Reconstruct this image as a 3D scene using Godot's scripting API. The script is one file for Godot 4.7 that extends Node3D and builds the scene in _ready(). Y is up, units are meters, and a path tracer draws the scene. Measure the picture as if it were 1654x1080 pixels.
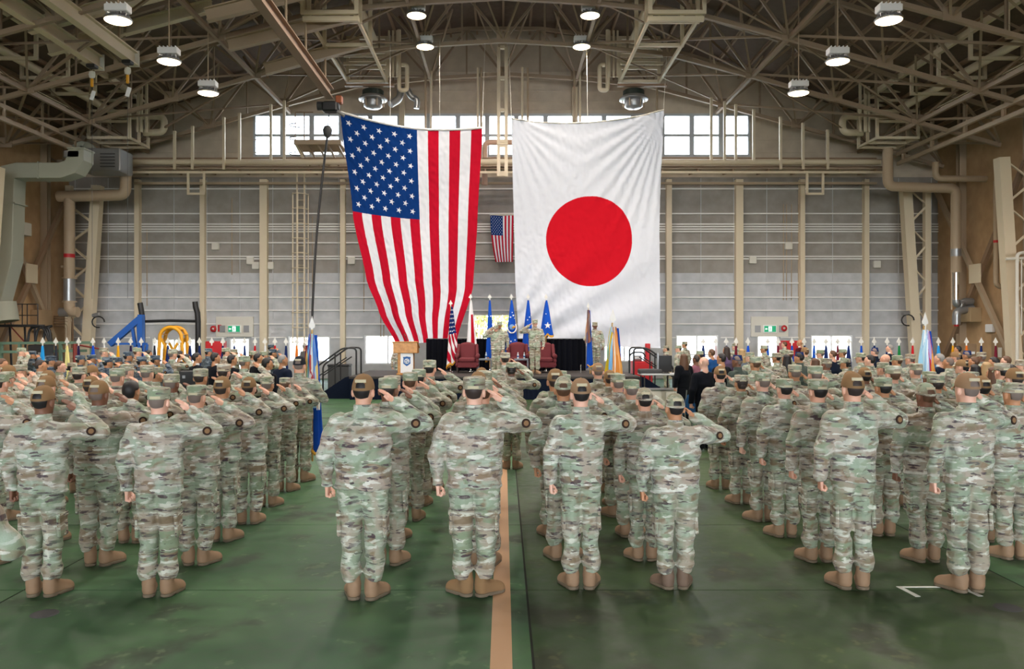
extends Node3D
# Hangar ceremony. Metres, y up, the camera at x=0 z=0 looking along -z.

var rng := RandomNumberGenerator.new()
var M := {}       # materials
var G := {}       # shared meshes
var used := {}
const ORD := ["first", "second", "third", "fourth", "fifth", "sixth", "seventh", "eighth", "ninth", "tenth", "eleventh", "twelfth", "thirteenth", "fourteenth", "fifteenth", "sixteenth", "seventeenth", "eighteenth", "nineteenth", "twentieth", "twenty-first", "twenty-second", "twenty-third", "twenty-fourth", "twenty-fifth", "twenty-sixth", "twenty-seventh", "twenty-eighth", "twenty-ninth", "thirtieth", "thirty-first", "thirty-second", "thirty-third", "thirty-fourth", "thirty-fifth", "thirty-sixth", "thirty-seventh", "thirty-eighth", "thirty-ninth", "fortieth"]

const LAMP := 14.0

func _ready() -> void:
	# camera: level, its lens shifted so that the floor lines meet at (813, 535) of 1654 x 1080
	var cam := Camera3D.new()
	cam.name = "camera"
	add_child(cam)
	cam.position = Vector3(0, 2.21, 0)
	cam.projection = Camera3D.PROJECTION_FRUSTUM
	cam.near = 0.1
	cam.far = 400.0
	cam.size = 0.1 * 1080.0 / 1300.0
	cam.frustum_offset = Vector2(0.1 * 14.0 / 1300.0, -0.1 * 5.0 / 1300.0)
	cam.current = true
	# sky: bright overcast
	var we := WorldEnvironment.new()
	we.name = "world_environment"
	var env := Environment.new()
	var sky := Sky.new()
	var sm := ProceduralSkyMaterial.new()
	sm.sky_top_color = hexc("c4d4e6")
	sm.sky_horizon_color = hexc("eef2f6")
	sm.ground_horizon_color = hexc("c8c8c4")
	sm.ground_bottom_color = hexc("a8a8a4")
	sm.sky_energy_multiplier = 1.0
	sky.sky_material = sm
	env.background_mode = Environment.BG_SKY
	env.sky = sky
	env.background_energy_multiplier = 12.0
	env.tonemap_mode = Environment.TONE_MAPPER_LINEAR
	env.tonemap_exposure = 1.7
	env.sdfgi_enabled = true
	env.ssao_enabled = true
	env.ssil_enabled = true
	we.environment = env
	add_child(we)
	unit_meshes()
	materials()
	hangar()
	lamps()
	cages()
	big_flags()
	stage()
	equipment()
	outside_trees()
	people_library()
	formation()
	crowd()
	flag_rows()

# ---------------------------------------------------------------- mesh builder
class MB:
	var v := PackedVector3Array()
	var n := PackedVector3Array()
	var uv := PackedVector2Array()
	var x := Transform3D()
	func tri(a: Vector3, b: Vector3, c: Vector3) -> void:
		a = x * a; b = x * b; c = x * c
		var m := (c - a).cross(b - a).normalized()
		v.append(a); v.append(b); v.append(c)
		n.append(m); n.append(m); n.append(m)
		uv.append(Vector2.ZERO); uv.append(Vector2.ZERO); uv.append(Vector2.ZERO)
	func quad(a: Vector3, b: Vector3, c: Vector3, d: Vector3) -> void:
		tri(a, b, c); tri(a, c, d)
	func box(c: Vector3, s: Vector3, t := Transform3D()) -> void:
		var h := s * 0.5
		var p := []
		for i in 8:
			p.append(t * (c + Vector3(h.x if i & 1 else -h.x, h.y if i & 2 else -h.y, h.z if i & 4 else -h.z)))
		quad(p[0], p[2], p[3], p[1]); quad(p[5], p[7], p[6], p[4])
		quad(p[4], p[6], p[2], p[0]); quad(p[1], p[3], p[7], p[5])
		quad(p[2], p[6], p[7], p[3]); quad(p[4], p[0], p[1], p[5])
	func cbox(c: Vector3, s: Vector3, b: float, t := Transform3D()) -> void:   # box with its four long (y) edges and top/bottom rims chamfered
		var h := s * 0.5
		var rings := []
		for k in [[-h.y, b], [-h.y + b, 0.0], [h.y - b, 0.0], [h.y, b]]:
			var i: float = k[1]
			var y: float = k[0]
			var hx := h.x - i
			var hz := h.z - i
			rings.append([Vector3(hx - b, y, -hz), Vector3(hx, y, -hz + b), Vector3(hx, y, hz - b), Vector3(hx - b, y, hz), Vector3(-hx + b, y, hz), Vector3(-hx, y, hz - b), Vector3(-hx, y, -hz + b), Vector3(-hx + b, y, -hz)])
		for r in 3:
			for i in 8:
				var j := (i + 1) % 8
				quad(t * (c + rings[r][i]), t * (c + rings[r + 1][i]), t * (c + rings[r + 1][j]), t * (c + rings[r][j]))
		for i in range(1, 7):
			tri(t * (c + rings[3][0]), t * (c + rings[3][i + 1]), t * (c + rings[3][i]))
			tri(t * (c + rings[0][0]), t * (c + rings[0][i]), t * (c + rings[0][i + 1]))
	func grid(p: Array, wrap := false, us := []) -> void:   # rows of Vector3, smooth
		var rows := p.size()
		var cols: int = p[0].size()
		var nn := []
		for r in rows:
			var line := PackedVector3Array()
			line.resize(cols)
			nn.append(line)
		var quads := []
		for r in rows - 1:
			for c in (cols if wrap else cols - 1):
				var c2 := (c + 1) % cols
				var a: Vector3 = p[r][c]
				var b: Vector3 = p[r + 1][c]
				var d: Vector3 = p[r + 1][c2]
				var e: Vector3 = p[r][c2]
				var m := (d - a).cross(b - e)
				nn[r][c] += m; nn[r + 1][c] += m; nn[r + 1][c2] += m; nn[r][c2] += m
		for r in rows - 1:
			for c in (cols if wrap else cols - 1):
				var c2 := (c + 1) % cols
				for k in [[r, c], [r + 1, c], [r + 1, c2], [r, c], [r + 1, c2], [r, c2]]:
					v.append(x * p[k[0]][k[1]])
					n.append((x.basis * (nn[k[0]][k[1]] as Vector3)).normalized())
					var last: bool = wrap and k[1] == 0 and c == cols - 1
					uv.append(Vector2((1.0 if last else float(k[1]) / (cols if wrap else cols - 1)), float(k[0]) / (rows - 1)))
	func tube(p: Array, r: float, sides := 10, caps := true, r2 := -1.0) -> void:
		var rings := []
		var up := Vector3.UP
		for i in p.size():
			var d: Vector3 = ((p[mini(i + 1, p.size() - 1)] as Vector3) - (p[maxi(i - 1, 0)] as Vector3)).normalized()
			if i == 0 and absf(d.dot(up)) > 0.95:
				up = Vector3.RIGHT
			var s := up.cross(d).normalized()
			up = d.cross(s).normalized()
			var rad := r if r2 < 0.0 else lerpf(r, r2, float(i) / (p.size() - 1))
			var ring := []
			for k in sides:
				var a := TAU * k / sides
				ring.append((p[i] as Vector3) + s * cos(a) * rad + up * sin(a) * rad)
			rings.append(ring)
		grid(rings, true)
		if caps:
			for e in [0, p.size() - 1]:
				var ring: Array = rings[e]
				for k in range(1, sides - 1):
					if e == 0:
						tri(ring[0], ring[k], ring[k + 1])
					else:
						tri(ring[0], ring[k + 1], ring[k])
	func lathe(prof: Array, sides := 16, sx := 1.0, sz := 1.0, at := Vector3.ZERO) -> void:   # prof: Vector2(radius, y)
		var rings := []
		for q in prof:
			var ring := []
			for k in sides:
				var a := -TAU * k / sides
				ring.append(at + Vector3(cos(a) * q.x * sx, q.y, sin(a) * q.x * sz))
			rings.append(ring)
		grid(rings, true)
	func prism(poly: PackedVector2Array, depth: float) -> void:   # in xy, from z=0 to z=depth
		var t := Geometry2D.triangulate_polygon(poly)
		for i in range(0, t.size(), 3):
			var a := poly[t[i]]
			var b := poly[t[i + 1]]
			var c := poly[t[i + 2]]
			var flip := (b - a).cross(c - a) > 0.0
			for z in [0.0, depth]:
				if flip == (z > 0.0):
					tri(Vector3(a.x, a.y, z), Vector3(c.x, c.y, z), Vector3(b.x, b.y, z))
				else:
					tri(Vector3(a.x, a.y, z), Vector3(b.x, b.y, z), Vector3(c.x, c.y, z))
		var ccw := not Geometry2D.is_polygon_clockwise(poly)
		for i in poly.size():
			var a := poly[i]
			var b := poly[(i + 1) % poly.size()]
			if ccw:
				quad(Vector3(a.x, a.y, 0), Vector3(a.x, a.y, depth), Vector3(b.x, b.y, depth), Vector3(b.x, b.y, 0))
			else:
				quad(Vector3(a.x, a.y, 0), Vector3(b.x, b.y, 0), Vector3(b.x, b.y, depth), Vector3(a.x, a.y, depth))
	func done() -> ArrayMesh:
		var a := []
		a.resize(Mesh.ARRAY_MAX)
		a[Mesh.ARRAY_VERTEX] = v
		a[Mesh.ARRAY_NORMAL] = n
		a[Mesh.ARRAY_TEX_UV] = uv
		var m := ArrayMesh.new()
		m.add_surface_from_arrays(Mesh.PRIMITIVE_TRIANGLES, a)
		return m

# ---------------------------------------------------------------- distance field and surface nets
class Field:
	var o: Vector3
	var h: float
	var nx: int
	var ny: int
	var nz: int
	var f := PackedFloat32Array()
	func _init(a: Vector3, b: Vector3, cell: float) -> void:
		o = a
		h = cell
		nx = int((b.x - a.x) / cell) + 2
		ny = int((b.y - a.y) / cell) + 2
		nz = int((b.z - a.z) / cell) + 2
		f.resize(nx * ny * nz)
		f.fill(1.0)
	func cap(a: Vector3, b: Vector3, ra: float, rb: float, k := 0.03, s := Vector3.ONE, cut := false) -> void:
		var g := f
		f = PackedFloat32Array()
		var big := maxf(ra, rb)
		var m := Vector3(big / s.x, big / s.y, big / s.z) + Vector3.ONE * (k + 2.0 * h)
		var lo := ((a.min(b) - m - o) / h).floor()
		var hi := ((a.max(b) + m - o) / h).ceil()
		var x0 := maxi(0, int(lo.x))
		var x1 := mini(nx - 1, int(hi.x))
		var ba := (b - a) * s
		var inv := 1.0 / maxf(ba.length_squared(), 1e-9)
		var dr := rb - ra
		var step := h * s.x
		for z in range(maxi(0, int(lo.z)), mini(nz - 1, int(hi.z)) + 1):
			for y in range(maxi(0, int(lo.y)), mini(ny - 1, int(hi.y)) + 1):
				var i := (z * ny + y) * nx + x0
				var q := (o + Vector3(x0, y, z) * h - a) * s
				for x in range(x0, x1 + 1):
					var t := clampf(q.dot(ba) * inv, 0.0, 1.0)
					var d := (q - ba * t).length() - ra - dr * t
					var e := g[i]
					if cut:
						d = -d
						var w := maxf(k - absf(d - e), 0.0)
						g[i] = maxf(d, e) + w * w / (4.0 * k)
					else:
						var w := maxf(k - absf(d - e), 0.0)
						g[i] = minf(d, e) - w * w / (4.0 * k)
					q.x += step
					i += 1
		f = g
	func ball(c: Vector3, r: Vector3, k := 0.02, cut := false) -> void:
		var m := minf(r.x, minf(r.y, r.z))
		cap(c, c, m, m, k, Vector3(m / r.x, m / r.y, m / r.z), cut)
	func floor_at(level: float, keep_above := true) -> void:
		for z in nz:
			for y in ny:
				var d := level - (o.y + y * h)
				if not keep_above:
					d = -d
				if d > -2.0 * h:
					var i := (z * ny + y) * nx
					for x in nx:
						f[i] = maxf(f[i], d)
						i += 1
	func nets() -> Array:   # [vertices, indices]
		var g := f
		var row := nx
		var slab := nx * ny
		var at := PackedInt32Array()
		at.resize(nx * ny * nz)
		at.fill(-1)
		var verts := PackedVector3Array()
		var idx := PackedInt32Array()
		var offs := [0, 1, row, row + 1, slab, slab + 1, slab + row, slab + row + 1]
		var corner := [Vector3(0, 0, 0), Vector3(1, 0, 0), Vector3(0, 1, 0), Vector3(1, 1, 0), Vector3(0, 0, 1), Vector3(1, 0, 1), Vector3(0, 1, 1), Vector3(1, 1, 1)]
		var edges := [[0, 1], [2, 3], [4, 5], [6, 7], [0, 2], [1, 3], [4, 6], [5, 7], [0, 4], [1, 5], [2, 6], [3, 7]]
		for z in nz - 1:
			for y in ny - 1:
				var i := z * slab + y * row
				var left := (1 if g[i] < 0.0 else 0) | (2 if g[i + row] < 0.0 else 0) | (4 if g[i + slab] < 0.0 else 0) | (8 if g[i + slab + row] < 0.0 else 0)
				for x in nx - 1:
					i += 1
					var right := (1 if g[i] < 0.0 else 0) | (2 if g[i + row] < 0.0 else 0) | (4 if g[i + slab] < 0.0 else 0) | (8 if g[i + slab + row] < 0.0 else 0)
					var both := left + right
					if both != 0 and both != 30:
						var c := i - 1
						var sum := Vector3.ZERO
						var count := 0
						for e in edges:
							var fa: float = g[c + offs[e[0]]]
							var fb: float = g[c + offs[e[1]]]
							if (fa < 0.0) != (fb < 0.0):
								var pa: Vector3 = corner[e[0]]
								sum += pa + ((corner[e[1]] as Vector3) - pa) * (fa / (fa - fb))
								count += 1
						at[c] = verts.size()
						verts.append(o + (Vector3(x, y, z) + sum / count) * h)
					left = right
		for z in range(1, nz - 1):
			for y in range(1, ny - 1):
				var i := z * slab + y * row
				for x in range(1, nx - 1):
					i += 1
					if at[i] < 0:
						continue
					var inside := g[i] < 0.0
					if inside != (g[i + 1] < 0.0):
						_quad(idx, inside, at[i - row - slab], at[i - slab], at[i], at[i - row])
					if inside != (g[i + row] < 0.0):
						_quad(idx, inside, at[i - 1 - slab], at[i - 1], at[i], at[i - slab])
					if inside != (g[i + slab] < 0.0):
						_quad(idx, inside, at[i - 1 - row], at[i - row], at[i], at[i - 1])
		f = PackedFloat32Array()
		return [verts, idx]
	func _quad(idx: PackedInt32Array, inside: bool, a: int, b: int, c: int, d: int) -> void:
		if a < 0 or b < 0 or c < 0 or d < 0:
			return
		if inside:
			idx.append_array(PackedInt32Array([a, c, b, a, d, c]))
		else:
			idx.append_array(PackedInt32Array([a, b, c, a, c, d]))

func normals(v: PackedVector3Array, idx: PackedInt32Array) -> PackedVector3Array:
	var n := PackedVector3Array()
	n.resize(v.size())
	for i in range(0, idx.size(), 3):
		var a := idx[i]
		var b := idx[i + 1]
		var c := idx[i + 2]
		var m := (v[c] - v[a]).cross(v[b] - v[a])
		n[a] += m; n[b] += m; n[c] += m
	for i in n.size():
		n[i] = n[i].normalized()
	return n

func merge(parts: Array) -> Array:
	var v := PackedVector3Array()
	var idx := PackedInt32Array()
	for p in parts:
		var base := v.size()
		v.append_array(p[0])
		for i in p[1]:
			idx.append(base + i)
	return [v, idx]

func netmesh(p: Array, wrinkle = null, colors := PackedColorArray()) -> ArrayMesh:
	var v: PackedVector3Array = p[0]
	var idx: PackedInt32Array = p[1]
	var n := normals(v, idx)
	if wrinkle != null:
		for i in v.size():
			v[i] += n[i] * float(wrinkle.call(v[i]))
		n = normals(v, idx)
	var a := []
	a.resize(Mesh.ARRAY_MAX)
	a[Mesh.ARRAY_VERTEX] = v
	a[Mesh.ARRAY_NORMAL] = n
	a[Mesh.ARRAY_INDEX] = idx
	if colors.size():
		a[Mesh.ARRAY_COLOR] = colors
	var m := ArrayMesh.new()
	m.add_surface_from_arrays(Mesh.PRIMITIVE_TRIANGLES, a)
	return m

# ---------------------------------------------------------------- nodes
func thing(called: String, label: String, category: String, at := Vector3.ZERO, turn := 0.0, group := "") -> Node3D:
	var o := Node3D.new()
	o.name = numbered(called)
	add_child(o)
	o.position = at
	o.rotation.y = turn
	o.set_meta("label", label)
	o.set_meta("category", category)
	if group:
		o.set_meta("group", group)
	return o

func numbered(called: String) -> String:
	var k: int = used.get(called, 0)
	used[called] = k + 1
	return called if k == 0 else "%s_%03d" % [called, k]

func part(called: String, mesh: Mesh, mat: Material, parent: Node, t := Transform3D()) -> MeshInstance3D:
	var o := MeshInstance3D.new()
	var key := str(parent.get_instance_id()) + called
	var k: int = used.get(key, 0)
	used[key] = k + 1
	o.name = called if k == 0 else "%s_%03d" % [called, k]
	o.mesh = mesh
	o.material_override = mat
	o.transform = t
	o.cast_shadow = GeometryInstance3D.SHADOW_CASTING_SETTING_ON
	parent.add_child(o, true)
	return o

func solo(called: String, mesh: Mesh, mat: Material, label: String, category: String, t := Transform3D(), group := "") -> MeshInstance3D:
	var o := part(numbered(called), mesh, mat, self, t)
	o.set_meta("label", label)
	o.set_meta("category", category)
	if group:
		o.set_meta("group", group)
	return o

func struct(called: String, mesh: Mesh, mat: Material, label: String, category: String, t := Transform3D()) -> MeshInstance3D:
	var o := solo(called, mesh, mat, label, category, t)
	o.set_meta("kind", "structure")
	return o

func between(a: Vector3, b: Vector3, w: float, d: float) -> Transform3D:   # unit mesh along z, w wide, d deep
	var z := b - a
	var up := Vector3.UP if absf(z.normalized().y) < 0.98 else Vector3.BACK
	var s := up.cross(z).normalized()
	var u := z.normalized().cross(s)
	return Transform3D(Basis(s * w, u * d, z), (a + b) * 0.5)

func bar(called: String, a: Vector3, b: Vector3, w: float, d: float, mat: Material, parent: Node, shape := "bar") -> MeshInstance3D:
	return part(called, G[shape], mat, parent, between(a, b, w, d))

func boxed(s: Vector3, b := 0.0) -> ArrayMesh:
	var key := "box%s%s" % [s, b]
	if not G.has(key):
		var m := MB.new()
		if b > 0.0:
			m.cbox(Vector3.ZERO, s, b)
		else:
			m.box(Vector3.ZERO, s)
		G[key] = m.done()
	return G[key]

func at(p: Vector3) -> Transform3D:
	return Transform3D(Basis(), p)

# world point at depth d (metres from the camera) for a position measured on the photograph
func P(px: float, py: float, d: float) -> Vector3:
	return Vector3((px - 813.0) * d / 1300.0, 2.21 - (py - 535.0) * d / 1300.0, -d)

func arc(c: Vector3, a: Vector3, b: Vector3, n := 5) -> Array:   # rounded corner from a to b round the corner c
	var out := []
	for i in n + 1:
		var t := float(i) / n
		out.append(a.lerp(c, t).lerp(c.lerp(b, t), t))
	return out

func bent(p: Array, r: float) -> Array:   # polyline with rounded corners
	var out := [p[0]]
	for i in range(1, p.size() - 1):
		var c: Vector3 = p[i]
		out.append_array(arc(c, c + ((p[i - 1] as Vector3) - c).normalized() * r, c + ((p[i + 1] as Vector3) - c).normalized() * r))
	out.append(p[-1])
	return out

func tubed(p: Array, r: float, sides := 10) -> ArrayMesh:
	var m := MB.new()
	m.tube(p, r, sides)
	return m.done()

func unit_meshes() -> void:
	var m := MB.new()
	m.box(Vector3.ZERO, Vector3.ONE)
	G["bar"] = m.done()
	m = MB.new()
	m.box(Vector3(0, 0.45, 0), Vector3(1, 0.1, 1)); m.box(Vector3(0, -0.45, 0), Vector3(1, 0.1, 1)); m.box(Vector3.ZERO, Vector3(0.14, 0.8, 1))
	G["ibeam"] = m.done()
	m = MB.new()
	m.box(Vector3(0, -0.44, 0), Vector3(1, 0.12, 1)); m.box(Vector3(-0.44, 0.06, 0), Vector3(0.12, 0.88, 1))
	G["angle"] = m.done()
	m = MB.new()
	m.tube([Vector3(0, 0, -0.5), Vector3(0, 0, 0.5)], 0.5, 14)
	G["pipe"] = m.done()

# ---------------------------------------------------------------- materials
func mat(called: String, c: Color, rough := 0.8, metal := 0.0) -> StandardMaterial3D:
	if M.has(called):
		return M[called]
	var m := StandardMaterial3D.new()
	m.resource_name = called
	m.albedo_color = c
	m.roughness = rough
	m.metallic = metal
	M[called] = m
	return m

func cloth(called: String, c: Color) -> StandardMaterial3D:
	var m := mat(called, c, 0.92)
	m.rim_enabled = true
	m.rim = 0.25
	m.metallic_specular = 0.2
	return m

func noise(freq: float, s: int, oct := 3, kind := FastNoiseLite.TYPE_SIMPLEX_SMOOTH) -> FastNoiseLite:
	var n := FastNoiseLite.new()
	n.seed = s
	n.noise_type = kind
	n.frequency = freq
	n.fractal_octaves = oct
	return n

func layer(w: int, h: int, freq: float, s: int, oct := 3, wide := 1) -> PackedByteArray:
	var im := noise(freq, s, oct).get_seamless_image(w / wide, h)
	im.convert(Image.FORMAT_L8)
	if wide > 1:
		im.resize(w, h, Image.INTERPOLATE_CUBIC)
	return im.get_data()

func camo(called: String, cols: Array, size := 640, tile := 1.25) -> StandardMaterial3D:
	# cols: base a, base b, blob, pale, dark
	var a := layer(size, size, 0.006, 3, 2, 2)
	var b := layer(size, size, 0.014, 8, 3, 2)
	var b2 := layer(size, size, 0.011, 41, 3, 2)
	var c := layer(size, size, 0.03, 15, 3, 3)
	var d := layer(size, size, 0.034, 27, 3, 4)
	var grain := layer(size, size, 0.35, 5, 1)
	var px := PackedByteArray()
	px.resize(size * size * 3)
	for i in size * size:
		var t := smoothstep(95.0, 165.0, float(a[i]))
		var k: Color = (cols[0] as Color).lerp(cols[1], t)
		k = k.lerp(cols[2], smoothstep(156.0, 200.0, float(b[i])))
		k = k.lerp(cols[5], smoothstep(156.0, 190.0, float(b2[i])))
		if c[i] > 165:
			k = k.lerp(cols[3], 0.9)
		if d[i] > 186:
			k = cols[4]
		var g := 0.94 + grain[i] * 0.00047
		px[i * 3] = int(clampf(k.r * g, 0, 1) * 255.0)
		px[i * 3 + 1] = int(clampf(k.g * g, 0, 1) * 255.0)
		px[i * 3 + 2] = int(clampf(k.b * g, 0, 1) * 255.0)
	var m := cloth(called, Color.WHITE)
	m.albedo_texture = ImageTexture.create_from_image(Image.create_from_data(size, size, false, Image.FORMAT_RGB8, px))
	m.uv1_triplanar = true
	m.uv1_world_triplanar = true
	m.uv1_scale = Vector3.ONE / tile
	return m

func mottled(called: String, c: Color, c2: Color, size: int, tile: float, freq: float, rough: float, s := 1, oct := 5, contrast := 1.0, wide := 1) -> StandardMaterial3D:
	var a := layer(size, size, freq, s, oct, wide)
	var px := PackedByteArray()
	px.resize(size * size * 3)
	for i in size * size:
		var t := clampf((a[i] / 255.0 - 0.5) * contrast + 0.5, 0, 1)
		px[i * 3] = int(lerpf(c.r, c2.r, t) * 255.0)
		px[i * 3 + 1] = int(lerpf(c.g, c2.g, t) * 255.0)
		px[i * 3 + 2] = int(lerpf(c.b, c2.b, t) * 255.0)
	var m := mat(called, Color.WHITE, rough)
	m.albedo_texture = ImageTexture.create_from_image(Image.create_from_data(size, size, false, Image.FORMAT_RGB8, px))
	m.uv1_triplanar = true
	m.uv1_world_triplanar = true
	m.uv1_scale = Vector3.ONE / tile
	return m

func hexc(s: String) -> Color:
	return Color.html(s)

func materials() -> void:
	camo("camo", [hexc("aa9c8e"), hexc("9ca996"), hexc("87745f"), hexc("dddcd2"), hexc("51444a"), hexc("8a987f")])
	for k in [["camo_trousers", Vector3(0.37, 0.61, 0.23), "eef0ea"], ["camo_cap", Vector3(0.13, 0.29, 0.71), "f2f2ec"]]:
		var v: StandardMaterial3D = M.camo.duplicate()
		v.resource_name = k[0]
		v.uv1_offset = k[1]
		v.albedo_color = hexc(k[2])
		M[k[0]] = v
	camo("digital", [hexc("4a5663"), hexc("5a6670"), hexc("2e3845"), hexc("808b94"), hexc("1c2430"), hexc("3a4553")], 256, 0.5).texture_filter = BaseMaterial3D.TEXTURE_FILTER_NEAREST
	cloth("coyote", hexc("86694a"))
	cloth("coyote_pale", hexc("94775c"))
	mat("boot", hexc("8f7257"), 0.75)
	mat("boot_dark", hexc("6d5848"), 0.75)
	mat("sole", hexc("6b5d4a"), 0.8)
	for k in [["skin_light", "d9a58c"], ["skin_fair", "e0b09a"], ["skin_tan", "b98562"], ["skin_brown", "7d5440"]]:
		var m := mat(k[0], hexc(k[1]), 0.55)
		m.vertex_color_use_as_albedo = true
		m.subsurf_scatter_enabled = true
		m.subsurf_scatter_strength = 0.08
	mat("hair_black", hexc("1d191a"), 0.55)
	mat("hair_dark", hexc("332723"), 0.6)
	mat("hair_brown", hexc("5a3d2a"), 0.6)
	mat("hair_fade", hexc("75665f"), 0.8)
	mat("hair_blond", hexc("a98b62"), 0.6)
	mat("hair_gray", hexc("8a8784"), 0.7)
	cloth("tape", hexc("c4b99c"))
	mat("thread", hexc("54493c"), 0.9)
	cloth("patch_dark", hexc("3a2c26"))
	cloth("patch_tan", hexc("8a6a4c"))
	cloth("black_cap", hexc("23252b"))
	cloth("navy_cap", hexc("1c2d57"))
	cloth("suit_black", hexc("14161c"))
	cloth("suit_navy", hexc("1a2233"))
	cloth("suit_blue", hexc("1f4a80"))
	cloth("maroon", hexc("4a1b22"))
	cloth("purple", hexc("6d5a7c"))
	cloth("floral", hexc("8a5a68"))
	cloth("flight_green", hexc("4b5550"))
	cloth("olive", hexc("4d4a3a"))
	cloth("gray_cloth", hexc("6b7480"))
	cloth("white_cloth", hexc("d8d8d8"))
	cloth("sock", hexc("6f7480"))
	# building
	mat("steel", hexc("a8937a"), 0.6)
	mat("steel_light", hexc("d4c5aa"), 0.55)
	mat("steel_brown", hexc("8c7158"), 0.6)
	mat("truss_steel", hexc("937e68"), 0.6)
	mat("girt_paint", hexc("e0deda"), 0.6)
	mat("mullion", hexc("b4b8bc"), 0.6)
	mat("duct_green", hexc("98998a"), 0.5)
	mat("galvanised", hexc("9a9b9c"), 0.35, 0.7)
	mat("black_metal", hexc("1b1b1d"), 0.5)
	mat("dark_gray", hexc("3b3c3e"), 0.7)
	mat("white_paint", hexc("e4e4e4"), 0.5)
	mat("off_white", hexc("cfcbc0"), 0.6)
	mat("red_paint", hexc("b5121c"), 0.5)
	mat("blue_paint", hexc("1756a8"), 0.4)
	mat("yellow_paint", hexc("d99a1c"), 0.45)
	mat("green_paint", hexc("5f7a66"), 0.6)
	mat("rust_red", hexc("7a2a22"), 0.6)
	mat("chrome", hexc("e8e8e8"), 0.15, 1.0)
	mat("finial", hexc("d6d3cc"), 0.35, 0.0)
	mat("wood_pole", hexc("b9924f"), 0.5)
	mottled("podium_wood", hexc("a8702f"), hexc("c58c44"), 128, 0.6, 0.03, 0.4, 4, 3, 1.2)
	mottled("wall_gray", hexc("acadaf"), hexc("bebfc1"), 256, 4.0, 0.02, 0.75, 11, 4, 1.2)
	mottled("wall_dull", hexc("8b857e"), hexc("9a948d"), 256, 4.0, 0.02, 0.8, 18, 4, 1.2)
	mottled("wall_beige", hexc("b8aa98"), hexc("c6b8a5"), 256, 4.0, 0.02, 0.8, 12, 4, 1.2)
	mottled("wall_brown", hexc("ab8b66"), hexc("bd9c76"), 256, 4.0, 0.02, 0.8, 13, 4, 1.2)
	mottled("deck", hexc("58463a"), hexc("665344"), 256, 3.0, 0.03, 0.85, 14, 3, 1.0)
	mottled("concrete", hexc("a5a39c"), hexc("b5b3ac"), 256, 6.0, 0.02, 0.9, 15, 4, 1.0)
	mottled("stage_top", hexc("2c2927"), hexc("383432"), 128, 1.5, 0.05, 0.7, 16, 3)
	cloth("skirt", hexc("121a2a"))
	cloth("drape", hexc("0c0e16"))
	mottled("burgundy", hexc("5a1c22"), hexc("702930"), 128, 0.3, 0.12, 0.85, 17, 2)
	floor_material()
	var g := mat("glass", Color(0.9, 0.95, 1.0, 0.06), 0.05)
	g.transparency = BaseMaterial3D.TRANSPARENCY_ALPHA
	var fr := mat("frosted", Color(1, 1, 1, 0.25), 0.15)
	fr.transparency = BaseMaterial3D.TRANSPARENCY_ALPHA
	var l := mat("lens", hexc("fff0d8"), 0.4)
	l.emission_enabled = true
	l.emission = hexc("ffe2b4")
	l.emission_energy_multiplier = 6.0
	var e := mat("exit_green", hexc("0c6a48"), 0.4)
	e.emission_enabled = true
	e.emission = hexc("12855a")
	e.emission_energy_multiplier = 0.7
	var e2 := mat("exit_white", hexc("e8f2ee"), 0.4)
	e2.emission_enabled = true
	e2.emission = hexc("e8f2ee")
	e2.emission_energy_multiplier = 0.7
	for k in [["leaf_a", "8d9a4a"], ["leaf_b", "a9a85c"]]:
		var f := mat(k[0], hexc(k[1]), 0.6)
		f.backlight_enabled = true
		f.backlight = hexc("8a9a40")
	mat("bark", hexc("7a6450"), 0.9)

func floor_material() -> void:
	var s := 1024
	var a := layer(s, s, 0.004, 51, 4)
	var b := layer(s, s, 0.012, 52, 5)
	var c := layer(s, s, 0.05, 53, 4)
	var d := layer(s, s, 0.006, 54, 3)
	var px := PackedByteArray()
	var rg := PackedByteArray()
	px.resize(s * s * 3)
	rg.resize(s * s)
	var k0 := hexc("37583b")
	var k1 := hexc("446644")
	var stain := hexc("33382f")
	var scuff := hexc("7f8a6c")
	for i in s * s:
		var k := k0.lerp(k1, smoothstep(90, 170, float(a[i])))
		var st := smoothstep(150, 215, float(b[i]) * 0.55 + float(d[i]) * 0.55)
		k = k.lerp(stain, st * 0.6)
		k = k.lerp(scuff, smoothstep(178, 205, float(c[i]) * 0.6 + float(b[i]) * 0.42) * 0.35)
		var g := 0.9 + c[i] * 0.0008
		px[i * 3] = int(clampf(k.r * g, 0, 1) * 255.0)
		px[i * 3 + 1] = int(clampf(k.g * g, 0, 1) * 255.0)
		px[i * 3 + 2] = int(clampf(k.b * g, 0, 1) * 255.0)
		rg[i] = int(clampf(0.44 + c[i] * 0.0006 + st * 0.1, 0, 1) * 255.0)
	var m := mat("floor_green", Color.WHITE, 1.0)
	m.albedo_texture = ImageTexture.create_from_image(Image.create_from_data(s, s, false, Image.FORMAT_RGB8, px))
	m.roughness_texture = ImageTexture.create_from_image(Image.create_from_data(s, s, false, Image.FORMAT_L8, rg))
	m.uv1_triplanar = true
	m.uv1_world_triplanar = true
	m.uv1_scale = Vector3.ONE / 9.0
	m.metallic_specular = 0.38
	m.uv1_offset = Vector3(0.37, 0, 0.21)
	var m2: StandardMaterial3D = m.duplicate()
	m2.albedo_color = hexc("d2c4ac")
	m2.uv1_offset = Vector3(0.11, 0, 0.63)
	M["floor_worn"] = m2
	mat("floor_joint", hexc("14170f"), 0.9)
	mat("tape_tan", hexc("b08a66"), 0.6)
	mat("tape_white", hexc("c9cbc4"), 0.6)

# ---------------------------------------------------------------- the hangar
const HALF := 20.4      # half width
const BACK := 37.8      # distance of the end wall
const FRONT := -34.0    # the open doors behind the camera (negative distance)

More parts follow.
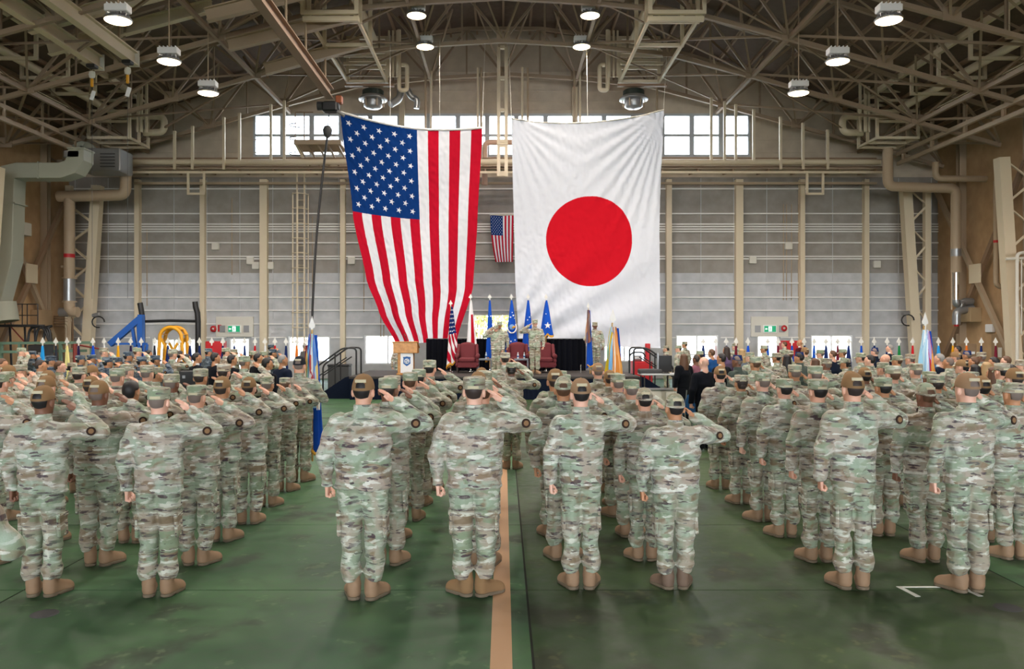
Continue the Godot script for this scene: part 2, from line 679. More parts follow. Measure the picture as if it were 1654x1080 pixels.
func chord_y(x: float) -> float:
	var a := absf(x)
	return 13.9 - 0.6 * pow(a / 7.0, 1.5) if a < 7.0 else 13.3 - 0.277 * (a - 7.0)

func deck_y(x: float) -> float:
	return chord_y(x) + lerpf(2.5, 1.7, absf(x) / HALF)

func pierced(x0: float, x1: float, y0: float, y1: float, holes: Array, thick: float, top: Callable) -> ArrayMesh:
	# a wall in the xy plane, its back at z=-thick, with rectangular holes [x0, y0, x1, y1] and a top line
	var m := MB.new()
	var xs := [x0, x1]
	for q in holes:
		xs.append(q[0])
		xs.append(q[2])
	for k in range(-20, 21, 2):
		if k > x0 and k < x1:
			xs.append(float(k))
	xs.sort()
	for i in xs.size() - 1:
		var a: float = xs[i]
		var b: float = xs[i + 1]
		if b - a < 0.001:
			continue
		var mid := (a + b) / 2.0
		var cuts := []
		for q in holes:
			if mid > q[0] and mid < q[2]:
				cuts.append(Vector2(q[1], q[3]))
		cuts.sort_custom(func(p, q): return p.x < q.x)
		var y := y0
		for c in cuts:
			if c.x > y:
				m.box(Vector3(mid, (y + c.x) / 2.0, -thick / 2.0), Vector3(b - a, c.x - y, thick))
			y = c.y
		var ta: float = minf(y1, top.call(a))
		var tb: float = minf(y1, top.call(b))
		var p := [Vector3(a, y, 0), Vector3(b, y, 0), Vector3(b, tb, 0), Vector3(a, ta, 0)]
		var d := Vector3(0, 0, -thick)
		m.quad(p[0], p[3], p[2], p[1])
		m.quad(p[0] + d, p[1] + d, p[2] + d, p[3] + d)
		m.quad(p[0], p[1], p[1] + d, p[0] + d)
		m.quad(p[3], p[3] + d, p[2] + d, p[2])
	return m.done()

func frame_mesh(w: float, h: float, t: float, d: float, mull_x: Array, mull_y: Array) -> ArrayMesh:
	var m := MB.new()
	m.box(Vector3(0, h / 2 - t / 2, 0), Vector3(w, t, d))
	m.box(Vector3(0, -h / 2 + t / 2, 0), Vector3(w, t, d))
	for x in [-w / 2 + t / 2, w / 2 - t / 2]:
		m.box(Vector3(x, 0, 0), Vector3(t, h - 2 * t, d))
	for x in mull_x:
		m.box(Vector3(x, 0, 0), Vector3(t, h - 2 * t, d * 0.9))
	for y in mull_y:
		m.box(Vector3(0, y, 0), Vector3(w - 2 * t, t, d * 0.8))
	return m.done()

func window(k: int, px0: float, px1: float, py0: float, py1: float, label: String, mx: Array, my: Array, door := false) -> Array:
	var a := P(px0, py1, BACK)
	var b := P(px1, py0, BACK)
	if door:
		a.y = 0.0
	var c := (a + b) / 2.0
	var w := b.x - a.x
	var h := b.y - a.y
	var fr := struct("%s_%d" % ["door" if door else "window", k], frame_mesh(w, h, 0.06, 0.16, mx.map(func(t): return t * w / 2), my.map(func(t): return t * h / 2)), M.white_paint, label, "door" if door else "window", at(c + Vector3(0, 0, -0.1)))
	var nx := mx.size() + 1
	for i in nx:
		part("pane", boxed(Vector3(w / nx - 0.06, h - 0.1, 0.008)), M.frosted if not door else M.glass, fr, at(Vector3(-w / 2 + w * (i + 0.5) / nx, 0, 0.0)))
	return [a.x, a.y, b.x, b.y]

func hangar() -> void:
	# floor: slabs with joints between
	var base := struct("floor", boxed(Vector3(HALF * 2 + 1, 0.2, BACK - FRONT + 1)), M.floor_joint, "green painted concrete hangar floor with dark joints", "floor", at(Vector3(0, -0.104, -(BACK + FRONT) / 2)))
	var xs := [-20.4, -17.0, -12.7, -8.4, -4.1, 0.2, 4.5, 8.8, 13.1, 17.4, 20.4]
	var zs := []
	var d := 6.88
	while d > -1.0:
		d -= 2.32
	zs.append(FRONT)
	d += 2.32
	while d < BACK:
		zs.append(d)
		d += 2.32
	zs.append(BACK)
	for i in xs.size() - 1:
		for j in zs.size() - 1:
			var w: float = xs[i + 1] - xs[i] - 0.018
			var l: float = zs[j + 1] - zs[j] - 0.011
			part("slab", boxed(Vector3(snappedf(w, 0.001), 0.03, snappedf(l, 0.001))), M.floor_worn if i == 5 else M.floor_green, base, at(Vector3((xs[i] + xs[i + 1]) / 2, 0.089, -(zs[j] + zs[j + 1]) / 2 + (BACK + FRONT) / 2)))
	var tape := MB.new()
	tape.box(Vector3(0, 0.0015, -10.5), Vector3(0.148, 0.003, 31.0))
	solo("floor_tape", tape.done(), M.tape_tan, "long tan tape line running up the middle of the green floor to the stage", "tape", at(Vector3(-0.014, 0, 0)))
	var mk := MB.new()
	mk.box(Vector3(0.18, 0.0015, 0), Vector3(0.42, 0.003, 0.03))
	mk.x = Transform3D(Basis(Vector3.UP, 0.12), Vector3(0.0, 0, 0.12))
	mk.box(Vector3(0, 0.0015, 0.0), Vector3(0.045, 0.003, 0.27))
	mk.x = Transform3D(Basis(Vector3.UP, 0.12), Vector3(0.53, 0, 0.12))
	mk.box(Vector3(0, 0.0015, 0.0), Vector3(0.045, 0.003, 0.25))
	solo("floor_marking", mk.done(), M.tape_white, "white corner marking on the floor beside boots of the front right airman", "marking", at(Vector3(3.44, 0, -6.96)))
	for p in [[72, 991], [1628, 981]]:
		var dd: float = 1300.0 * 2.21 / (p[1] - 535.0)
		var mb := MB.new()
		mb.lathe([Vector2(0.0, 0.004), Vector2(0.06, 0.004), Vector2(0.065, 0.003), Vector2(0.075, 0.004), Vector2(0.1, 0.004), Vector2(0.104, 0.0)], 24)
		solo("drain_cover", mb.done(), M.dark_gray, "small round dark drain cover in the floor at the %s edge of the view" % ("left" if p[0] < 800 else "right"), "drain cover", at(Vector3((p[0] - 813.0) * dd / 1300.0, 0.0, -dd)))

	# end wall
	var holes := []
	holes.append(window(1, 246, 316, 547, 588, "low white window behind the yellow ring stand", [0.0], []))
	holes.append(window(2, 466, 533, 543, 584, "low white window behind the guidon bearer on the left", [0.0], []))
	holes.append(window(3, 589, 664, 541, 588, "low white sliding window left of the podium", [0.0], []))
	holes.append(window(4, 975, 1042, 541, 584, "low white window behind the foot of the red disc flag", [0.0], []))
	holes.append(window(5, 1310, 1377, 541, 584, "low bluish window on the right below the pilaster", [0.0], []))
	holes.append(window(1, 1092, 1160, 541, 600, "white double door with dark notices right of the stage stairs", [0.0], [0.1], true))
	holes.append(window(2, 371, 403, 546, 600, "open white door under the left exit sign", [], [], true))
	holes.append(window(3, 1223, 1257, 541, 600, "white door under the right exit sign", [], [0.0], true))
	var a := P(764, 551, BACK)
	var b := P(834, 507, BACK)
	holes.append([a.x, 0.0, b.x, b.y])
	struct("door_4", frame_mesh(b.x - a.x, b.y, 0.07, 0.3, [], []), M.off_white, "open doorway between the two big flags with trees outside", "door", at(Vector3((a.x + b.x) / 2, b.y / 2, -BACK - 0.1)))
	var wx0 := -11.75
	var wx1 := 11.6
	holes.append([wx0, 10.4, wx1, 12.44])
	var wall := struct("wall_back", pierced(-HALF, HALF, 0.0, 4.95, holes.slice(0, -1), 0.3, func(x): return 4.95), M.wall_gray, "light grey panelled lower end wall of the hangar behind the stage", "wall", at(Vector3(0, 0, -BACK)))
	struct("wall_back", pierced(-HALF, HALF, 4.95, 9.45, [], 0.3, func(x): return 9.45), M.wall_dull, "duller grey middle band of the end wall behind the flags", "wall", at(Vector3(0, 0, -BACK)))
	struct("wall_back", pierced(-HALF, HALF, 9.45, 99.0, [holes[-1]], 0.3, func(x): return deck_y(x) + 0.05), M.wall_beige, "beige top band of the end wall round the high windows", "wall", at(Vector3(0, 0, -BACK)))
	# band of high windows: each light a window
	var n := 17
	var step := (wx1 - wx0) / n
	var fm := frame_mesh(step, 2.04, 0.11, 0.18, [], [0.0])
	for i in n:
		var o := struct("window_%d" % (i + 6), fm, M.mullion, "%s light of the high window band, counted from the left" % ORD[i], "window", at(Vector3(wx0 + (i + 0.5) * step, 11.42, -BACK - 0.08)))
		for y in [-0.48, 0.48]:
			part("pane", boxed(Vector3(step - 0.2, 0.86, 0.008)), M.glass, o, at(Vector3(0, y, 0)))
	# girts, seams and pilasters on the end wall
	for py in [305, 345, 362, 366, 370, 374, 392, 414, 418, 457, 480, 501, 523, 545]:
		var y: float = 2.21 + (535.0 - py) / 34.4
		var runs := [[-HALF, HALF]]
		if py > 505:
			runs = [[-HALF, a.x], [b.x, HALF]]
		if py > 541:
			runs = [[-HALF, -16.6], [-14.4, -13.0], [-11.8, -10.2], [-8.1, -6.6], [-4.3, a.x], [6.7, 8.1], [10.2, 10.8], [13.0, 14.4], [16.5, HALF]]
		for r in runs:
			part("girt", G.bar, M.girt_paint, wall, Transform3D(Basis.from_scale(Vector3(r[1] - r[0], 0.055, 0.07)), Vector3((r[0] + r[1]) / 2, y, 0.035)))
	for i in 27:
		var x := -20.1 + i * 1.546
		if x < a.x - 0.05 or x > b.x + 0.05:
			part("panel_seam", G.bar, M.wall_gray, wall, Transform3D(Basis.from_scale(Vector3(0.03, 6.6, 0.03)), Vector3(x, 6.1, 0.015)))
	for q in [[428, 0.34], [330, 0.22], [225, 0.22], [555, 0.22], [1192, 0.34], [1293, 0.22], [1396, 0.22], [1079, 0.25], [650, 0.25], [928, 0.25]]:
		part("pilaster", G.bar, M.steel_light, wall, Transform3D(Basis.from_scale(Vector3(q[1], 9.3 if q[0] != 650 and q[0] != 928 else 4.0, 0.3)), Vector3((q[0] - 813) / 34.4, 4.65 if q[0] != 650 and q[0] != 928 else 11.6, 0.15)))
	for i in 9:
		part("coping_course", G.bar, M.wall_beige, wall, Transform3D(Basis.from_scale(Vector3(13.0 if i < 5 else 19.0, 0.03, 0.03)), Vector3([0, 0, 0, 0, 0, -15.5, -15.5, 15.5, 15.5][i], [12.6, 13.0, 13.5, 14.0, 14.4, 10.6, 11.2, 10.6, 11.2][i], 0.015)) * Transform3D(Basis.from_scale(Vector3(1.0 if i < 5 else 0.42, 1, 1)), Vector3.ZERO))
	for p in [[349, 398], [414, 429], [437, 429], [568, 421], [1273, 397], [1415, 427], [1215, 420], [405, 421]]:
		part("junction_box", boxed(Vector3(0.34, 0.34, 0.14), 0.02), M.off_white, wall, at(P(p[0], p[1], BACK) + Vector3(0, 0, BACK + 0.07)))
	for p in [[1055, 330], [615, 512], [620, 512], [375, 410], [1265, 420], [1270, 420], [1278, 420], [1289, 420], [238, 460], [505, 440], [588, 470]]:
		var top := P(p[0], p[1] - 90, BACK)
		bar("conduit", top + Vector3(0, 0, BACK + 0.04), Vector3(top.x, top.y - 4.5 if p[0] > 700 else top.y - 3.6, 0.04), 0.04, 0.04, M.steel, wall, "pipe")

	# side walls and the wall over the open doors, roof
	for s in [-1.0, 1.0]:
		var w := struct("wall_left" if s < 0 else "wall_right", boxed(Vector3(0.3, 11.7, BACK - FRONT)), M.wall_brown, "brown side wall on the %s of the hangar" % ("left" if s < 0 else "right"), "wall", at(Vector3(s * (HALF + 0.15), 5.6, -(BACK + FRONT) / 2)))
		for y in [8.6, 7.9, 5.4]:
			part("conduit", G.pipe, M.steel_brown, w, Transform3D(Basis.from_scale(Vector3(0.06, 0.06, 22.0)), Vector3(-s * 0.2, y - 5.5, -14.5)))
		part("girt", G.bar, M.steel, w, Transform3D(Basis.from_scale(Vector3(0.16, 0.16, 24.0)), Vector3(-s * 0.25, 4.85 - 5.5, -14.3)))
		for z in [-35.6, -31.0]:
			part("column", G.ibeam, M.steel, w, Transform3D(Basis(Vector3(0.3, 0, 0), Vector3(0, 0, -0.3), Vector3(0, 11.0, 0)), Vector3(-s * 0.3, 0, z + (BACK + FRONT) / 2)))
	var top_front := struct("wall_front", boxed(Vector3(HALF * 2, 6.2, 0.3)), M.wall_gray, "wall above the open hangar doors", "wall", at(Vector3(0, 12.8, -FRONT)))
	var ribs := MB.new()
	var line := []
	for i in 29:
		line.append(-HALF - 0.2 + (HALF * 2 + 0.4) * i / 28.0)
	for i in 28:
		var x0: float = line[i]
		var x1: float = line[i + 1]
		var p := [Vector3(x0, deck_y(x0), -BACK - 0.3), Vector3(x1, deck_y(x1), -BACK - 0.3), Vector3(x1, deck_y(x1), -FRONT + 0.2), Vector3(x0, deck_y(x0), -FRONT + 0.2)]
		var u := Vector3(0, 0.2, 0)
		ribs.quad(p[0], p[1], p[2], p[3])
		ribs.quad(p[0] + u, p[3] + u, p[2] + u, p[1] + u)
	for e in [0, 28]:
		var x0: float = line[e]
		ribs.quad(Vector3(x0, deck_y(x0), -BACK - 0.3), Vector3(x0, deck_y(x0) + 0.2, -BACK - 0.3), Vector3(x0, deck_y(x0) + 0.2, -FRONT), Vector3(x0, deck_y(x0), -FRONT))
	var roof := struct("ceiling", ribs.done(), M.deck, "dark corrugated roof deck over the trusses", "ceiling")
	for i in 33:
		var x := -19.6 + i * 1.225
		bar("purlin", Vector3(x, deck_y(x) - 0.09, -BACK), Vector3(x, deck_y(x) - 0.09, 33.0), 0.09, 0.16, M.steel_brown, roof, "ibeam")
	# trusses
	var zs2 := [36.6, 32.4, 28.2, 24.0, 19.8, 15.6]
	for k in zs2.size():
		var z: float = -zs2[k]
		var t := thing("roof_truss", "arched steel roof truss of braces and chords, %s from the end wall" % ORD[k], "truss", Vector3(0, 13.9, z), 0.0, "roof trusses")
		var off := Vector3(0, -13.9, 0)
		var nodes := []
		for i in 13:
			nodes.append(-20.0 + i * 3.3333)
		for i in 12:
			var x0: float = nodes[i]
			var x1: float = nodes[i + 1]
			var l0 := Vector3(x0, chord_y(x0), 0) + off
			var l1 := Vector3(x1, chord_y(x1), 0) + off
			var xm := (x0 + x1) / 2
			var up := Vector3(xm, deck_y(xm) - 0.3, 0) + off
			bar("lower_chord", l0, l1, 0.15, 0.15, M.truss_steel, t, "bar")
			bar("web_brace", l0, up, 0.09, 0.09, M.truss_steel, t, "angle")
			bar("web_brace", up, l1, 0.09, 0.09, M.truss_steel, t, "angle")
			bar("web_post", Vector3(xm, chord_y(xm), 0) + off, up, 0.08, 0.08, M.truss_steel, t, "angle")
			var x2 := minf(xm + 3.3333, 20.0)
			bar("upper_chord", up, Vector3(x2, deck_y(x2) - 0.3, 0) + off, 0.15, 0.15, M.truss_steel, t, "bar")
			part("gusset_plate", boxed(Vector3(0.55, 0.4, 0.03)), M.truss_steel, t, at(l0 + Vector3(0, 0.1, 0.09)))
			for e in [[-1.15, 2.1], [1.15, 2.1], [-1.15, -2.1], [1.15, -2.1]]:
				if z + e[1] > -BACK + 0.2:
					var q := Vector3(x0 + e[0], deck_y(x0 + e[0]) - 0.2, e[1]) + off
					bar("sway_brace", l0, q, 0.075, 0.075, M.truss_steel, t, "angle")
	for i in [0, 1, 2, 3, 4, 5]:
		var x: float = [-16.67, -10.0, -3.33, 3.33, 10.0, 16.67][i]
		bar("tie_beam", Vector3(x, chord_y(x), -BACK), Vector3(x, chord_y(x), -15.0), 0.12, 0.14, M.truss_steel, roof, "bar")
	for s in [-1.0, 1.0]:        # cross bracing in the plane of the lower chords, rods
		for k in 4:
			for q in [[10.0, 16.67], [3.33, 10.0], [16.67, 20.0]]:
				var z0 := -36.6 + k * 4.2
				bar("cross_brace", Vector3(s * q[0], chord_y(q[0]) + 0.1, z0), Vector3(s * q[1], chord_y(q[1]) + 0.1, z0 + 4.2), 0.08, 0.08, M.truss_steel, roof, "angle")
				bar("cross_brace", Vector3(s * q[1], chord_y(q[1]) + 0.1, z0), Vector3(s * q[0], chord_y(q[0]) + 0.1, z0 + 4.2), 0.08, 0.08, M.truss_steel, roof, "angle")
	# outside
	struct("ground", boxed(Vector3(160, 0.2, 200)), M.concrete, "pale concrete apron round the hangar", "ground", at(Vector3(0, -0.33, -20)))

func lamp(pos: Vector3, label: String) -> void:
	var t := thing("high_bay_lamp", label, "lamp", pos, 0.0, "round lamps under the roof")
	if not G.has("lamp_lens"):
		var m := MB.new()
		m.lathe([Vector2(0.001, 0.0), Vector2(0.3, 0.0), Vector2(0.33, 0.015), Vector2(0.335, 0.03)], 28)
		G.lamp_lens = m.done()
		m = MB.new()
		m.lathe([Vector2(0.335, 0.028), Vector2(0.36, 0.035), Vector2(0.36, 0.075), Vector2(0.3, 0.1), Vector2(0.16, 0.12), Vector2(0.001, 0.12)], 28)
		for k in 14:
			m.x = Transform3D(Basis(Vector3.UP, TAU * k / 14.0), Vector3.ZERO)
			m.box(Vector3(0.2, 0.15, 0), Vector3(0.2, 0.08, 0.012))
		m.x = Transform3D()
		G.lamp_house = m.done()
		m = MB.new()
		m.cbox(Vector3(0, 0.34, 0), Vector3(0.62, 0.2, 0.3), 0.02)
		for k in 5:
			m.box(Vector3(-0.24 + k * 0.12, 0.455, 0), Vector3(0.02, 0.05, 0.28))
		m.box(Vector3(-0.2, 0.2, 0), Vector3(0.05, 0.16, 0.06))
		m.box(Vector3(0.2, 0.2, 0), Vector3(0.05, 0.16, 0.06))
		G.lamp_driver = m.done()
	part("lamp_lens", G.lamp_lens, M.lens, t)
	part("heat_sink", G.lamp_house, M.galvanised, t)
	part("driver_box", G.lamp_driver, M.white_paint, t)
	bar("hanger_rod", Vector3(0, 0.44, 0), Vector3(0, deck_y(pos.x) - pos.y - 0.1, 0), 0.04, 0.04, M.steel, t, "pipe")
	lamp_light(pos)

func lamp_light(pos: Vector3) -> void:
	var l := SpotLight3D.new()
	l.name = numbered("lamp_light")
	l.position = pos + Vector3(0, -0.05, 0)
	l.rotation.x = -PI / 2
	l.spot_angle = 84.0
	l.spot_angle_attenuation = 0.6
	l.spot_range = 60.0
	l.spot_attenuation = 2.0
	l.light_color = hexc("fff3e6")
	l.light_energy = LAMP
	l.light_size = 0.3
	l.shadow_enabled = true
	add_child(l)

func lamps() -> void:
	for s in [-1.0, 1.0]:
		var side := "left" if s < 0 else "right"
		for k in 7:
			lamp(Vector3(s * 10.2, 10.4, -27.8 + k * 3.25), "round glowing lamp in the outer row on the %s, %s from the end wall" % [side, ORD[k]])
		for k in 8:
			lamp(Vector3(s * 3.1, 13.45, -31.9 + k * 3.15), "round glowing lamp in the inner row on the %s, %s from the end wall" % [side, ORD[k]])

# ---------------------------------------------------------------- things fixed under the roof and along the walls
func frame_rect(called: String, c: Vector3, w: float, h: float, parent: Node, sides := 4, t := 0.13) -> void:   # upright rectangle of square tube: 3 leaves the top open
	var m := MB.new()
	m.box(Vector3(0, -h / 2 + t / 2, 0), Vector3(w, t, t))
	for x in [-w / 2 + t / 2, w / 2 - t / 2]:
		m.box(Vector3(x, 0, 0), Vector3(t, h, t))
	if sides == 4:
		m.box(Vector3(0, h / 2 - t / 2, 0), Vector3(w, t, t))
	var key := "fr%s%s%s%s" % [w, h, sides, t]
	if not G.has(key):
		G[key] = m.done()
	part(called, G[key], M.steel_light, parent, at(c))

func cages() -> void:
	for s in [-1.0, 1.0]:
		var side := "left" if s < 0 else "right"
		# inner run beside the big flags
		var t := thing("hanger_cage", "pale square hanger frames under the roof at %s, above the %s" % [side, "stars and stripes" if s < 0 else "red disc flag"], "frame", Vector3(s * 5.85, 12.9, -30.0), 0.0)
		for q in [[27.1, 1.95, 2.8], [27.9, 1.9, 2.7], [30.2, 1.85, 2.5], [34.6, 1.8, 2.0]]:
			frame_rect("hanger_frame", Vector3(0, q[2] / 2 - 0.02, 30.0 - q[0]), q[1], q[2], t, 4)
		for y in [0.62, 0.95, 1.3]:
			for z in [-4.6, -4.0]:
				bar("rung", Vector3(-0.9, y, z), Vector3(0.9, y, z), 0.09, 0.12, M.steel_light, t)
		for x in [-0.84, 0.84]:
			bar("rail", Vector3(x, 0.04, -5.0), Vector3(x, 0.04, 2.8), 0.1, 0.12, M.steel_light, t)
		for x in [0.95, 1.12, 1.3]:
			bar("post", Vector3(-s * x, 0.2, -4.5), Vector3(-s * x, 2.2, -4.5), 0.08, 0.08, M.steel_light, t)
		bar("sill", Vector3(-0.95, -0.1, 2.7), Vector3(0.95, -0.1, 2.7), 0.14, 0.16, M.steel_light, t)
		bar("sill", Vector3(-0.95, -0.12, -4.6), Vector3(1.15, -0.12, -4.6), 0.2, 0.1, M.steel_brown, t)
		solo("overhead_pipe", tubed([Vector3(s * 5.4, 14.35, -23.0), Vector3(s * 5.4, 14.35, -33.6)], 0.16, 14), M.steel_light, "fat pale pipe running through the %s inner hanger frames" % side, "pipe")
		var e := Vector3(s * (5.85 - 1.35), 0, -34.7)
		solo("pipe_loop", tubed(bent([e + Vector3(0, 15.2, 0), e + Vector3(0, 12.6, 0), e + Vector3(-s * 0.35, 12.6, 0), e + Vector3(-s * 0.35, 13.7, 0), e + Vector3(-s * 0.1, 13.7, 0)], 0.15), 0.09, 10), M.steel_light, "short looped pipe bend at the end of the %s inner hanger frames" % side, "pipe")
		# fan under it
		var f := thing("roof_fan", "dark round ventilation fan hanging below the %s inner hanger frames" % side, "fan", Vector3(s * 5.65, 11.9, -34.9), 0.0, "ventilation fans")
		var m := MB.new()
		m.lathe([Vector2(0.42, 0.75), Vector2(0.46, 0.72), Vector2(0.46, 0.55), Vector2(0.5, 0.5)], 24)
		part("motor_drum", m.done(), mat("fan_green", hexc("232d28"), 0.6), f)
		m = MB.new()
		m.lathe([Vector2(0.5, 0.5), Vector2(0.62, 0.38), Vector2(0.62, 0.33), Vector2(0.3, 0.3)], 24)
		part("skirt", m.done(), M.galvanised, f)
		m = MB.new()
		m.lathe([Vector2(0.4, 0.3), Vector2(0.4, 0.05), Vector2(0.3, -0.02), Vector2(0.02, -0.05)], 20)
		part("bowl", m.done(), M.galvanised, f)
		for k in 6:
			var an := TAU * k / 6.0
			bar("strut", Vector3(cos(an) * 0.45, 0.0, sin(an) * 0.45), Vector3(cos(an) * 0.5, 0.45, sin(an) * 0.5), 0.03, 0.03, M.steel, f)
		m = MB.new()
		m.tube(bent([Vector3(0, 0.6, 0), Vector3(0, 0.1, 0), Vector3(s * 0.4, -0.25, 0.3)], 0.25), 0.16, 12)
		m.tube(bent([Vector3(0.3, 0.5, 0), Vector3(0.5, 0.1, 0), Vector3(0.75, 0.1, 0), Vector3(0.7, -0.35, 0)], 0.2), 0.13, 12)
		if s < 0:
			solo("silver_duct", m.done(), M.galvanised, "silver bent duct elbows beside the left roof fan", "duct", at(Vector3(-4.5, 12.3, -35.2)))
		# outer run: open U hangers carrying a long pipe
		t = thing("pipe_hanger", "row of pale U shaped pipe hangers along the %s side of the roof" % side, "frame", Vector3(s * 16.8, 11.5, -30.0), 0.0)
		for q in [[31.5, 1.75], [29.5, 1.8], [27.4, 1.9], [25.4, 1.9], [23.4, 1.9], [21.6, 1.9]]:
			frame_rect("u_hanger", Vector3(0, 0.72, 30.0 - q[0]), q[1], 1.55, t, 3, 0.11)
		for x in [-0.86]:
			bar("rail", Vector3(s * x, 0.95, -4.2), Vector3(s * x, 0.95, 9.0), 0.16, 0.2, M.steel_light, t)
			for y in [-0.22, -0.3]:
				bar("conduit", Vector3(s * 0.8, y, -4.2), Vector3(s * 0.8, y, 9.0), 0.05, 0.05, M.steel_light, t, "pipe")
		t = thing("hanger_cage", "boxy pale pipe cage at the far end of the %s pipe hangers" % side, "frame", Vector3(s * 16.8, 10.4, -35.2), 0.0)
		for q in [[0.0, 2.1], [0.9, 2.1], [-0.9, 2.0]]:
			frame_rect("cage_frame", Vector3(0, q[1] / 2, q[0]), 1.85, q[1], t, 4, 0.11)
		for y in [0.75, 1.2, 1.65]:
			bar("rung", Vector3(-0.9, y, 0.9), Vector3(0.9, y, 0.9), 0.09, 0.1, M.steel_light, t)
		for x in [-0.86, 0.86]:
			for y in [0.06, 2.0]:
				bar("rail", Vector3(x, y, -0.9), Vector3(x, y, 0.9), 0.1, 0.1, M.steel_light, t)
		for x in [1.05, 1.2, 1.42]:
			bar("post", Vector3(-s * x, 0.4, 0.5), Vector3(-s * x, 2.6, 0.5), 0.09, 0.09, M.steel_light, t)
		solo("overhead_pipe", tubed(bent([Vector3(s * 16.95, 11.72, -18.0), Vector3(s * 16.95, 11.72, -35.6), Vector3(s * 15.0, 11.72, -35.6), Vector3(s * 15.0, 11.0, -35.6), Vector3(s * 15.9, 11.0, -35.6)], 0.3), 0.15, 14), M.steel_light, "long round pale pipe resting in the %s U shaped hangers" % side, "pipe")
		# lower rail running back along the side of the roof
		t = thing("side_rail", "long steel rail girder receding along the %s roof edge" % side, "girder", Vector3(s * 17.9, 9.8, -28.0), 0.0)
		for y in [0.0, 0.45]:
			bar("rail", Vector3(0, y, -8.5), Vector3(0, y, 9.0), 0.13, 0.16, M.steel, t, "bar")
		for k in 7:
			bar("rail_hanger", Vector3(0, 0.0, -8.0 + k * 2.4), Vector3(0, chord_y(17.9) - 9.8 + 0.7, -8.0 + k * 2.4), 0.12, 0.12, M.steel, t, "angle")

	# crane beams
	for q in [[-14.05, 11.55, 19.0, 28.0, "outer"], [-12.65, 11.55, 19.0, 27.6, "inner"]]:
		var t := thing("crane_beam", "pale I section crane beam at top left, %s of the pair" % ["left" if q[4] == "outer" else "right"][0], "beam", Vector3(q[0], q[1], -q[2]), 0.0)
		bar("beam", Vector3.ZERO, Vector3(0, 0, q[2] - q[3]), 0.26, 0.46, M.steel_light, t, "ibeam")
		part("end_plate", boxed(Vector3(0.34, 0.56, 0.03)), M.off_white, t, at(Vector3(0, 0, q[2] - q[3])))
		bar("hanger_rod", Vector3(0, 0.2, -3.0), Vector3(0, 2.2, -3.0), 0.08, 0.08, M.steel, t, "pipe")
		bar("hanger_rod", Vector3(0, 0.2, -7.5), Vector3(0, 2.0, -7.5), 0.08, 0.08, M.steel, t, "pipe")
		var h := thing("chain_hoist", "small chain hoist with white tag under the %s crane beam at top left" % ("left" if q[4] == "outer" else "right"), "hoist", Vector3(q[0], q[1] - 0.23, -q[3] + 0.5), 0.0, "crane hoists")
		part("trolley", boxed(Vector3(0.3, 0.12, 0.3), 0.02), M.black_metal, h, at(Vector3(0, -0.06, 0)))
		var m := MB.new()
		m.lathe([Vector2(0.001, -0.16), Vector2(0.1, -0.12), Vector2(0.12, -0.02), Vector2(0.1, 0.08), Vector2(0.001, 0.12)], 14, 1, 0.5)
		part("pulley", m.done(), M.off_white, h, at(Vector3(0, -0.32, 0)))
		part("hook_block", boxed(Vector3(0.09, 0.3, 0.08), 0.02), M.yellow_paint, h, at(Vector3(0, -0.62, 0)))
		part("tag", boxed(Vector3(0.14, 0.32, 0.015)), M.white_paint, h, Transform3D(Basis(Vector3.BACK, -0.3), Vector3(0.02, -1.05, 0)))
		bar("cord", Vector3(0, -0.12, 0), Vector3(0, -8.0, 0), 0.012, 0.012, M.dark_gray, h, "pipe")
	for q in [[-15.5, -9.9, 27.4], [-15.0, -9.3, 25.4], [-9.5, -5.3, 27.8], [-9.3, -5.2, 25.2], [-9.0, -5.4, 30.4]]:
		var a := Vector3(q[0], 11.9 - (0.0 if q[0] > -12 else 0.1), -q[2])
		var b := Vector3(q[1], 13.3 if q[0] < -12 else 13.1, -q[2])
		if q[0] > -12:
			a.y = 12.1
		solo("cross_beam", G.ibeam, M.steel_light if q[0] < -12 else M.steel, "sloping pale I beam under the roof, %s, about %d metres from the camera" % ["over the pair of crane beams" if q[0] < -12 else "crossing the brown monorail", int(q[2])], "beam", between(a, b, 0.24, 0.42))
	# monorail leading to the flag with its hoist
	var t := thing("monorail", "brown rust streaked monorail beam leading to the top of the stars and stripes", "beam", Vector3(-6.75, 11.45, -20.0), 0.0)
	bar("beam", Vector3.ZERO, Vector3(0, 0, -11.3), 0.3, 0.42, M.steel_brown, t, "ibeam")
	for z in [-5.0, -7.5, -10.5]:
		bar("hanger_rod", Vector3(0, 0.2, z), Vector3(0, 2.2, z), 0.08, 0.08, M.steel, t, "pipe")
	t = thing("electric_hoist", "dark electric hoist at the end of the brown monorail by the flag corner", "hoist", Vector3(-6.75, 10.95, -31.4), 0.0)
	part("motor", boxed(Vector3(0.6, 0.4, 0.45), 0.06), M.black_metal, t)
	part("drum", tubed([Vector3(-0.5, 0.05, 0), Vector3(0.35, 0.05, 0)], 0.17, 14), M.dark_gray, t)
	part("control_box", boxed(Vector3(0.25, 0.3, 0.3), 0.03), mat("hoist_orange", hexc("8a4a2a"), 0.6), t, at(Vector3(0.35, 0.28, 0)))
	part("arm", tubed([Vector3(0.2, -0.1, 0), Vector3(0.55, -0.35, 0)], 0.06, 8), M.galvanised, t)
	# hanging pendant cable with a round reel
	t = thing("pendant_cable", "black cable hanging from a dark round reel left of the stars and stripes", "cable", P(529, 212, 31.6), 0.0)
	var m := MB.new()
	m.lathe([Vector2(0.001, 0.24), Vector2(0.12, 0.2), Vector2(0.19, 0.06), Vector2(0.17, -0.1), Vector2(0.06, -0.26), Vector2(0.001, -0.28)], 16)
	part("reel", m.done(), M.dark_gray, t)
	var pts := []
	for i in 12:
		var f := i / 11.0
		pts.append(P(529 - 25 * f - 4 * sin(f * PI), 218 + 300 * f, 31.6) - P(529, 212, 31.6))
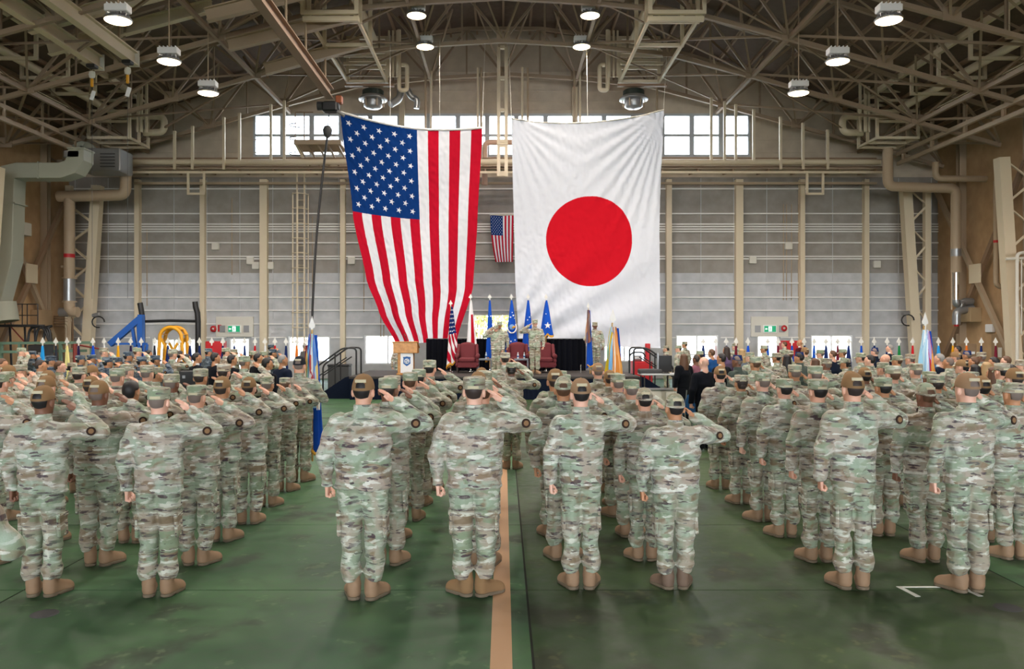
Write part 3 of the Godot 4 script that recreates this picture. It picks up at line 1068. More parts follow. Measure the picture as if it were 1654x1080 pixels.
	part("cable", tubed(pts, 0.045, 8), M.black_metal, t)
	pts = []
	for i in 9:
		var f := i / 8.0
		pts.append(Vector3(0.1 * f, 0.2 + 0.75 * f, 0.0))
	part("sling", tubed(pts, 0.02, 6), M.black_metal, t)
	for q in [[341, 165, 250], [371, 60, 255], [346, 15, 240], [560, 0, 180], [762, 0, 190]]:
		pass

	# gantry along the end wall: pipe, walkway rails, brackets and the hangers that carry it
	t = thing("wall_gantry", "long gantry with pale pipes and rails across the end wall below the high windows", "gantry", Vector3(0, 9.65, -36.2), 0.0)
	bar("pipe", Vector3(-16.7, 0.15, 0.1), Vector3(16.9, 0.15, 0.1), 0.26, 0.26, M.steel_light, t, "pipe")
	bar("lower_rail", Vector3(-17.0, -0.35, 0.3), Vector3(17.2, -0.35, 0.3), 0.1, 0.1, M.steel_light, t)
	bar("girder", Vector3(-17.0, -0.12, 0.0), Vector3(17.2, -0.12, 0.0), 0.5, 0.12, M.steel, t, "ibeam")
	bar("upper_rail", Vector3(-17.0, 0.42, -0.5), Vector3(17.0, 0.42, -0.5), 0.1, 0.1, M.steel_brown, t)
	bar("back_rail", Vector3(-17.0, -0.62, -0.9), Vector3(17.2, -0.62, -0.9), 0.12, 0.1, M.steel, t)
	for i in 22:
		var x := -16.6 + i * 1.58
		bar("bracket", Vector3(x, -0.25, 0.3), Vector3(x, -0.1, -1.4), 0.06, 0.08, M.steel_brown, t)
	for x in [-14.7, -13.9, -12.5, -11.8, -10.4, -9.8, 9.3, 9.9, 10.4, 11.2, 12.4, 13.4, 14.5]:
		bar("hanger_post", Vector3(x, -0.2 if absf(x) > 12 else 0.2, 0.2), Vector3(x, chord_y(x) - 9.65, 0.2), 0.11, 0.11, M.steel_light, t)
	for x in [-3.5, -3.25, -1.15, -1.0, 0.85, 1.1, 3.2, 3.45, 6.9]:
		bar("conduit", Vector3(x, 0.2, 0.0), Vector3(x, chord_y(x) - 9.65 + 0.2, 0.0), 0.1, 0.1, M.steel_light if int(x * 20) % 2 else M.steel, t, "pipe")
	for x in [-13.7, 13.9]:
		frame_rect("drop_bracket", Vector3(x, -0.85, 0.3), 0.8, 1.0, t, 3, 0.09)
	t = thing("hanging_ladder_beam", "pale slotted upright beam hanging between the two big flags", "beam", Vector3(-0.04, 9.0, -35.3), 0.0)
	for x in [-0.165, 0.165]:
		bar("rail", Vector3(x, 0, 0), Vector3(x, 5.7, 0), 0.15, 0.12, M.steel_light, t)
	for y in [0.06, 1.35, 1.55, 2.9, 4.3, 5.65]:
		bar("rung", Vector3(-0.1, y, 0), Vector3(0.1, y, 0), 0.2 if y != 1.35 else 0.1, 0.12, M.steel_light, t)
	bar("joint_plate", Vector3(-0.24, 1.45, 0.065), Vector3(0.24, 1.45, 0.065), 0.03, 0.14, M.steel_light, t)
	bar("collar", Vector3(0, 5.65, -0.02), Vector3(0, 6.2, -0.02), 0.36, 0.22, M.steel, t)
	solo("wall_pipe", tubed(bent([Vector3(-0.85, 8.9, -36.8), Vector3(-0.85, 10.85, -36.8), Vector3(1.2, 10.85, -36.8)], 0.25), 0.13, 12), mat("pipe_pink", hexc("c3a08a"), 0.5), "pinkish pipe bend crossing behind the hanging slotted beam", "pipe")

	# caged ladder, platform with railing
	t = thing("caged_ladder", "pale caged wall ladder left of the stars and stripes", "ladder", P(484, 572, 36.9), 0.0)
	var top := P(484, 312, 36.9).y - t.position.y
	for x in [-0.17, 0.17]:
		bar("stile", Vector3(x, 0, -0.2), Vector3(x, top + 1.0, -0.2), 0.06, 0.06, M.steel_light, t)
	for i in 24:
		bar("rung", Vector3(-0.17, 0.2 + i * 0.3, -0.2), Vector3(0.17, 0.2 + i * 0.3, -0.2), 0.03, 0.03, M.steel_light, t, "pipe")
	for i in 11:
		var y := 0.55 + i * (top - 0.6) / 10.0
		pts = []
		for k in 13:
			var a := PI * k / 12.0
			pts.append(Vector3(-cos(a) * 0.36, y, -0.15 + sin(a) * 0.5))
		part("cage_hoop", tubed(pts, 0.022, 6), M.steel_light, t)
	for k in 5:
		var a := PI * (k + 0.0) / 4.0
		bar("cage_strap", Vector3(-cos(a) * 0.36, 0.5, -0.15 + sin(a) * 0.5), Vector3(-cos(a) * 0.36, top, -0.15 + sin(a) * 0.5), 0.04, 0.02, M.steel_light, t)
	t = thing("service_platform", "bracketed service platform with railing below the high windows left of the flag", "platform", P(519, 236, 36.6), 0.0)
	part("deck", boxed(Vector3(2.1, 0.22, 1.6), 0.02), M.steel, t)
	for k in 5:
		bar("bracket", Vector3(-0.9 + k * 0.45, -0.1, 0.7), Vector3(-0.7 + k * 0.45, -0.75, -0.9), 0.07, 0.07, M.steel, t)
	bar("knee_brace", Vector3(-0.95, -0.1, 0.7), Vector3(-0.75, -0.9, -0.9), 0.1, 0.1, M.steel_light, t)
	for x in [-1.0, -0.6]:
		bar("rail_post", Vector3(x, 0.1, 0.7), Vector3(x, 1.35, 0.7), 0.05, 0.05, M.steel_brown, t, "pipe")
	bar("handrail", Vector3(-1.0, 1.35, 0.7), Vector3(-0.2, 1.35, 0.7), 0.05, 0.05, M.steel_brown, t, "pipe")
	for y in [-0.35, 0.35, 0.95]:
		pts = []
		for k in 10:
			var a := PI * k / 9.0
			pts.append(Vector3(-1.15 - sin(a) * 0.4 + 0.1, y, cos(a) * 0.35))
		part("cage_hoop", tubed(pts, 0.025, 6), M.dark_gray, t)

	# corner lattice columns and side columns
	for q in [[-1.0, 158.0, 112.0, 300.0, 36.6, "left"], [1.0, 1462.0, 1497.0, 300.0, 36.6, "right"]]:
		lattice("lattice_column", "tapered lattice column in the far %s corner" % q[5], q[1], q[2], q[4], q[0])
	lattice("lattice_column", "tapered lattice column near the right edge of the view", 1618.0, 1668.0, 31.0, 1.0, 255.0)
	lattice("lattice_column", "tapered lattice column at the left edge of the view beside the green duct", -6.0, -48.0, 29.6, -1.0, 270.0)
	for s in [-1.0, 1.0]:
		var b := thing("wall_brace", "crossed steel braces on the %s side wall" % ("left" if s < 0 else "right"), "brace", Vector3(s * 20.1, 4.85, -34.0), 0.0)
		bar("diagonal", Vector3(0, 3.9, 3.0), Vector3(0, -4.6, -3.2), 0.16, 0.2, M.steel if s < 0 else M.steel_brown, b, "bar")
		bar("diagonal", Vector3(-s * 0.1, 3.9, -3.2), Vector3(-s * 0.1, -4.6, 3.0), 0.16, 0.2, M.steel_brown if s < 0 else M.steel, b, "bar")
		part("gusset", boxed(Vector3(0.05, 0.8, 0.8)), M.steel_light, b, at(Vector3(-s * 0.18, -0.2, 0)))
	wall_fittings()

func lattice(called: String, label: String, pxa: float, pxb: float, d: float, s: float, top_px := 300.0) -> void:
	var a := P(pxa, top_px, d)
	var b := P(pxb, top_px, d)
	var t := thing(called, label, "column", Vector3(a.x, 0, -d), 0.0)
	var h := a.y
	var w := b.x - a.x
	var lean := s * 0.55
	part("tapered_leg", G.bar, M.steel_light, t, between(Vector3(lean, 0, 0), Vector3(0, h, 0), 0.42, 0.4))
	bar("post", Vector3(w, 0, 0), Vector3(w, h, 0), 0.26, 0.26, M.steel_light, t)
	var n := 10
	for i in n:
		var y0 := h * i / n
		var y1 := h * (i + 1) / n
		var x0 := lean * (1.0 - y0 / h) if i % 2 == 0 else w
		var x1 := w if i % 2 == 0 else lean * (1.0 - y1 / h)
		bar("lacing", Vector3(x0, y0, 0.05), Vector3(x1, y1, 0.05), 0.09, 0.09, M.steel_light, t, "angle")

func exit_sign(pos: Vector3, label: String) -> void:
	var t := thing("exit_sign", label, "sign", pos, 0.0, "green exit signs")
	part("case", boxed(Vector3(0.62, 0.36, 0.1), 0.01), M.white_paint, t)
	part("sign_panel", boxed(Vector3(0.54, 0.28, 0.02)), M.exit_green, t, at(Vector3(0, 0, 0.05)))
	part("door_shape", boxed(Vector3(0.16, 0.24, 0.012)), M.exit_white, t, at(Vector3(0.0, 0, 0.06)))
	var m := MB.new()
	m.lathe([Vector2(0.001, -0.02), Vector2(0.02, 0.0), Vector2(0.001, 0.02)], 8, 1, 0.4, Vector3(0.01, 0.08, 0.072))
	for q in [[0.01, 0.05, -0.01, -0.02], [-0.01, -0.02, 0.04, -0.05], [0.04, -0.05, 0.03, -0.1], [-0.01, -0.02, -0.05, -0.08], [-0.05, -0.08, -0.1, -0.08], [0.01, 0.04, 0.06, 0.02], [0.01, 0.04, -0.05, 0.03]]:
		m.tube([Vector3(q[0], q[1], 0.072), Vector3(q[2], q[3], 0.072)], 0.014, 5)
	part("running_figure", m.done(), M.exit_green, t)
	m = MB.new()
	m.prism(PackedVector2Array([Vector2(-0.24, 0), Vector2(-0.19, 0.05), Vector2(-0.19, 0.02), Vector2(-0.13, 0.02), Vector2(-0.13, -0.02), Vector2(-0.19, -0.02), Vector2(-0.19, -0.05)]), 0.01)
	part("arrow", m.done(), M.exit_white, t, at(Vector3(0, 0, 0.058)))

func wall_fittings() -> void:
	for q in [[380, 531, "left"], [1242, 531, "right"]]:
		var c := P(q[0], q[1], BACK)
		c.z = -BACK + 0.12
		solo("door_surround", boxed(Vector3(1.75, 0.95, 0.1), 0.01), M.off_white, "pale panel carrying the %s exit sign above a door" % q[2], "panel", at(Vector3(c.x, c.y + 0.1, -BACK + 0.06)))
		exit_sign(c, "green running man exit sign above the %s end wall door" % q[2])
		for k in [-1.0, 1.0]:
			solo("wall_plate", boxed(Vector3(0.26, 0.32, 0.02)), M.galvanised, "grey plate %s the %s exit sign" % ["left of" if k < 0 else "right of", q[2]], "plate", at(Vector3(c.x + k * 0.56, c.y, -BACK + 0.12)))
	for q in [[346, 531, "left of the left exit sign"], [1265, 530, "right of the right exit sign"]]:
		var c := P(q[0], q[1], BACK)
		var t := thing("fire_alarm", "round red fire alarm %s" % q[2], "alarm", Vector3(c.x, c.y, -BACK), 0.0)
		var m := MB.new()
		m.x = Transform3D(Basis(Vector3.RIGHT, PI / 2), Vector3.ZERO)
		m.lathe([Vector2(0.15, 0.0), Vector2(0.15, 0.12), Vector2(0.12, 0.16), Vector2(0.001, 0.16)], 20)
		part("bell", m.done(), M.red_paint, t)
		m = MB.new()
		m.x = Transform3D(Basis(Vector3.RIGHT, PI / 2), Vector3(0, 0, 0.16))
		m.lathe([Vector2(0.05, 0.0), Vector2(0.05, 0.03), Vector2(0.001, 0.04)], 14)
		part("lamp_cover", m.done(), M.off_white, t)
	solo("fire_box", boxed(Vector3(0.2, 0.35, 0.12), 0.02), M.red_paint, "narrow red box on the wall left of the left exit sign", "box", at(P(356, 530, BACK) + Vector3(0, 0, 0.06)))
	# floodlight cameras on the lattice columns
	for q in [[157, 512, "left"], [1461, 509, "right"]]:
		var c := P(q[0], q[1], 36.2)
		var t := thing("wall_camera", "grey bracket camera on the far %s lattice column" % q[2], "camera", c, 0.0)
		part("housing", boxed(Vector3(0.34, 0.16, 0.18), 0.03), M.galvanised, t, Transform3D(Basis(Vector3.BACK, 0.2), Vector3(0, 0.1, 0.1)))
		var pts := []
		for k in 12:
			var a := TAU * k / 14.0
			pts.append(Vector3(0.1 + cos(a) * 0.28, -0.22 + sin(a) * 0.25, 0.1))
		part("cable", tubed(pts, 0.03, 6), M.black_metal, t)
	# left: large duct, heater box, pipes
	var d := 31.2
	var duct := thing("air_duct", "big grey green air duct rising and crossing at the left edge", "duct", Vector3(P(10, 0, d).x, 4.2, -d), 0.0)
	var o := duct.position
	var path := [P(-8, 500, d), P(14, 420, d), P(16, 300, d), P(22, 281, d), P(36, 278, d), P(105, 278, d), P(122, 272, d), P(130, 258, d), P(131, 243, d)]
	var wide := [0.36, 0.36, 0.40, 0.36, 0.30, 0.30, 0.32, 0.34, 0.3]
	var m := MB.new()
	var rows := []
	for i in path.size():
		var dir: Vector3 = ((path[mini(i + 1, path.size() - 1)] as Vector3) - (path[maxi(i - 1, 0)] as Vector3)).normalized()
		var sd := Vector3(-dir.y, dir.x, 0) * (wide[i] as float)
		var p: Vector3 = path[i] - o
		var z := Vector3(0, 0, 0.4)
		rows.append([p + sd + z * 0.9, p + sd * 0.92 + z, p - sd * 0.92 + z, p - sd + z * 0.9, p - sd - z * 0.9, p - sd * 0.92 - z, p + sd * 0.92 - z, p + sd - z * 0.9])
	for i in rows.size() - 1:
		m.grid([rows[i], rows[i + 1]], true)
	part("duct_run", m.done(), M.duct_green, duct)
	part("nozzle", tubed([P(2, 520, d) - o, P(-3, 490, d) - o], 0.62, 18), M.duct_green, duct)
	for i in 2:
		var p: Vector3 = [P(71, 278, d), P(17, 330, d)][i] - o
		part("flange", boxed(Vector3(0.05, 0.66, 0.86) if i == 0 else Vector3(0.86, 0.05, 0.86)), M.duct_green, duct, at(p))
	part("duct_end", boxed(Vector3(0.66, 0.08, 0.86), 0.02), M.duct_green, duct, at(P(131, 243, d) - o))
	part("collar", boxed(Vector3(0.62, 0.28, 0.8), 0.03), M.galvanised, duct, at(P(124, 252, d) - o))
	var hb := thing("heater_box", "grey boxy air handler at the top of the left duct", "air handler", P(172, 262, 34.0), 0.0)
	part("casing", boxed(Vector3(1.7, 0.95, 1.2), 0.04), M.galvanised, hb)
	part("elbow", tubed(bent([Vector3(-1.3, -0.1, 0.1), Vector3(-1.15, 0.65, 0.1), Vector3(-0.6, 0.55, 0.1), Vector3(-0.5, 0.1, 0.1)], 0.35), 0.28, 14), M.duct_green, hb)
	for k in 5:
		part("louvre", boxed(Vector3(0.6, 0.04, 0.06)), M.dark_gray, hb, at(Vector3(0.35, -0.3 + k * 0.13, 0.62)))
	d = 35.0
	var dp := thing("down_pipe", "fat down pipe with red band near the far left corner", "pipe", P(112, 400, d), 0.0)
	o = dp.position
	part("pipe", tubed([P(112, 318, d) - o, P(112, 449, d) - o], 0.22, 16), M.steel, dp)
	part("cross_pipe", tubed(bent([P(203, 255, d) - o, P(203, 315, d) - o, P(94, 317, d) - o], 0.35), 0.24, 14), M.steel, dp)
	bar("wall_bracket", P(100, 430, d) - o, P(100, 430, d) - o + Vector3(0, 0, -2.7), 0.1, 0.1, M.steel, dp)
	bar("floor_leg", P(112, 504, d) - o, Vector3(P(112, 504, d).x - o.x, -o.y, 0), 0.1, 0.1, M.steel, dp)
	part("red_band", tubed([P(112, 410, d) - o, P(112, 416, d) - o], 0.226, 16), M.red_paint, dp)
	part("steel_sleeve", tubed([P(112, 449, d) - o, P(112, 487, d) - o], 0.235, 16), M.galvanised, dp)
	for y in [449.0, 487.0]:
		part("flange", tubed([P(112, y - 1.2, d) - o, P(112, y + 1.2, d) - o], 0.3, 16), M.steel, dp)
	part("elbow", tubed(bent([P(112, 488, d) - o, P(112, 504, d) - o, P(126, 504, d) - o], 0.25), 0.23, 14), M.steel, dp)
	part("stub", tubed([P(97, 504, d) - o, P(112, 504, d) - o], 0.2, 14), M.galvanised, dp)
	var bp := thing("bent_pipes", "group of five thin bent pipes in the far left corner", "pipe", P(105, 530, 36.5), 0.0)
	for k in 5:
		var q := k * 0.11
		part("pipe", tubed(bent([Vector3(-0.5, 0.55 - q, 0), Vector3(0.35 - q * 0.7, 0.55 - q, 0), Vector3(0.35 - q * 0.7, -0.9, 0)], 0.2), 0.035, 8), M.steel_brown, bp)
	# boxes on the left side wall
	for q in [[62, 370, 0.55, 0.6, "grey square box high on the left side wall"], [95, 428, 0.25, 0.25, "small grey box on the left side wall by the down pipe"]]:
		var c := P(q[0], q[1], 34.0)
		solo("electrical_box", boxed(Vector3(0.3, q[2], q[3]), 0.02), M.off_white if q[2] > 0.3 else M.steel, q[4], "box", at(Vector3(-HALF + 0.16, c.y, -34.0)))
	# right: pipes, burner, boxes
	d = 34.6
	var rp := thing("down_pipe", "fat pale pipe bending down the right corner to grey elbows", "pipe", P(1545, 400, d), 0.0)
	o = rp.position
	part("pipe", tubed(bent([P(1434, 240, d) - o, P(1434, 301, d) - o, P(1544, 304, d) - o, P(1544, 440, d) - o], 0.3), 0.21, 16), M.steel, rp)
	part("band", tubed([P(1544, 402, d) - o, P(1544, 414, d) - o], 0.216, 16), M.galvanised, rp)
	part("steel_sleeve", tubed([P(1544, 440, d) - o, P(1544, 484, d) - o], 0.13, 16), M.chrome, rp)
	part("elbow", tubed(bent([P(1544, 484, d) - o, P(1544, 492, d) - o, P(1553, 492, d) - o, P(1556, 486, d) - o, P(1571, 487, d) - o], 0.15), 0.15, 12), M.galvanised, rp)
	part("elbow", tubed(bent([P(1545, 524, d) - o, P(1545, 502, d) - o, P(1572, 498, d) - o], 0.2), 0.17, 12), M.galvanised, rp)
	part("red_valve", tubed([P(1545, 522, d) - o, P(1545, 527, d) - o], 0.1, 10), M.red_paint, rp)
	bar("thin_pipe", P(1537, 310, d) - o, P(1537, 500, d) - o, 0.06, 0.06, M.steel, rp, "pipe")
	solo("wall_pipe", tubed(bent([P(1511, 262, 34.0), P(1511, 288, 34.0), P(1604, 289, 34.0)], 0.25), 0.13, 12), M.steel, "pale pipe bend under the roof at upper right", "pipe")
	var tp := thing("down_pipe", "thin pale pipe with red band beside the right lattice column", "pipe", P(1609, 380, 32.0), 0.0)
	o = tp.position
	part("pipe", tubed(bent([P(1609, 292, 32) - o, P(1609, 462, 32) - o, P(1619, 463, 32) - o], 0.2), 0.1, 12), M.steel, tp)
	part("red_band", tubed([P(1609, 388, 32) - o, P(1609, 392, 32) - o], 0.104, 12), M.red_paint, tp)
	for y in [310, 420]:
		bar("wall_bracket", P(1609, y, 32.0) - o, Vector3(HALF - o.x + 0.02, P(1609, y, 32.0).y - o.y, 0), 0.06, 0.06, M.steel, tp)
	solo("equipment_box", boxed(Vector3(0.5, 0.62, 1.2), 0.02), mat("box_tan", hexc("a58d6b"), 0.7), "tan box on the right side wall beside the grey elbows", "box", at(Vector3(HALF - 0.25, P(0, 509, 35.5).y, -34.9)))
	solo("electrical_box", boxed(Vector3(0.14, 0.34, 0.5), 0.02), M.white_paint, "white box on the right side wall above the brown door", "box", at(Vector3(HALF - 0.08, P(0, 530, 34).y, -33.6)))
	var wd := struct("door_5", boxed(Vector3(0.1, 2.1, 1.0), 0.01), mat("door_brown", hexc("94795a"), 0.7), "brown door in the right side wall", "door", at(Vector3(HALF - 0.04, 1.05, -33.0)))
	part("handle", boxed(Vector3(0.08, 0.05, 0.14), 0.01), M.galvanised, wd, at(Vector3(-0.08, 0.0, 0.38)))
	part("notice", boxed(Vector3(0.02, 0.4, 0.25)), M.off_white, wd, at(Vector3(-0.06, 0.3, 0.1)))
	bar_rails()

func bar_rails() -> void:   # pale railing pipes by the right edge
	var t := thing("pipe_railing", "tall pale pipe frame standing at the right edge of the view", "railing", P(1646, 560, 30.0), 0.0)
	var o := t.position
	part("frame", tubed(bent([P(1643, 590, 30) - o, P(1643, 409, 30) - o, P(1660, 407, 30) - o], 0.15), 0.06, 10), M.off_white, t)
	bar("post", P(1656, 590, 30) - o, P(1656, 418, 30) - o, 0.07, 0.07, M.off_white, t, "pipe")
	bar("post", P(1650, 540, 30) - o, P(1650, 415, 30) - o, 0.05, 0.05, M.off_white, t, "pipe")
	bar("cross_rail", P(1625, 418, 30) - o, P(1665, 416, 30) - o, 0.1, 0.1, M.off_white, t, "pipe")

# ---------------------------------------------------------------- the two big flags and the small one
func star_points(c: Vector2, r: float, turn := 0.0) -> PackedVector2Array:
	var p := PackedVector2Array()
	for k in 10:
		var a := -PI / 2 + turn + k * PI / 5
		p.append(c + Vector2(cos(a), sin(a)) * (r if k % 2 == 0 else r * 0.39))
	return p

func flag_image(w: int, h: int) -> Image:   # stars and stripes hung by its hoist: union at upper left, stripes upright
	var im := Image.create(w, h, false, Image.FORMAT_RGB8)
	var red := hexc("b3122a")
	var white := hexc("d6d8e0")
	var blue := hexc("0f3470")
	for k in 13:
		var x0 := int(round(w * k / 13.0))
		var x1 := int(round(w * (k + 1) / 13.0))
		im.fill_rect(Rect2i(x0, 0, x1 - x0, h), red if k % 2 == 0 else white)
	var uw := int(round(w * 7 / 13.0))
	var uh := int(h * 0.425)
	im.fill_rect(Rect2i(0, 0, uw, uh), blue)
	# hung on its side: the nine short rows of the union run down in columns
	var r := uw * 0.043
	for i in 11:
		for k in 9:
			if (i + k) % 2 == 0:
				var c := Vector2(uw * (k + 1) / 10.0, uh * (i + 1) / 12.0)
				var star := star_points(c, r, PI / 2)
				for y in range(int(c.y - r) - 1, int(c.y + r) + 2):
					for x in range(int(c.x - r) - 1, int(c.x + r) + 2):
						if Geometry2D.is_point_in_polygon(Vector2(x + 0.5, y + 0.5), star):
							im.set_pixel(x, y, white)
	return im

func printed(called: String, im: Image) -> StandardMaterial3D:
	var m := cloth(called, Color.WHITE)
	m.albedo_texture = ImageTexture.create_from_image(im)
	m.backlight_enabled = true
	m.backlight = Color(0.42, 0.42, 0.42)
	m.rim_enabled = false
	return m

func hung(rows: int, cols: int, place: Callable, uvtop := 0.0) -> ArrayMesh:
	var m := MB.new()
	var p := []
	for r in rows:
		var line := []
		for c in cols:
			line.append(place.call(c / (cols - 1.0), r / (rows - 1.0)))
		p.append(line)
	m.grid(p)
	return m.done()

func edge(list: Array, t: float) -> float:   # [[t, value], ...]
	for i in list.size() - 1:
		if t <= list[i + 1][0]:
			return lerpf(list[i][1], list[i + 1][1], smoothstep(0, 1, (t - list[i][0]) / (list[i + 1][0] - list[i][0])) * 0.35 + 0.65 * (t - list[i][0]) / (list[i + 1][0] - list[i][0]))
	return list[-1][1]

func big_flags() -> void:
	var d := 32.0
	var us := printed("stars_and_stripes", flag_image(780, 1236))
	var left := [[0.0, 550.0], [0.44, 570.0], [0.72, 592.0], [0.86, 612.0], [1.0, 640.0]]
	var right := [[0.0, 779.0], [0.45, 771.0], [0.75, 764.0], [1.0, 738.0]]
	var n := noise(1.0, 5, 3)
	var place := func(u: float, v: float) -> Vector3:
		var x := lerpf(edge(left, v), edge(right, v), u)
		var ytop := lerpf(182.0, 200.0, u) + 17.0 * (1.0 - pow(absf(u * 2 - 1.15) / 1.15, 2.0))
		var y := lerpf(ytop, 556.0 - 6.0 * u, v)
		var squeeze := smoothstep(0.3, 1.0, v)
		var z := sin(u * 24.0 + v * 3.0) * 0.05 * squeeze + sin((u * 9.0 + v * 14.0)) * 0.035 + n.get_noise_2d(u * 60.0 + v * 50, v * 22.0 - u * 25) * 0.07
		z += 0.25 * sin(u * PI) * v
		return P(x, y, d) + Vector3(0, 0, z)
	var t := thing("hanging_flag", "huge stars and stripes flag hung vertically behind the podium", "flag", P(664, 190, d), 0.0)
	part("cloth", hung(90, 80, place), us, t, at(-t.position))
	var edge_pts := []
	for i in 30:
		edge_pts.append((place.call(i / 29.0, 0.0) as Vector3) - t.position + Vector3(0, 0.03, 0))
	part("header_band", tubed(edge_pts, 0.05, 6), M.white_cloth, t)
	for q in [[0.0, Vector3(-0.35, 0.3, 0.5)], [0.35, Vector3(0, 3.6, 0)], [0.7, Vector3(0, 3.6, 0)], [1.0, Vector3(0.1, 3.6, -0.4)]]:
		var a: Vector3 = (place.call(q[0], 0.0) as Vector3) - t.position
		bar("halyard", a, a + (q[1] as Vector3), 0.02, 0.02, M.off_white, t, "pipe")
	# red disc on white
	var im := Image.create(640, 1000, false, Image.FORMAT_RGB8)
	im.fill(hexc("d2d6e0"))
	var red := hexc("c01424")
	for y in range(300, 760):
		for x in range(110, 550):
			if Vector2((x - 328.0) / 189.0, (y - 530.0) / 202.0).length() < 1.0:
				im.set_pixel(x, y, red)
	var jp := printed("red_disc", im)
	left = [[0.0, 826.0], [0.7, 832.0], [1.0, 838.0]]
	right = [[0.0, 1072.0], [0.5, 1065.0], [1.0, 1067.0]]
	var place2 := func(u: float, v: float) -> Vector3:
		var x := lerpf(edge(left, v), edge(right, v), u)
		var ytop := lerpf(192.0, 178.0, u) + 14.0 * (1.0 - pow(absf(u * 2 - 1), 2.0))
		var y := lerpf(ytop, lerpf(556.0, 562.0, u), v)
		var a1 := atan2(v + 0.02, u + 0.02)
		var r1 := Vector2(u, v).length()
		var a2 := atan2(v + 0.02, 1.02 - u)
		var r2 := Vector2(1.0 - u, v).length()
		var z := sin(a1 * 34.0) * 0.045 * smoothstep(0.6, 0.1, r1) + sin(a2 * 40.0) * 0.06 * smoothstep(0.75, 0.1, r2)
		var a3 := atan2(1.1 - v, u + 0.25)
		z += sin(a3 * 34.0) * 0.075 * smoothstep(0.45, 1.0, v)
		z += sin(v * 9.0 + u * 3.0) * 0.04 + n.get_noise_2d(u * 40.0 - v * 55, v * 30.0 + u * 20) * 0.06
		z += 0.3 * sin(u * PI) * v
		return P(x, y, d) + Vector3(0, 0, z)
	t = thing("hanging_flag", "huge white flag with a red disc hung behind the stage", "flag", P(949, 188, d), 0.0)
	part("cloth", hung(90, 90, place2), jp, t, at(-t.position))
	edge_pts = []
	for i in 30:
		edge_pts.append((place2.call(i / 29.0, 0.0) as Vector3) - t.position + Vector3(0, 0.01, 0))
	part("header_band", tubed(edge_pts, 0.03, 6), M.off_white, t)
	for q in [[0.0, Vector3(-0.1, 3.0, -0.4)], [0.5, Vector3(0, 3.2, -0.4)], [1.0, Vector3(0.2, 2.4, -0.4)]]:
		var a: Vector3 = (place2.call(q[0], 0.0) as Vector3) - t.position
		bar("halyard", a, a + (q[1] as Vector3), 0.02, 0.02, M.off_white, t, "pipe")
	# small flag on the wall between them
	var ds := 37.4
	var place3 := func(u: float, v: float) -> Vector3:
		var x := lerpf(792.0 + 8.5 * v * v, 829.5 - 1.5 * v, u)
		return P(x, lerpf(348.0, 423.0, v) - 1.2 * cos(u * PI * 2) * (1 - v) * 0.6, ds) + Vector3(0, 0, sin(u * 14.0) * 0.03 * v)
	t = thing("wall_flag", "small stars and stripes flag hanging on the wall between the two huge flags", "flag", P(811, 348, ds), 0.0)
	part("cloth", hung(24, 24, place3), us, t, at(-t.position))
	bar("batten", P(791, 347, ds) - t.position, P(831, 347, ds) - t.position, 0.04, 0.04, M.off_white, t, "pipe")

# ---------------------------------------------------------------- flags on staffs
func finial_mesh() -> void:
	var m := MB.new()
	m.x = at(Vector3(0, 0, -0.009))
	m.prism(PackedVector2Array([Vector2(0, 0.2), Vector2(-0.03, 0.13), Vector2(-0.068, 0.07), Vector2(-0.06, 0.045), Vector2(-0.025, 0.04), Vector2(-0.015, 0.0), Vector2(0.015, 0.0), Vector2(0.025, 0.04), Vector2(0.06, 0.045), Vector2(0.068, 0.07), Vector2(0.03, 0.13)]), 0.018)
	m.x = Transform3D()
	m.lathe([Vector2(0.013, -0.05), Vector2(0.018, -0.03), Vector2(0.018, 0.0), Vector2(0.008, 0.02)], 10)
	G.finial = m.done()

func furled_mesh(len: float, top: float, bottom: float, slant: float, s: int, flat := 0.7) -> ArrayMesh:
	var m := MB.new()
	var r2 := RandomNumberGenerator.new()
	r2.seed = s
	var p1 := r2.randf() * TAU
	var p2 := r2.randf() * TAU
	var rows := []
	for i in 15:
		var t := i / 14.0
		var row := []
		for k in 36:
			var a := TAU * k / 36.0
			var r := lerpf(top, bottom, pow(t, 0.85))
			var pl := 0.55 + 0.45 * t
			r *= 1.0 + pl * (0.26 * sin(a * 5.0 + p1 + t * 0.7) + 0.12 * sin(a * 9.0 + p2 - t))
			row.append(Vector3(cos(a) * r + slant * 0.2 * t * bottom, -t * len + (slant * 0.28 * cos(a) * bottom * 3.0 - 0.06 * sin(a * 5.0 + p1)) * t * t, sin(a) * r * flat))
		rows.append(row)
	m.grid(rows, true)
	return m.done()

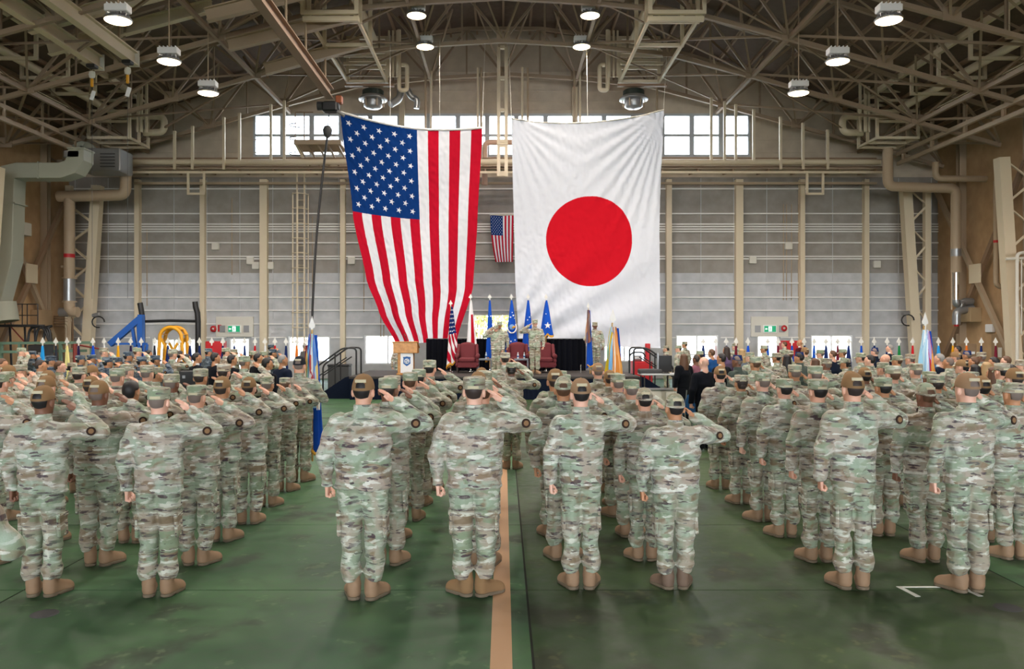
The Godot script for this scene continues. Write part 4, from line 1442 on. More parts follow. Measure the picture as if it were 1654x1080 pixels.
func staff_flag(label: String, base: Vector3, h: float, len: float, bottom: float, cm: Material, slant: float, s: int, o := {}) -> Node3D:
	var t := thing(o.get("called", "staff_flag"), label, "flag", base, 0.0, o.get("group", ""))
	var k := 0.014
	part("staff", tubed([Vector3(0, 0.01, 0), Vector3(0, h - 0.2, 0)], k, 8), M[o.get("pole", "wood_pole")], t)
	part("finial", G.finial, M[o.get("tip", "finial")], t, Transform3D(Basis.from_scale(Vector3.ONE * o.get("tip_size", 1.0)), Vector3(0, h - 0.2, 0)))
	var off := Vector3(slant * bottom * 0.2, h - 0.24, 0)
	var c := part("flag_cloth", furled_mesh(len, 0.025, bottom, slant, s), cm, t, at(off))
	if o.get("fringe", false):
		var f := furled_mesh(len, 0.025, bottom, slant, s)
		var fm := MB.new()
		var rows := [[], [], []]
		var v: PackedVector3Array = f.surface_get_arrays(0)[Mesh.ARRAY_VERTEX]
		for q in 36:   # the last ring of the cloth
			var p := v[(13 * 36 + q) * 6 + 1]
			rows[0].append(p + Vector3(0, 0.035, 0) + Vector3(p.x, 0, p.z).normalized() * 0.006)
			rows[1].append(p + Vector3(p.x, 0, p.z).normalized() * 0.01)
			rows[2].append(p + Vector3(0, -0.045, 0) + Vector3(p.x, 0, p.z).normalized() * 0.004)
		fm.grid(rows, true)
		part("fringe", fm.done(), mat("gold_fringe", hexc("d39a2c"), 0.7), c)
	if o.get("stand", true):
		var m := MB.new()
		m.lathe([Vector2(0.13, 0.0), Vector2(0.13, 0.015), Vector2(0.06, 0.035), Vector2(0.03, 0.06), Vector2(0.022, 0.14), Vector2(0.016, 0.14)], 18)
		if not G.has("flag_base"):
			G.flag_base = m.done()
		part("floor_stand", G.flag_base, M[o.get("stand_mat", "chrome")], t)
	return t

func ribbon_flag(label: String, top: Vector3, foot: Vector3, cols: Array, rib_len: float, cloth_len: float, s: int, spread := 1.0) -> Node3D:
	var t := thing("streamer_guidon", label, "flag", foot, 0.0)
	var v := top - foot
	part("staff", tubed([Vector3.ZERO, v - v.normalized() * 0.2], 0.015, 8), M.wood_pole, t)
	part("finial", G.finial, M.finial, t, Transform3D(Basis.from_scale(Vector3(0.72, 1.15, 1.0)), v - Vector3(0, 0.22, 0)))
	var head := v - Vector3(0, 0.26, 0)
	var c := part("flag_cloth", furled_mesh(cloth_len, 0.03, 0.1, 0.6, s), cloth("guidon_blue", hexc("1a4aa8")), t, at(head + Vector3(0.05 * spread, -0.02, 0)))
	var r2 := RandomNumberGenerator.new()
	r2.seed = s
	for i in cols.size():
		var a := PI * (i + 0.5) / cols.size()
		var m := MB.new()
		var rows := []
		var l := rib_len * r2.randf_range(0.82, 1.0)
		var ph := r2.randf() * TAU
		for k in 14:
			var f := k / 13.0
			var r := (0.02 + 0.105 * pow(f, 0.75)) * spread
			var ctr := Vector3(-cos(a) * r, -f * l, sin(a) * r * 0.8 + 0.03)
			ctr.x += 0.008 * sin(f * 9.0 + ph)
			var w := 0.034
			var n := Vector3(sin(a + 0.5 * sin(f * 4.0 + ph)), 0, cos(a + 0.5 * sin(f * 4.0 + ph)))
			rows.append([ctr - n * w, ctr + Vector3(0, 0, 0.004), ctr + n * w])
		m.grid(rows)
		part("streamer", m.done(), cloth("streamer_" + cols[i], hexc(cols[i])), t, at(head))
	var f := MB.new()
	f.tube([Vector3(-0.09, 0.02, 0.03), Vector3(0.0, -0.05, 0.09), Vector3(0.1, -0.02, 0.05), Vector3(0.15, 0.04, 0.0)], 0.025, 6)
	part("fringe", f.done(), mat("gold_fringe", hexc("d39a2c"), 0.7), c, at(Vector3(0.02, -cloth_len + 0.02, 0.0)))
	return t

func star_mesh(r: float) -> ArrayMesh:
	var m := MB.new()
	var p := star_points(Vector2.ZERO, r)
	for i in p.size():
		p[i].y = -p[i].y
	m.prism(p, 0.006)
	return m.done()

func stage() -> void:
	finial_mesh()
	var top := 0.76
	var st := thing("stage", "low black skirted stage with a dark carpeted top", "stage", Vector3(-0.28, 0, -28.0), 0.0)
	part("deck", boxed(Vector3(9.44, 0.1, 3.9), 0.02), M.stage_top, st, at(Vector3(0, top - 0.05, 0)))
	var rows := [[], []]
	for i in 260:
		var x := -4.7 + 9.4 * i / 259.0
		for r in 2:
			rows[r].append(Vector3(x, (top - 0.08) * (1 - r), 1.93 + 0.025 * sin(i * 1.35) * (0.4 + 0.6 * r)))
	var m := MB.new()
	m.grid(rows)
	for x in [-4.7, 4.7]:
		m.quad(Vector3(x, 0, 1.93), Vector3(x, top - 0.08, 1.93), Vector3(x, top - 0.08, -1.9), Vector3(x, 0, -1.9))
	part("skirt", m.done(), M.skirt, st)
	for x in [-4.3, -1.5, 1.5, 4.3]:
		for z in [-1.7, 1.5]:
			bar("leg", Vector3(x, 0, z), Vector3(x, top - 0.1, z), 0.06, 0.06, M.dark_gray, st)
	# drape behind
	var dr := thing("stage_drape", "black pleated drape along the back of the stage", "drape", Vector3(0.1, top, -29.75), 0.0)
	rows = []
	for r in 2:
		var row := []
		for i in 200:
			row.append(Vector3(-2.95 + 5.9 * i / 199.0, 1.17 - 1.17 * r, 0.06 * sin(i * 0.85) + 0.02 * sin(i * 2.3)))
		rows.append(row)
	m = MB.new()
	m.grid(rows)
	part("cloth", m.done(), M.drape, dr)
	bar("rail", Vector3(-2.95, 1.17, 0), Vector3(2.95, 1.17, 0), 0.04, 0.04, M.dark_gray, dr, "pipe")
	for x in [-2.9, 0.0, 2.9]:
		bar("post", Vector3(x, 0.0, -0.08), Vector3(x, 1.17, -0.08), 0.04, 0.04, M.dark_gray, dr, "pipe")
	# steps with handrails
	for s in [-1.0, 1.0]:
		var sx := -5.05 if s < 0 else 4.5
		var side := "left" if s < 0 else "right"
		var t := thing("stage_steps", "steps with black handrails and skirt at the %s end of the stage" % side, "steps", Vector3(sx, 0, -27.0), 0.0)
		for k in 3:
			part("tread", boxed(Vector3(0.32, 0.05, 1.0), 0.01), M.stage_top, t, at(Vector3(s * (0.2 + k * 0.3), 0.57 - k * 0.19, 0)))
		m = MB.new()
		m.prism(PackedVector2Array([Vector2(0, 0), Vector2(0, 0.74), Vector2(s * 0.15, 0.7), Vector2(s * 1.15, 0.04), Vector2(s * 1.15, 0)] if s > 0 else [Vector2(0, 0), Vector2(-1.15, 0), Vector2(-1.15, 0.04), Vector2(-0.15, 0.7), Vector2(0, 0.74)]), 0.03)
		part("side_skirt", m.done(), M.skirt, t, at(Vector3(0, 0, 0.52)))
		for z in [0.45, -0.45]:
			pass
			part("handrail", tubed(bent([Vector3(-s * 0.2, 0.78, z), Vector3(-s * 0.2, 1.66, z), Vector3(s * 0.25, 1.66, z), Vector3(s * 1.1, 1.05, z), Vector3(s * 1.1, 0.02, z)], 0.14), 0.03, 10), M.black_metal, t)
			part("mid_rail", tubed([Vector3(s * 0.12, 1.35, z), Vector3(s * 1.1, 0.7, z)], 0.02, 8), M.black_metal, t)
			part("post", tubed([Vector3(s * 0.5, 0.3, z), Vector3(s * 0.5, 1.46, z)], 0.024, 8), M.black_metal, t)
	# podium
	var p := P(656, 600, 27.0)
	var pod := thing("podium", "wooden podium with white panel and blue shield at the left end of the stage", "podium", Vector3(p.x, top, -27.0), 0.0)
	part("column", boxed(Vector3(0.52, 0.86, 0.4), 0.015), M.podium_wood, pod, at(Vector3(0.0, 0.46, 0)))
	m = MB.new()
	m.x = Transform3D(Basis(Vector3.UP, -PI / 2), Vector3(0.4, 0.72, 0))
	m.prism(PackedVector2Array([Vector2(-0.28, 0.02), Vector2(-0.22, 0), Vector2(0.22, 0), Vector2(0.28, 0.02), Vector2(0.28, 0.36), Vector2(-0.28, 0.16)]), 0.8)
	part("desk", m.done(), M.podium_wood, pod)
	m = MB.new()
	m.cbox(Vector3.ZERO, Vector3(0.86, 0.035, 0.64), 0.01)
	part("desk_top", m.done(), M.podium_wood, pod, Transform3D(Basis(Vector3.RIGHT, -0.33), Vector3(0, 1.0, 0)))
	part("plinth", boxed(Vector3(0.6, 0.05, 0.46), 0.01), M.podium_wood, pod, at(Vector3(0, 0.025, 0)))
	var pan := part("white_panel", boxed(Vector3(0.42, 0.66, 0.012)), M.white_paint, pod, at(Vector3(0.05, 0.4, 0.21)))
	m = MB.new()
	m.prism(PackedVector2Array([Vector2(-0.13, 0.14), Vector2(-0.06, 0.145), Vector2(0, 0.16), Vector2(0.06, 0.145), Vector2(0.13, 0.14), Vector2(0.115, 0.08), Vector2(0.12, -0.08), Vector2(0, -0.17), Vector2(-0.12, -0.08), Vector2(-0.115, 0.08)]), 0.008)
	part("shield", m.done(), mat("shield_blue", hexc("1b5a9c"), 0.5), pan, at(Vector3(0, 0.06, 0.006)))
	m = MB.new()
	m.x = Transform3D(Basis(Vector3.RIGHT, PI / 2), Vector3.ZERO)
	m.lathe([Vector2(0.088, 0), Vector2(0.088, 0.006), Vector2(0.001, 0.006)], 24)
	part("shield_disc", m.done(), mat("disc_gray", hexc("c8ccd2"), 0.5), pan, at(Vector3(0, 0.06, 0.014)))
	m = MB.new()
	for q in [[-0.03, 0.02, 0.05, 0.03], [0.03, -0.03, 0.045, 0.04], [-0.035, -0.04, 0.025, 0.03], [0.02, 0.045, 0.03, 0.02]]:
		m.box(Vector3(q[0], q[1], 0), Vector3(q[2], q[3], 0.004))
	part("shield_mark", m.done(), M.shield_blue, pan, at(Vector3(0, 0.06, 0.021)))
	part("microphone", tubed(bent([Vector3(0.0, 1.0, 0.05), Vector3(0.03, 1.18, 0.02), Vector3(-0.04, 1.3, -0.02)], 0.06), 0.012, 8), M.black_metal, pod)
	part("microphone_head", tubed([Vector3(-0.04, 1.3, -0.02), Vector3(-0.07, 1.36, -0.03)], 0.025, 8), M.rust_red, pod)
	# wing chairs and side tables
	for q in [[755, 28.3, "left of the pair of saluting officers"], [836, 28.6, "half hidden behind the pair of saluting officers"], [879, 28.4, "behind the lone saluting officer"]]:
		var c := P(q[0], 600, q[1])
		wing_chair(Vector3(c.x, top, -q[1]), "burgundy wing armchair on the stage %s" % q[2])
	for q in [[783, "left"], [842, "right"]]:
		var c := P(q[0], 600, 28.3)
		var t := thing("side_table", "grey square side table on the stage, %s one of two" % q[1], "table", Vector3(c.x, top, -28.3), 0.0)
		part("table_top", boxed(Vector3(0.5, 0.06, 0.5), 0.008), mat("table_gray", hexc("6f747c"), 0.5), t, at(Vector3(0, 0.47, 0)))
		for x in [-0.22, 0.22]:
			for z in [-0.22, 0.22]:
				part("leg", boxed(Vector3(0.06, 0.44, 0.06)), M.table_gray, t, at(Vector3(x, 0.22, z)))
		for k in ([0.05] if q[1] == "left" else [-0.12, 0.1]):
			var b := thing("water_bottle", "clear water bottle on the %s side table%s" % [q[1], "" if q[1] == "left" else (", its left one" if k < 0 else ", its right one")], "bottle", Vector3(c.x + k, top + 0.5, -28.2), 0.0)
			m = MB.new()
			m.lathe([Vector2(0.03, 0.0), Vector2(0.033, 0.01), Vector2(0.033, 0.13), Vector2(0.014, 0.19), Vector2(0.014, 0.2)], 14)
			part("bottle_body", m.done(), mat("bottle_clear", hexc("c9d4dd"), 0.2), b)
			m = MB.new()
			m.lathe([Vector2(0.016, 0.2), Vector2(0.016, 0.22), Vector2(0.001, 0.222)], 12)
			part("bottle_cap", m.done(), M.white_paint, b)
			m = MB.new()
			m.lathe([Vector2(0.034, 0.05), Vector2(0.034, 0.1)], 14)
			part("bottle_label", m.done(), M.shield_blue, b)
	# flags on the stage
	var im := Image.create(160, 160, false, Image.FORMAT_RGB8)
	for y in 160:
		for x in 160:
			var stripe := int(floor((x * 0.9 + y * 0.45) / 11.0)) % 2
			im.set_pixel(x, y, hexc("a8152c") if stripe == 0 else hexc("e2e0e2"))
	im.fill_rect(Rect2i(0, 0, 160, 78), hexc("15265c"))
	for y in 6:
		for x in 16:
			im.fill_rect(Rect2i(x * 10 + 5 * (y % 2), y * 12 + 8, 4, 4), hexc("eeeeee"))
	var usm := printed("us_print", im)
	im = Image.create(64, 64, false, Image.FORMAT_RGB8)
	im.fill(hexc("e6e4e6"))
	im.fill_rect(Rect2i(3, 18, 13, 42), hexc("b81428"))
	var jpm := printed("jp_print", im)
	var blue := cloth("flag_blue", hexc("1c4fb4"))
	for q in [[728, 28.7, 484, usm, 0.2, 2.0, 0.9, "stars and stripes on a staff left of the burgundy chair on the stage"], [760, 29.1, 474, jpm, 0.17, 1.85, 0.4, "white and red flag on a staff behind the left burgundy chair"],
			[791, 29.2, 474, blue, 0.14, 2.15, 0.1, "blue flag on a staff with one star, left of the saluting pair"], [826, 29.4, 474, blue, 0.24, 2.15, 0.2, "blue flag on a staff with a round emblem, right of the saluting pair"],
			[853, 29.4, 474, blue, 0.2, 1.95, 0.1, "blue flag on a staff with three stars behind the lone officer"], [882, 29.35, 474, blue, 0.22, 1.3, 0.35, "blue flag on a staff with one large white star, rightmost on the stage"]]:
		var f := P(q[0], q[2], q[1])
		var t := staff_flag(q[7], Vector3(f.x, top, -q[1]), f.y - top, q[5], q[4], q[3], q[6], int(q[0]), {"called": "stage_flag", "fringe": true})
		var h: float = f.y - top - 0.24
		var deco := []
		if q[0] == 791:
			deco = [[0.0, 0.58, 0.035]]
		elif q[0] == 826:
			deco = [[-0.06, 0.62, 0.04], [0.04, 0.56, 0.04], [0.0, 0.45, 0.03], [0.08, 0.66, 0.03], [-0.05, 1.5, 0.04], [0.1, 1.45, 0.04]]
			m = MB.new()
			for k in 14:
				var a0 := PI * 0.95 + k * PI * 0.09
				var a1 := a0 + PI * 0.09
				m.tube([Vector3(cos(a0) * 0.16, sin(a0) * 0.2, 0), Vector3(cos(a1) * 0.16, sin(a1) * 0.2, 0)], 0.028, 6)
			part("emblem_wreath", m.done(), M.white_paint, t, at(Vector3(0.02, h - 1.0, 0.17)))
			m = MB.new()
			m.x = Transform3D(Basis(Vector3.RIGHT, PI / 2), Vector3.ZERO)
			m.lathe([Vector2(0.1, 0), Vector2(0.1, 0.015), Vector2(0.07, 0.025), Vector2(0.001, 0.025)], 18, 1.0, 1.0)
			part("emblem_globe", m.done(), mat("emblem_blue", hexc("6c93c4"), 0.7), t, at(Vector3(0.02, h - 0.98, 0.15)))
			m = MB.new()
			m.x = Transform3D(Basis(Vector3.BACK, 0.3), Vector3.ZERO)
			m.lathe([Vector2(0.001, -0.04), Vector2(0.05, -0.02), Vector2(0.055, 0.01), Vector2(0.001, 0.04)], 12, 1.4, 0.4)
			part("emblem_gold", m.done(), M.gold_fringe, t, at(Vector3(0.09, h - 0.98, 0.19)))
		elif q[0] == 853:
			deco = [[-0.05, 0.72, 0.035], [0.02, 0.62, 0.035], [0.08, 0.55, 0.035]]
		elif q[0] == 882:
			deco = [[0.02, 0.92, 0.13], [-0.04, 0.5, 0.03]]
		for e in deco:
			var z: float = 0.02 + q[4] * 1.05 * pow(e[1] / q[5], 0.85) * 0.9
			part("star", star_mesh(e[2]), M.white_paint, t, at(Vector3(e[0] + 0.03, h - e[1], z)))
	# standing guidon on the stage
	var g := P(950, 488, 27.6)
	ribbon_flag("streamer laden blue guidon held on the right end of the stage", g, Vector3(P(953, 600, 27.6).x, top, -27.6), ["8a6a5a", "b58a6a", "5d5a70", "7a4a44", "a07a60", "8c8c9a", "6a5550"], 1.15, 1.9, 21, 0.75)
	solo("flag_socket", tubed([Vector3(0, 0, 0), Vector3(0, 0.32, 0)], 0.022, 10), M.chrome, "short chrome flag socket standing empty on the stage left of the guidon holder", "stand", at(Vector3(P(938, 600, 27.4).x, top, -27.4)))

func wing_chair(pos: Vector3, label: String) -> void:
	var t := thing("wing_chair", label, "armchair", pos, 0.0, "burgundy chairs on the stage")
	if not G.has("wc_back"):
		var f := Field.new(Vector3(-0.4, 0.35, -0.42), Vector3(0.4, 1.12, 0.05), 0.022)
		f.cap(Vector3(-0.2, 0.5, -0.28), Vector3(-0.2, 0.94, -0.34), 0.09, 0.09, 0.05)
		f.cap(Vector3(0.2, 0.5, -0.28), Vector3(0.2, 0.94, -0.34), 0.09, 0.09, 0.05)
		f.cap(Vector3(0.0, 0.5, -0.28), Vector3(0.0, 0.98, -0.34), 0.1, 0.09, 0.08)
		f.cap(Vector3(-0.1, 0.5, -0.28), Vector3(-0.1, 0.96, -0.34), 0.1, 0.09, 0.08)
		f.cap(Vector3(0.1, 0.5, -0.28), Vector3(0.1, 0.96, -0.34), 0.1, 0.09, 0.08)
		G.wc_back = netmesh(f.nets())
		for s in [-1.0, 1.0]:
			f = Field.new(Vector3(s * 0.34 - 0.13, 0.3, -0.42), Vector3(s * 0.34 + 0.13, 1.05, 0.42), 0.022)
			f.cap(Vector3(s * 0.32, 0.95, -0.3), Vector3(s * 0.34, 0.62, -0.12), 0.06, 0.05, 0.06)
			f.cap(Vector3(s * 0.33, 0.8, -0.3), Vector3(s * 0.34, 0.6, -0.2), 0.06, 0.06, 0.06)
			G["wc_wing%d" % s] = netmesh(f.nets())
			f = Field.new(Vector3(s * 0.36 - 0.13, 0.14, -0.4), Vector3(s * 0.36 + 0.13, 0.75, 0.45), 0.022)
			f.cap(Vector3(s * 0.36, 0.6, -0.25), Vector3(s * 0.36, 0.58, 0.3), 0.075, 0.085, 0.03)
			f.cap(Vector3(s * 0.36, 0.42, -0.25), Vector3(s * 0.36, 0.42, 0.3), 0.06, 0.06, 0.08)
			f.cap(Vector3(s * 0.36, 0.28, -0.25), Vector3(s * 0.36, 0.28, 0.3), 0.06, 0.06, 0.08)
			G["wc_arm%d" % s] = netmesh(f.nets())
	part("backrest", G.wc_back, M.burgundy, t)
	for s in [-1, 1]:
		part("wing", G["wc_wing%d" % s], M.burgundy, t)
		part("armrest", G["wc_arm%d" % s], M.burgundy, t)
	part("seat_cushion", boxed(Vector3(0.6, 0.17, 0.62), 0.05), M.burgundy, t, at(Vector3(0, 0.45, 0.04)))
	part("seat_frame", boxed(Vector3(0.78, 0.2, 0.62), 0.03), M.burgundy, t, at(Vector3(0, 0.28, 0.02)))
	for x in [-0.34, 0.34]:
		for z in [-0.26, 0.3]:
			part("leg", tubed([Vector3(x, 0.2, z), Vector3(x, 0.0, z)], 0.03, 8), M.hair_dark, t)

# ---------------------------------------------------------------- equipment along the walls
func equipment() -> void:
	var d := 31.0
	var t := thing("engine_crane", "blue triangular lifting frame standing near the left of the end wall", "crane", P(210, 575, d), 0.0)
	var o := t.position
	o.y = 0.0
	t.position.y = 0.0
	var B: Material = M.blue_paint
	bar("boom", P(178, 556, d) - o, P(229, 512, d) - o, 0.2, 0.22, B, t, "bar")
	bar("mast", P(228, 508, d) - o, Vector3(P(228, 508, d).x - o.x, 0.05, 0), 0.18, 0.24, B, t, "bar")
	bar("mast", P(223, 520, d) - o, Vector3(P(223, 520, d).x - o.x, 0.05, -0.3), 0.1, 0.1, B, t, "bar")
	bar("strut", P(214, 528, d) - o, P(219, 560, d) - o, 0.1, 0.12, B, t, "bar")
	bar("cross_bar", P(187, 555, d) - o, P(238, 555, d) - o, 0.08, 0.08, B, t, "bar")
	bar("rail", P(232, 556, d) - o, Vector3(P(232, 556, d).x - o.x, 0.05, 0.3), 0.08, 0.08, B, t, "bar")
	bar("rail", P(238, 556, d) - o, Vector3(P(238, 556, d).x - o.x, 0.05, 0.3), 0.08, 0.08, B, t, "bar")
	bar("foot_beam", Vector3(-0.9, 0.06, 0.35), Vector3(1.0, 0.06, 0.35), 0.12, 0.12, B, t, "bar")
	bar("foot_beam", Vector3(-0.9, 0.06, -0.35), Vector3(1.0, 0.06, -0.35), 0.12, 0.12, B, t, "bar")
	t = thing("ring_stand", "yellow double ring engine stand between the blue crane and the left door", "stand", Vector3(P(280, 560, 30.0).x, 0, -30.0), 0.0)
	for z in [-0.25, 0.25]:
		var pts := []
		for k in 17:
			var a := PI * k / 16.0
			pts.append(Vector3(-cos(a) * 0.4, 1.98 + sin(a) * 0.38, z))
		pts.push_front(Vector3(-0.52, 0.05, z))
		pts.append(Vector3(0.52, 0.05, z))
		part("ring", tubed(pts, 0.07, 8), M.yellow_paint, t)
		bar("brace", Vector3(-0.35, 1.95, z), Vector3(0.02, 1.25, z), 0.08, 0.08, M.yellow_paint, t)
		bar("brace", Vector3(0.35, 1.95, z), Vector3(-0.02, 1.25, z), 0.08, 0.08, M.yellow_paint, t)
	for k in 5:
		var a := PI * (k + 0.5) / 5.0
		bar("tie", Vector3(-cos(a) * 0.4, 1.98 + sin(a) * 0.38, -0.25), Vector3(-cos(a) * 0.4, 1.98 + sin(a) * 0.38, 0.25), 0.16, 0.03, M.yellow_paint, t)
	t = thing("padded_frame", "black padded frame of two curved uprights and a cross bar", "frame", Vector3(P(272, 560, 33.0).x, 0, -33.0), 0.0)
	o = t.position
	d = 33.0
	part("upright", tubed([P(226, 489, d) - o, P(228, 500, d) - o, P(230, 512, d) - o, Vector3(P(231, 540, d).x - o.x, 0.0, 0)], 0.11, 10), M.black_metal, t)
	part("upright", tubed([P(315, 487, d) - o, P(316, 496, d) - o, P(319, 505, d) - o, P(320, 520, d) - o, Vector3(P(320, 540, d).x - o.x, 0.0, 0)], 0.11, 10), M.black_metal, t)
	part("cross_bar", tubed([P(230, 519, d) - o, P(275, 517.5, d) - o, P(320, 518.5, d) - o], 0.055, 8), M.black_metal, t)
	for q in [[349, 559, 32.0, "left", 0.68, 0.42], [1274, 559, 34.0, "right", 0.66, 0.45]]:
		var c := P(q[0], q[1], q[2])
		t = thing("red_cabinet", "red metal cabinet against the end wall near the %s exit sign" % q[3], "cabinet", Vector3(c.x, 0, -q[2]), 0.0)
		part("body", boxed(Vector3(q[4], 1.8, 0.5), 0.02), M.red_paint, t, at(Vector3(0, 0.92, 0)))
		for k in 4:
			part("drawer", boxed(Vector3(q[4] - 0.08, 0.36, 0.03), 0.008), M.red_paint, t, at(Vector3(0, 0.28 + k * 0.42, 0.26)))
	# left corner: black service stand, green rails, black chest, red pump
	d = 32.0
	t = thing("service_stand", "black maintenance stand with railings in the far left corner", "stand", Vector3(P(35, 560, d).x, 0, -d), 0.0)
	o = t.position
	part("deck", boxed(Vector3(1.3, 0.1, 1.0), 0.01), M.black_metal, t, at(Vector3(0, P(35, 526, d).y, 0)))
	for x in [8, 18, 36, 44, 61]:
		bar("rail_post", P(x, 491, d) - o, P(x, 526, d) - o, 0.04, 0.04, M.black_metal, t, "pipe")
	for y in [491, 509]:
		bar("handrail", P(8, y, d) - o, P(61, y, d) - o, 0.035, 0.035, M.black_metal, t, "pipe")
	for x in [16, 40, 56]:
		bar("leg", P(x, 527, d) - o, Vector3(P(x + 4, 527, d).x - o.x, 0, 0), 0.06, 0.06, M.black_metal, t)
	bar("brace", P(18, 528, d) - o, P(40, 552, d) - o, 0.04, 0.04, M.rust_red, t)
	for k in 3:
		part("hose", tubed(bent([P(45 + k * 12, 552, d) - o, P(48 + k * 13, 528, d) - o, P(70 + k * 5, 527, d) - o, P(80 + k, 552, d) - o], 0.25), 0.05, 8), M.black_metal, t)
	t = thing("green_stand", "low pale green steel stand in front of the left corner", "stand", Vector3(P(70, 560, 30.5).x, 0, -30.5), 0.0)
	o = t.position
	for q in [[0, 554, 150, 553, 0.1], [2, 568, 34, 568, 0.16], [60, 567, 140, 566, 0.06]]:
		bar("beam", P(q[0], q[1], 30.5) - o, P(q[2], q[3], 30.5) - o, q[4], 0.1, M.green_paint, t)
	for x in [2, 32, 98, 148]:
		bar("leg", P(x, 554, 30.5) - o, Vector3(P(x, 554, 30.5).x - o.x, 0, 0), 0.1, 0.1, M.green_paint, t)
	t = thing("black_chest", "black chest on castors among the flags at far left", "chest", Vector3(P(66, 565, 29.5).x, 0, -29.5), 0.0)
	part("body", boxed(Vector3(0.64, 1.65, 0.6), 0.03), M.black_metal, t, at(Vector3(0, 0.9, 0)))
	part("latch", boxed(Vector3(0.08, 0.2, 0.03)), M.galvanised, t, at(Vector3(0.12, 1.35, 0.31)))
	for x in [-0.25, 0.25]:
		part("castor", tubed([Vector3(x - 0.03, 0.05, 0.2), Vector3(x + 0.03, 0.05, 0.2)], 0.05, 12), M.dark_gray, t)
	t = thing("red_jack", "dark red wheeled jack with a long handle behind the left flags", "jack", Vector3(P(122, 560, 29.8).x, 0, -29.8), 0.0)
	o = t.position
	bar("handle", P(120, 556, 29.8) - o, P(160, 563, 29.8) - o, 0.06, 0.06, M.rust_red, t, "pipe")
	bar("column", P(121, 555, 29.8) - o, Vector3(0, 0.05, 0), 0.14, 0.14, M.rust_red, t, "pipe")
	part("base", boxed(Vector3(0.7, 0.12, 0.4), 0.03), M.rust_red, t, at(Vector3(0.1, 0.1, 0)))
	solo("wall_cabinet", boxed(Vector3(1.0, 0.9, 0.4), 0.02), mat("cabinet_tan", hexc("a08565"), 0.7), "tan wall cabinet on the left side wall behind the brace", "cabinet", Transform3D(Basis(Vector3.UP, PI / 2), Vector3(-HALF + 0.2, P(72, 517, 35).y, -35.2)))
	# right: stacked cartons, tool cart, table, screens
	t = thing("brown_cabinet", "brown cabinet with a white label at the right side wall", "cabinet", Vector3(P(1562, 560, 32.5).x, 0, -32.5), 0.0)
	part("body", boxed(Vector3(0.5, 1.72, 0.5), 0.02), mat("carton", hexc("8b7156"), 0.8), t, at(Vector3(0, 0.86, 0)))
	part("door_panel", boxed(Vector3(0.2, 1.5, 0.02)), M.carton, t, at(Vector3(-0.12, 0.86, 0.26)))
	part("label_plate", boxed(Vector3(0.13, 0.1, 0.012)), M.white_paint, t, at(Vector3(0.1, 1.35, 0.255)))
	t = thing("tool_cart", "red tool cart with a black and silver top right of the stage", "cart", Vector3(P(1034, 600, 30.5).x, 0, -30.5), 0.0)
	part("body", boxed(Vector3(0.75, 0.95, 0.5), 0.02), M.red_paint, t, at(Vector3(0.05, 0.6, 0)))
	for k in 3:
		part("drawer", boxed(Vector3(0.66, 0.24, 0.02)), M.red_paint, t, at(Vector3(0.05, 0.28 + k * 0.28, 0.26)))
	for x in [-0.25, 0.35]:
		part("castor", tubed([Vector3(x - 0.03, 0.06, 0.1), Vector3(x + 0.03, 0.06, 0.1)], 0.06, 12), M.black_metal, t)
	part("tool_handle", tubed(bent([Vector3(-0.42, 1.25, 0), Vector3(-0.3, 1.42, 0), Vector3(0.12, 1.42, 0), Vector3(0.2, 1.25, 0)], 0.12), 0.03, 8), M.black_metal, t)
	part("motor", tubed([Vector3(-0.25, 1.18, 0), Vector3(0.05, 1.18, 0)], 0.12, 14), M.galvanised, t)
	part("pillar", boxed(Vector3(0.18, 0.8, 0.18), 0.02), M.red_paint, t, at(Vector3(0.3, 1.35, -0.1)))
	t = thing("folding_table", "long grey folding table right of the stage steps", "table", Vector3(P(1083, 600, 24.7).x, 0, -24.7), 0.0)
	part("table_top", boxed(Vector3(1.9, 0.05, 0.75), 0.01), mat("table_white", hexc("b9bcc0"), 0.5), t, at(Vector3(0, 0.9, 0)))
	for x in [-0.85, 0.85]:
		for z in [-0.3, 0.3]:
			part("leg", tubed([Vector3(x, 0.88, z), Vector3(x, 0, z)], 0.018, 8), M.dark_gray, t)
	t = thing("monitor", "dark monitor on the grey table right of the stage", "monitor", Vector3(P(1074, 580, 24.6).x, 0.925, -24.6), 0.0)
	part("casing", boxed(Vector3(0.42, 0.5, 0.06), 0.01), M.black_metal, t, at(Vector3(0, 0.3, 0)))
	part("bezel", boxed(Vector3(0.06, 0.62, 0.08), 0.01), M.galvanised, t, at(Vector3(0.02 - 0.24, 0.32, 0)))
	part("foot", boxed(Vector3(0.26, 0.03, 0.2), 0.01), M.black_metal, t, at(Vector3(0, 0.016, 0)))
	solo("mixing_desk", boxed(Vector3(0.7, 0.14, 0.4), 0.03), M.dark_gray, "dark mixing desk on the grey table right of the stage", "mixing desk", at(Vector3(P(1060, 590, 24.7).x - 0.2, 0.99, -24.7)))
	for q in [[1050, "left"], [1078, "right"]]:
		t = thing("storage_bin", "pale storage bin under the grey table, %s one" % q[1], "bin", Vector3(P(q[0], 620, 24.6).x + 0.1, 0, -24.6), 0.0)
		part("body", boxed(Vector3(0.75, 0.42, 0.5), 0.03), M.off_white, t, at(Vector3(0, 0.21, 0)))
		part("lid", boxed(Vector3(0.8, 0.05, 0.55), 0.02), M.galvanised, t, at(Vector3(0, 0.445, 0)))
	t = thing("music_stand", "black music stand left of the stage steps", "stand", Vector3(P(537, 590, 28.5).x - 0.9, 0, -28.5), 0.0)
	part("pole", tubed([Vector3(0, 0.02, 0), Vector3(0, 1.25, 0)], 0.018, 8), M.black_metal, t)
